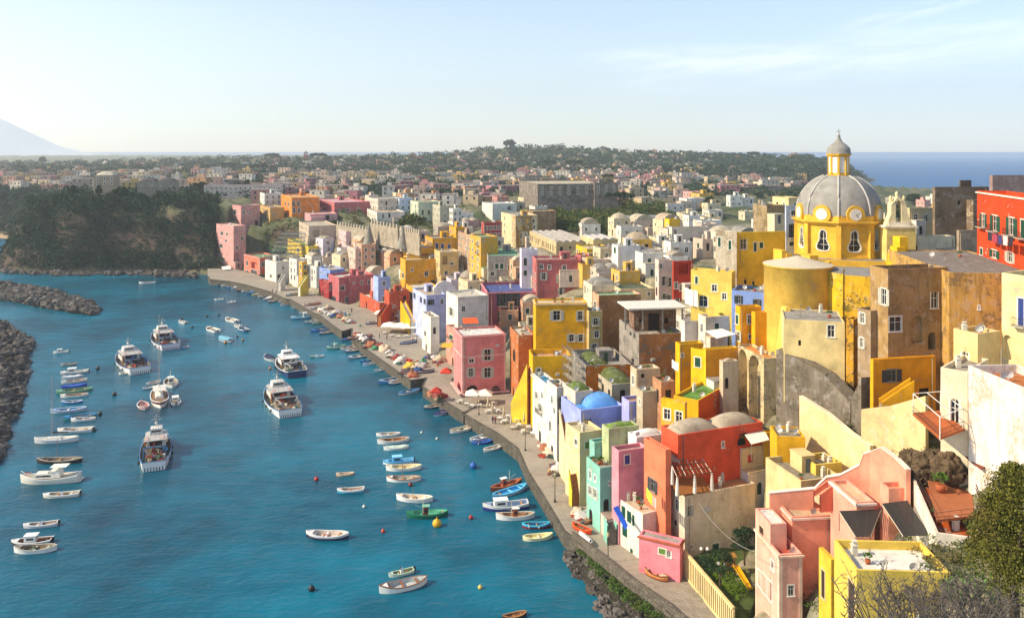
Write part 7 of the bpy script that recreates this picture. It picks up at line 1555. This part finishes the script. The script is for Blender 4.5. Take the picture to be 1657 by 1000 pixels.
def trawler(t,L,B,k,rnd):
    D=1.5+L*.02; S=hull_parts(t,L,B,D,'t',k.get('h','e4e2de'),k.get('h2','e9e7e3'),'6a6054',k.get('g','3a6a9a'),deck=.62,c_b=k.get('b','2a3440'))
    # striped stern
    x,hb,sh=S[0]
    for i in range(int(hb*2/.55)):
        y=-hb*.85+.28+i*.55
        if abs(y)<hb*.82: m=MB(); m.box((x-.02,y,.42),.05,.16,.75); m.build('stern_stripe',plain(k.get('s','28364a'),.6),t,(0,0,0))
    fw=L*.14; zc_=D*.75
    w=lb(t,'wheelhouse',k.get('w','d2cec6'),(fw,0,zc_),(L*.26,B*.62,2.2),0,(.94,0))
    for sy in (-1,1):
        for q in (-.08,0,.08): m=MB(); m.box((fw+q*L,sy*B*.303,zc_+1.55),L*.05,.05,.55); m.build('window',GLASS,w,(0,0,0))
    m=MB(); m.box((fw-L*.127,0,zc_+1.0),.06,B*.4,1.1); m.build('doorway',plain('2a2622',.8),w,(0,0,0))
    lb(t,'upper_roof',k.get('r','b4b0aa'),(fw-L*.08,0,zc_+2.2),(L*.33,B*.7,.12))
    u=lb(t,'flying_bridge',k.get('w','d2cec6'),(fw+L*.03,0,zc_+2.32),(L*.13,B*.42,1.2),0,(.9,0))
    m=MB(); m.box((fw-L*.035,0,zc_+3.0),.05,B*.3,.4); m.build('window',GLASS,u,(0,0,0))
    for sy in (-1,1): m=MB(); m.lathe((0,0,0),[(.26,0),(.38,.08),(.26,.16)],12); m.v=[(fw-L*.21-z_*.6,sy*B*.25+y,zc_+2.6+x_) for x_,y,z_ in m.v]; m.build('life_ring',plain('d86a4a',.6),t,(0,0,0))
    m=MB(); top=zc_+6.2; m.tube([(fw+L*.05,0,zc_+3.4),(fw+L*.05,0,top)],[.14,.06],6); m.tube([(fw+L*.05,-1.1,top-1.1),(fw+L*.05,1.1,top-1.1)],.05,4); m.tube([(fw+L*.05,-.6,top-.5),(fw+L*.05,.6,top-.5)],.04,4); m.blob((fw+L*.05,0,top-1.9),.35,.35,.35,1,8,6,0); m.tube([(fw+L*.05,0,top-1),(L*.5,0,D*1.3)],.03,3); m.build('mast',plain('d8d4cc',.5,.2),t,(0,0,0))
    for sy in (-1,1):
        m=MB(); m.tube([(-L*.3,sy*B*.34,.7),(-L*.3,sy*B*.34,3.6)],.12,6); m.tube([(-L*.3,sy*B*.34,3.5),(-L*.4,sy*B*.2,3.0)],.07,5); m.build('gantry_leg',plain(k.get('gc','3a6a9a'),.5,.2),t,(0,0,0))
    m=MB(); m.tube([(-L*.3,-B*.34,3.6),(-L*.3,B*.34,3.6)],.12,6); m.build('gantry_beam',plain(k.get('gc','3a6a9a'),.5,.2),t,(0,0,0))
    m=MB(); m.tube([(-L*.12,B*.05,.7),(-L*.13,B*.05,3.2),(-L*.26,0,4.2)],[.16,.13,.07],6); m.build('crane',plain(k.get('cr','b03030'),.5,.2),t,(0,0,0))
    m=MB(); m.lathe((0,0,0),[(.2,-.8),(.5,-.8),(.5,-.65),(.25,-.6),(.25,.6),(.5,.65),(.5,.8),(.2,.8)],12); m.v=[(-L*.05+x_,z_,1.3+y) for x_,y,z_ in m.v]; m.build('net_winch',plain('6a6258',.6,.3),t,(0,0,0))
    for i in range(10):
        m=MB(); m.blob((-L*rnd.uniform(.08,.43),B*rnd.uniform(-.28,.28),.6),L*.06,B*.13,rnd.uniform(.5,.95),rnd.randrange(999),10,5,.35,0,True); m.build('net_pile',plain(rnd.choice(['b8ae96','8a7a60','7a4a30','3a5a48','c8c0b0','24405a','8a3020','2a2a30']),.95,0,.45,5),t,(0,0,0))
    for i in range(4): lb(t,'fish_crate',rnd.choice(['3a6aa8','d8d4c8','c86a3a']),(-L*rnd.uniform(.02,.18),B*rnd.uniform(-.35,.35),.66),(.7,.45,.4),rnd.uniform(0,1))
    for q in (-.3,-.1,.1,.28):
        w_,s=gw(S,q*L)
        for sy in (-1,1): m=MB(); m.lathe((q*L,sy*(w_+.15),s-1.15),[(0,0),(.2,.1),(.2,.6),(0,.7)],8); m.build('fender',plain('22242a',.8),t,(0,0,0))
    m=MB()
    for sy in (-1,1):
        pts=[(x_,hb_*.95*sy,sh_+.8) for x_,hb_,sh_ in S[9:]]; m.tube(pts,.035,4)
        for x_,y,z_ in pts: m.tube([(x_,y,z_-.8),(x_,y,z_)],.03,3)
    m.build('railing',plain('d8d6d0',.4,.3),t,(0,0,0))
    for e in ((-L*.45,B*.3,1.6),(-L*.45,-B*.3,1.6),(-L*.3,0,3.7)): m=MB(); m.tube([(fw+L*.05,0,top-.3),e],.025,3); m.build('rigging',plain('2c2c2e',.7),t,(0,0,0))
    for e in range(3): m=MB(); m.tube([(-L*.1+e*1.3,B*.3,.7),(-L*.12+e*1.3,B*.33,2.6+e*.4)],.05,4); m.blob((-L*.12+e*1.3,B*.33,2.7+e*.4),.25,.25,.35,e,6,4,.3); m.build('marker_buoy',plain(['22242a','c8582a','d8c040'][e],.7),t,(0,0,0))
    if k.get('dinghy'): hd=MB(); hd.blob((-L*.02,-B*.3,1.0),1.4,.6,.45,5,12,6,.08); hd.build('tender',plain('4aa0c8',.5),t,(0,0,0))
    return t
W_,OW,BL_,NV,TQ,GN,WD,RD,GY,YL='e6e4de','d8d0bf','2f6fb4','1c2f58','3aa0c8','3f9a72','9a6238','b03c2c','9a9894','e0cf8a'
GL='boats moored side by side on the left'; GC='small boats in the middle of the bay'; GQ='boats moored along the quay'; GR='boats moored in the lower middle row'
B_=boat
B_(86,572,111,570,'cabin',W_,W_,OW,W_,'tiny white cabin boat alone at the head of the left mooring line',group=GL)
B_(98,592,125,590,'row',GY,GY,'6a625a','b0aca4','grey open skiff, uppermost of the stacked left moorings',group=GL)
B_(98,606,143,602,'cabin','b8b6b2',W_,OW,W_,'grey white cabin cruiser with a hoop over its stern in the left line',group=GL)
B_(100,613,134,610,'cover',W_,BL_,OW,W_,'small boat under a pale tarpaulin below the grey white cruiser',cc='c9ccd0',group=GL)
B_(99,621,141,616,'row',W_,OW,WD,W_,'long white rowing boat just above the blue covered boat',group=GL)
B_(99,629,141,624,'cover','2a50a8','2a50a8','24407a','3a68c0','royal blue boat fully covered by a blue tarpaulin',cc='2c58b0',group=GL)
B_(91,637,150,631,'row','5a9a78','6aa884','2f6a4c','8ac0a0','long green open boat in the left mooring line',group=GL)
B_(98,643,143,640,'row',W_,W_,'8a5a40',OW,'white boat with red brown boards tucked under the long green one',group=GL)
B_(100,653,134,651,'row',BL_,'3a80c4','2a5a80',W_,'short blue boat above the long blue and white gozzo',group=GL)
B_(82,668,140,663,'row','d4d8dc','3a80c4','5a94c0','e0e4e8','long blue and white gozzo in the left line',group=GL)
B_(103,679,157,673,'row','2a8a80',BL_,'3a6a90',TQ,'teal and blue boat with coils of gear in the left line',group=GL)
B_(115,681.5,155,679,'row',W_,W_,'9a8a80',W_,'small white dinghy hugging the teal and blue boat',group=GL)
B_(93.6,699,150,697,'motor',W_,W_,OW,W_,'wide white motorboat just above the white sailing boat',group=GL)
B_(56,717,127,713,'sail','d6d4d2','e2e0de',OW,W_,'white sailing boat with a tall bare mast and dark furled sail',H=15,D=1.1,bm=.26)
B_(60,749,133,747,'row','2a2426','3a3032','8a7a6a','b8a890','long dark hulled boat with a wooden deck and short mast',mastonly=5,D=.9,bm=.26)
B_(34,781,128,777,'yacht','ddd4c4','e6dece','cfc0a8','f0ece2','cream motor yacht with a sunshade roof at the lower left',D=1.35,bm=.3,group=GL)
B_(70,805,129,801,'motor',OW,W_,'c8bca0',W_,'white speedboat with a black outboard below the motor yacht',bm=.3)
B_(38,854,94,849,'motor','c8c6cc',W_,'a89a90',W_,'pale grey open motorboat above the two boats lying side by side',bm=.3)
B_(19,881,84,877,'cabin','20242e',W_,'7a5040',W_,'black hulled boat with a white cabin at the lower left',cx=.02)
B_(23,893.5,92,889.5,'row',W_,W_,'8a7a60','b8b4a8','white gozzo carrying a yellow bundle, lowest boat at the left',D=.85)
# trawlers
B_(255,712,249,762,'trawler','','','','','largest white fishing vessel seen from its striped stern at the left',bm=.33,h='e6e4e2',cr='a83038',dinghy=1)
B_(256,543,277,567,'trawler','','','','','white fishing vessel with a pink waterline, farthest of the large ones',bm=.34,b='a85a62',cr='7a4038',dinghy=1,h='ddd4d8')
B_(199,578,227,605,'trawler','','','','','white fishing vessel with blue gantry and black striped stern',bm=.34,gc='2a5a9a',cr='2a5aa0',b='20262e')
B_(440,634,470,675,'trawler','','','','','white fishing vessel with a red crane in the centre of the bay',bm=.34,cr='c02830',gc='c8c8c4',b='4a1a20')
B_(457,585,481,611,'trawler','','','','','dark blue hulled passenger boat with a white upper deck and life rings',bm=.38,h='2a3a66',h2='24305a',s='24305a',w='eae8e4',r='f2efe8',cr='c8c8c4',gc='e0deda',g='d8d6d0')
B_(256,634,260,661,'sail','e8e4dc','5a2f2a','8a6a4a',W_,'wooden two masted sailing boat with a white covered hull among the big vessels',H=22,D=1.6,bm=.28,cc='d8d2c0',awn='d8d2c4')
B_(274,615,279,628,'fishing',W_,W_,'9a9080',OW,'small white fishing boat with a wheelhouse right of the tall mast',bm=.42,cc='e6e4de',rc='f0efe8',D=.9)
B_(283,646,285,656,'cabin',W_,W_,OW,W_,'small white cabin boat right of the wooden sailing boat',bm=.45)
B_(228,653,235,663,'row','d8c4c0','a84a4a','b05a58',W_,'small boat with a red inside left of the wooden sailing boat',bm=.45,group=GC,mastonly=3)
B_(193,606,207,605,'row',OW,OW,'c8b8a0',W_,'little beige dinghy at the side of the blue gantry vessel',bm=.5,group=GC)
B_(230,631,248,628,'row','8aa0b4','5a7a9a','b0b8bc',W_,'small blue grey dinghy left of the tall mast',group=GC,bm=.42)
B_(236,624,260,618,'row',W_,OW,'a87a5a',W_,'small white boat alongside the bow of the wooden sailing boat',group=GC,bm=.4)
B_(294,565,305,562,'row','2a6aa0','2a6aa0','6a8aa0',W_,'small blue tender beside the farthest large vessel',group=GC,bm=.5)
B_(290,521,301,524,'motor',W_,W_,OW,W_,'tiny white boat with a pink stern above the farthest large vessel',group=GC,bm=.42)
B_(336,532,352,538,'motor',W_,W_,OW,W_,'white motorboat left of the light blue covered boat',group=GC,bm=.42)
B_(366,517,383,522,'motor',W_,W_,OW,W_,'larger white motorboat at the top of the mid bay cluster',group=GC,bm=.4)
B_(380,527,389,530,'motor',W_,W_,OW,W_,'small white boat right behind the larger white motorboat',group=GC,bm=.48)
B_(388,532,399,537,'motor','3a6a94','3a6a94','7a8a94',W_,'small blue boat with an outboard at the end of the cluster',group=GC,bm=.45)
B_(356,547,374,554,'cover','c8d0d4',W_,'8ac0d0',NV,'white boat under a light blue cover in the mid bay',cc='7ab8cc',group=GC,bm=.42)
B_(430,577,444,585,'cover',W_,'26304a',OW,W_,'white boat with a dark blue cover left of the passenger boat',cc='26304a',group=GC,bm=.42)
B_(502,579,513,577,'row','3aa080','3aa080','4ab090',W_,'little green dinghy paired with a turquoise one',group=GC,bm=.5)
B_(510,578.5,524,576.5,'row','e0e4e4','4ab0c8','3aa8c8',W_,'turquoise dinghy paired with a little green one',group=GC,bm=.5)
B_(347,486,362,485,'motor',W_,W_,OW,W_,'white motorboat off the far quay, left of a pair',group=GC,bm=.4)
B_(367,491,381,489,'motor',W_,W_,OW,W_,'white motorboat off the far quay, right of a pair',group=GC,bm=.4)
B_(225,459,252,458,'row',W_,W_,'8a8a88',W_,'small white boat moored before the wooded cliff, nearest of three',group=GC)
B_(164,440,179,439,'row',W_,W_,'8a8a88',W_,'small white boat under the cliff, left of the farthest two',group=GC)
B_(224,440,235,439,'row',W_,W_,'8a8a88',W_,'small white boat under the cliff, right of the farthest two',group=GC)
# lower middle rows
B_(609,706,648,704,'row','d4d0d0',W_,'b0a49a',W_,'white open boat at the top of the lower middle row',group=GR)
B_(611,718,662,713,'row',W_,W_,'a06a3a',OW,'white gozzo with brown boards, second in the lower middle row',group=GR,D=.85)
B_(621,728,661,725,'cover','d8e0d8',W_,OW,W_,'white boat with a pale green cover in the lower middle row',cc='c4d4c4',group=GR)
B_(620,751,669,747,'cabin',W_,'4aa8d8','7ac0e0','6ab8e0','light blue and white cabin boat in the lower middle row',group=GR,cc='5ab0dc',rc='8ad0f0',cx=.05)
B_(625,761,682,758,'row',W_,W_,'e0cf9a',OW,'white gozzo with pale yellow boards below the light blue cabin boat',group=GR,D=.85)
B_(626,778,681,777,'row',W_,W_,'b8b0a0',WD,'white gozzo with a small mast below the yellow boarded one',group=GR,mastonly=3.4,D=.85)
B_(642,808,700,811,'row',W_,W_,'e2d0b4',W_,'large cream decked gozzo with a short mast above the green fishing boat',mastonly=2.6,D=.9)
B_(658,837,725,833.5,'fishing','14604a','1c7054','6ac09a','2a8060','dark green fishing boat with a red brown wheelhouse',D=.95,cx=.04,bm=.32)
B_(496,869,564,870.5,'row','202a4c','e2dcd8','d8c8b8','e6dedc','navy hulled boat with a pinkish white inside in the lower bay',D=.95,bm=.34)
B_(544,770,573,768,'row','c8a888','d0b498','c0a080','d8c4a8','small tan boat alone left of the lower middle row',group=GC)
B_(546,797,589,794.5,'row','3aa0c0',W_,'b8a090',W_,'small white topped boat with a turquoise hull',st='t',group=GC,D=.7)
B_(629,934,669,925,'motor','c8d4c4','e0e4dc','8a8a6a','b0c8a8','cluttered pale green motorboat behind the big white gozzo at the bottom')
B_(614,960,691,942,'row',W_,W_,'c0c4c0','8a5a3a','big white wooden gozzo with brown rim at the bottom of the bay',D=1.0,bm=.33)
B_(813,1003,852,994,'row','2a2018','3a2c20','8a5a38','a87a48','dark brown wooden boat cut off by the bottom edge')
B_(768,692,728,701,'row',W_,OW,'e0d4bc',OW,'cream gozzo lying alone off the restaurant pier')
B_(797,705,760,715,'row','b8c0c8',W_,'c8ccd0',W_,'pale grey boat with dark gear beside the royal blue one',oc='1a1c20')
B_(798,715,764,719,'row','1c4a9a','2458ac','2a60b0','3a70c0','royal blue rowing boat below the pale grey boat',group=GQ)
B_(814,723,782,731,'row',OW,W_,'b0a898',W_,'small off white rowing boat nearest the restaurant tables',group=GQ)
B_(844,781,794,795,'fishing','7a3420','8a4028','a8603c','c0704a','varnished mahogany boat with a tiny white roofed cabin',cc='a05030',rc='e8e6e0',cx=-.08,D=.85,bm=.28)
B_(852,789,797,807,'row','cfe4ee','4ab4e0','3aa0d8','7ad0f0','bright sky blue boat below the mahogany one',D=.8,bm=.28)
B_(782,826,854,820,'cabin','2a3a7a',W_,'8aa0c0',W_,'white cabin cruiser with a navy waterline near the lower quay',cc='eceae6',D=1.1,cx=.12,bm=.3)
B_(803,840,865,837,'fishing',W_,W_,'b08a6a',OW,'white boat with an orange wooden wheelhouse below the white cruiser',cc='a85020',rc='e8e6e0',D=.95,bm=.3,cx=0)
B_(890,853,845,853,'row','7a2030','3ab0d8','2a6a90','4ac0e0','turquoise topped boat with a dark red hull beside the quay',D=.8)
B_(894,870,846,874,'row','d8d4b8','e8e0a0','e4d898','f0e8b0','pale yellow rowing boat beside the lowest part of the quay',D=.75)
# moored along the quay, far to near
far=[(356,462),(363,464),(371,466),(379,468),(387,471),(395,473),(404,476),(412,479),(421,482),(430,486),(438,490)]
fc=[('2a5a9a','blue'),('e0dedc','white'),('4a90c4','light blue'),('e2e0dc','white'),('8a3036','dark red'),('dcd8d4','white'),('3a7ab0','mid blue'),('d8c88a','yellow'),('c8c0b0','beige'),('dedad6','white'),('8a8478','grey')]
for i,((px,py),(c,n)) in enumerate(zip(far,fc)):
    B_(px-4,py+1,px+13,py-5,'cover' if i%3==0 else 'row',c,c,'8a8072',W_,'%s boat, %s from the left of those nosed to the far quay'%(n,ORD[i]),cc=c,group=GQ,bm=.3)
B_(453,496,477,491,'row',W_,'b0a0b8','8a7a70',W_,'pale boat, lower of two off the inner corner of the far quay',group=GQ)
B_(450,491,469,487,'row','b0a8c0',W_,'8a7a70',W_,'pale lilac boat, upper of two off the inner corner of the far quay',group=GQ)
B_(472,500,484,498,'row',W_,W_,OW,W_,'small white dinghy above the light blue fishing boat',group=GQ)
B_(471,517,511,513,'fishing','3a90b8',W_,'6ab0c8','5ab0d0','light blue fishing boat with a white wheelhouse by the far quay',cc='e6e4de',rc='eceae6',D=1.1,bm=.32)
B_(484,508,510,504,'row',W_,W_,'7aa0b0',W_,'white boat squeezed behind the light blue fishing boat',group=GQ)
B_(492,524,517,519,'row','8a9a9a','a8b0a8','7a8a80',W_,'grey green boat below the light blue fishing boat',group=GQ)
B_(505,526,524,521,'row','5aa890','6ab8a0','7a8a70',W_,'sea green boat against the stepped quay wall',group=GQ)
B_(503,538,540,531,'row',BL_,'3a78b8','5a7a90','4a88c8','blue boat, upper of two by the stepped quay',group=GQ)
B_(517,542,544,536,'row','1c2f58','d8d6d0','7a6a5a',W_,'navy and white boat, lower of two by the stepped quay',group=GQ)
B_(529,566,559,562,'fishing','2a8a70',W_,'6a9a8a','5ab098','green and white fishing boat with a wheelhouse by the quay steps',cc='e4e6e2',rc='7ac8b0',D=1.1,bm=.34,cx=.05)
B_(553,552,569,549,'cover',NV,BL_,OW,W_,'blue covered boat tight against the quay corner',cc='2f66b0',group=GQ)
B_(551,568,580,561,'row','c8ccd0',W_,'9a5a40',W_,'white boat with a red brown inside behind the green fishing boat',group=GQ)
B_(559,571,587,565,'row','1c2f58',W_,'a8866a',W_,'navy and white boat right of the green fishing boat',group=GQ)
B_(563,582,602,574,'row','8a94a0','b8bec4','5a6a7a',W_,'long grey blue boat full of gear beside the net piles',group=GQ)
B_(583,587,609,580,'row','2a7ab0','3a9ac8','2a6a8a','4aa8d0','turquoise blue boat, upper of two below the net piles',group=GQ)
B_(587,592,615,587,'row',W_,'3a80c0','3a8ac0',W_,'white hulled blue topped boat, lower of two below the net piles',group=GQ)
B_(605,603,627,597,'row','a8d0dc','8ac0cc','7a9aa0',W_,'small pale aqua rowing boat below the net piles',group=GQ)
B_(613,621,654,613,'row','3a80c0','3a90d0','2a6aa0',W_,'long bright blue gozzo off the end of the net pier',D=.85,group=GQ)
B_(629,623,654,618,'row','26406a',W_,'8a6a50',W_,'small dark blue boat lying against the long bright blue gozzo',group=GQ)
B_(645,639,679,632,'row',W_,'3a88c0','4a80a0','5a98c8','white and blue rowing boat between the two piers',group=GQ)
B_(686,662,717,656,'row','24405a',OW,'c8a884',OW,'cream topped boat with a dark hull before the restaurant pier',group=GQ)
B_(731,664,702,674,'row','d8d6d4','1c3f8a','1c4aa0','2a58b0','white hulled boat with a deep blue inside before the restaurant pier',group=GQ)
# hauled out on the quay
B_(926,851,957,864,'row','e0481c','e8501c','a03010','f06028','bright orange rowing boat hauled out on the lower quay',z=2.95,D=.6)
B_(938,866,957,884,'cover',W_,'c06a50',OW,W_,'white upturned boat lying beside the bright orange one',cc='e2e0dc',z=2.95,D=.6)
B_(1044,926,1081,940,'row','c87038','e0b070','b8a890','8a4a28','wooden rowing boat with an orange rim before the pink porthole house',z=2.95,D=.7)
B_(946,848,962,838,'row','e07030',OW,'b8b0a0','e08040','orange bottomed dinghy leaning by the mint house',z=2.95,D=.55)
hb=[(575,548,'8a3a30','dark red'),(590,546,'9a4030','red brown'),(605,524,'5a8090','grey blue'),(660,556,'3a70a8','blue'),(668,600,'e0b040','yellow'),(676,592,'4aa0d0','light blue'),(690,603,'2a3a5a','navy'),(506,494,'a03a3a','crimson'),(516,500,'8a8a94','slate grey'),(476,478,'2a4a78','dark blue')]
for i,(px,py,c,n) in enumerate(hb): B_(px-13,py+1,px+13,py-3,'row',c,W_,'8a7a6a',c,'%s boat hauled out among the gear on the quay'%n,z=2.95,D=.6,group='boats hauled out on the quay')
terrain()
# buoys
def buoy(px,py,c,cn,r,lab,n='buoys floating in the bay'):
    a=G(px,py); t=MB(); t.lathe((a.x,a.y,-.2*r),[(0,0),(r*.7,.15*r),(r,.7*r),(r*.85,1.3*r),(r*.35,1.7*r),(.05,1.9*r),(.05,2.3*r)],12); o=t.build('buoy',plain(c,.5),None,(a.x,a.y,0)); tag(o,lab,'buoy',n)
bu=[(294,517,'22242a','black',.5),(335,513,'22242a','black',.5),(354,511,'22242a','black',.5),(311,531,'22242a','black',.5),(158,598,'22242a','black',.6),(185,640,'22242a','black',.6),(162,671,'22242a','black',.5),(365,556,'a8702a','ochre',.6),(393,551.5,'8a6a2a','ochre',.45),(384,546,'22242a','black',.4),(437,597,'c87a30','orange',.4),(512,777,'b8302a','red',.45),(620,861,'c0402a','red',.35),(762,839,'a83028','red',.4),(504,955,'1c1e22','black',.5),(777,952,'d8b858','yellow',.35),(664,786,'7a2a28','red',.45),(589,821,'d8d6d0','white',.3),(707,711,'d0ccc0','white',.3),(153,697,'3a4038','black',.4),(682,701,'d0ccc0','white',.3)]
its=[]
for px,py,c,n,r in bu:
    buoy(px,py,c,n,r,'x'); its.append((px,col.objects[-1],n))
rank(its,'in the bay','buoy')
buoy(766,757,'1c5aa8','',.75,'large blue barrel buoy off the middle of the quay',None); buoy(707,851,'e0a818','',.8,'large yellow buoy beside the green fishing boat',None)
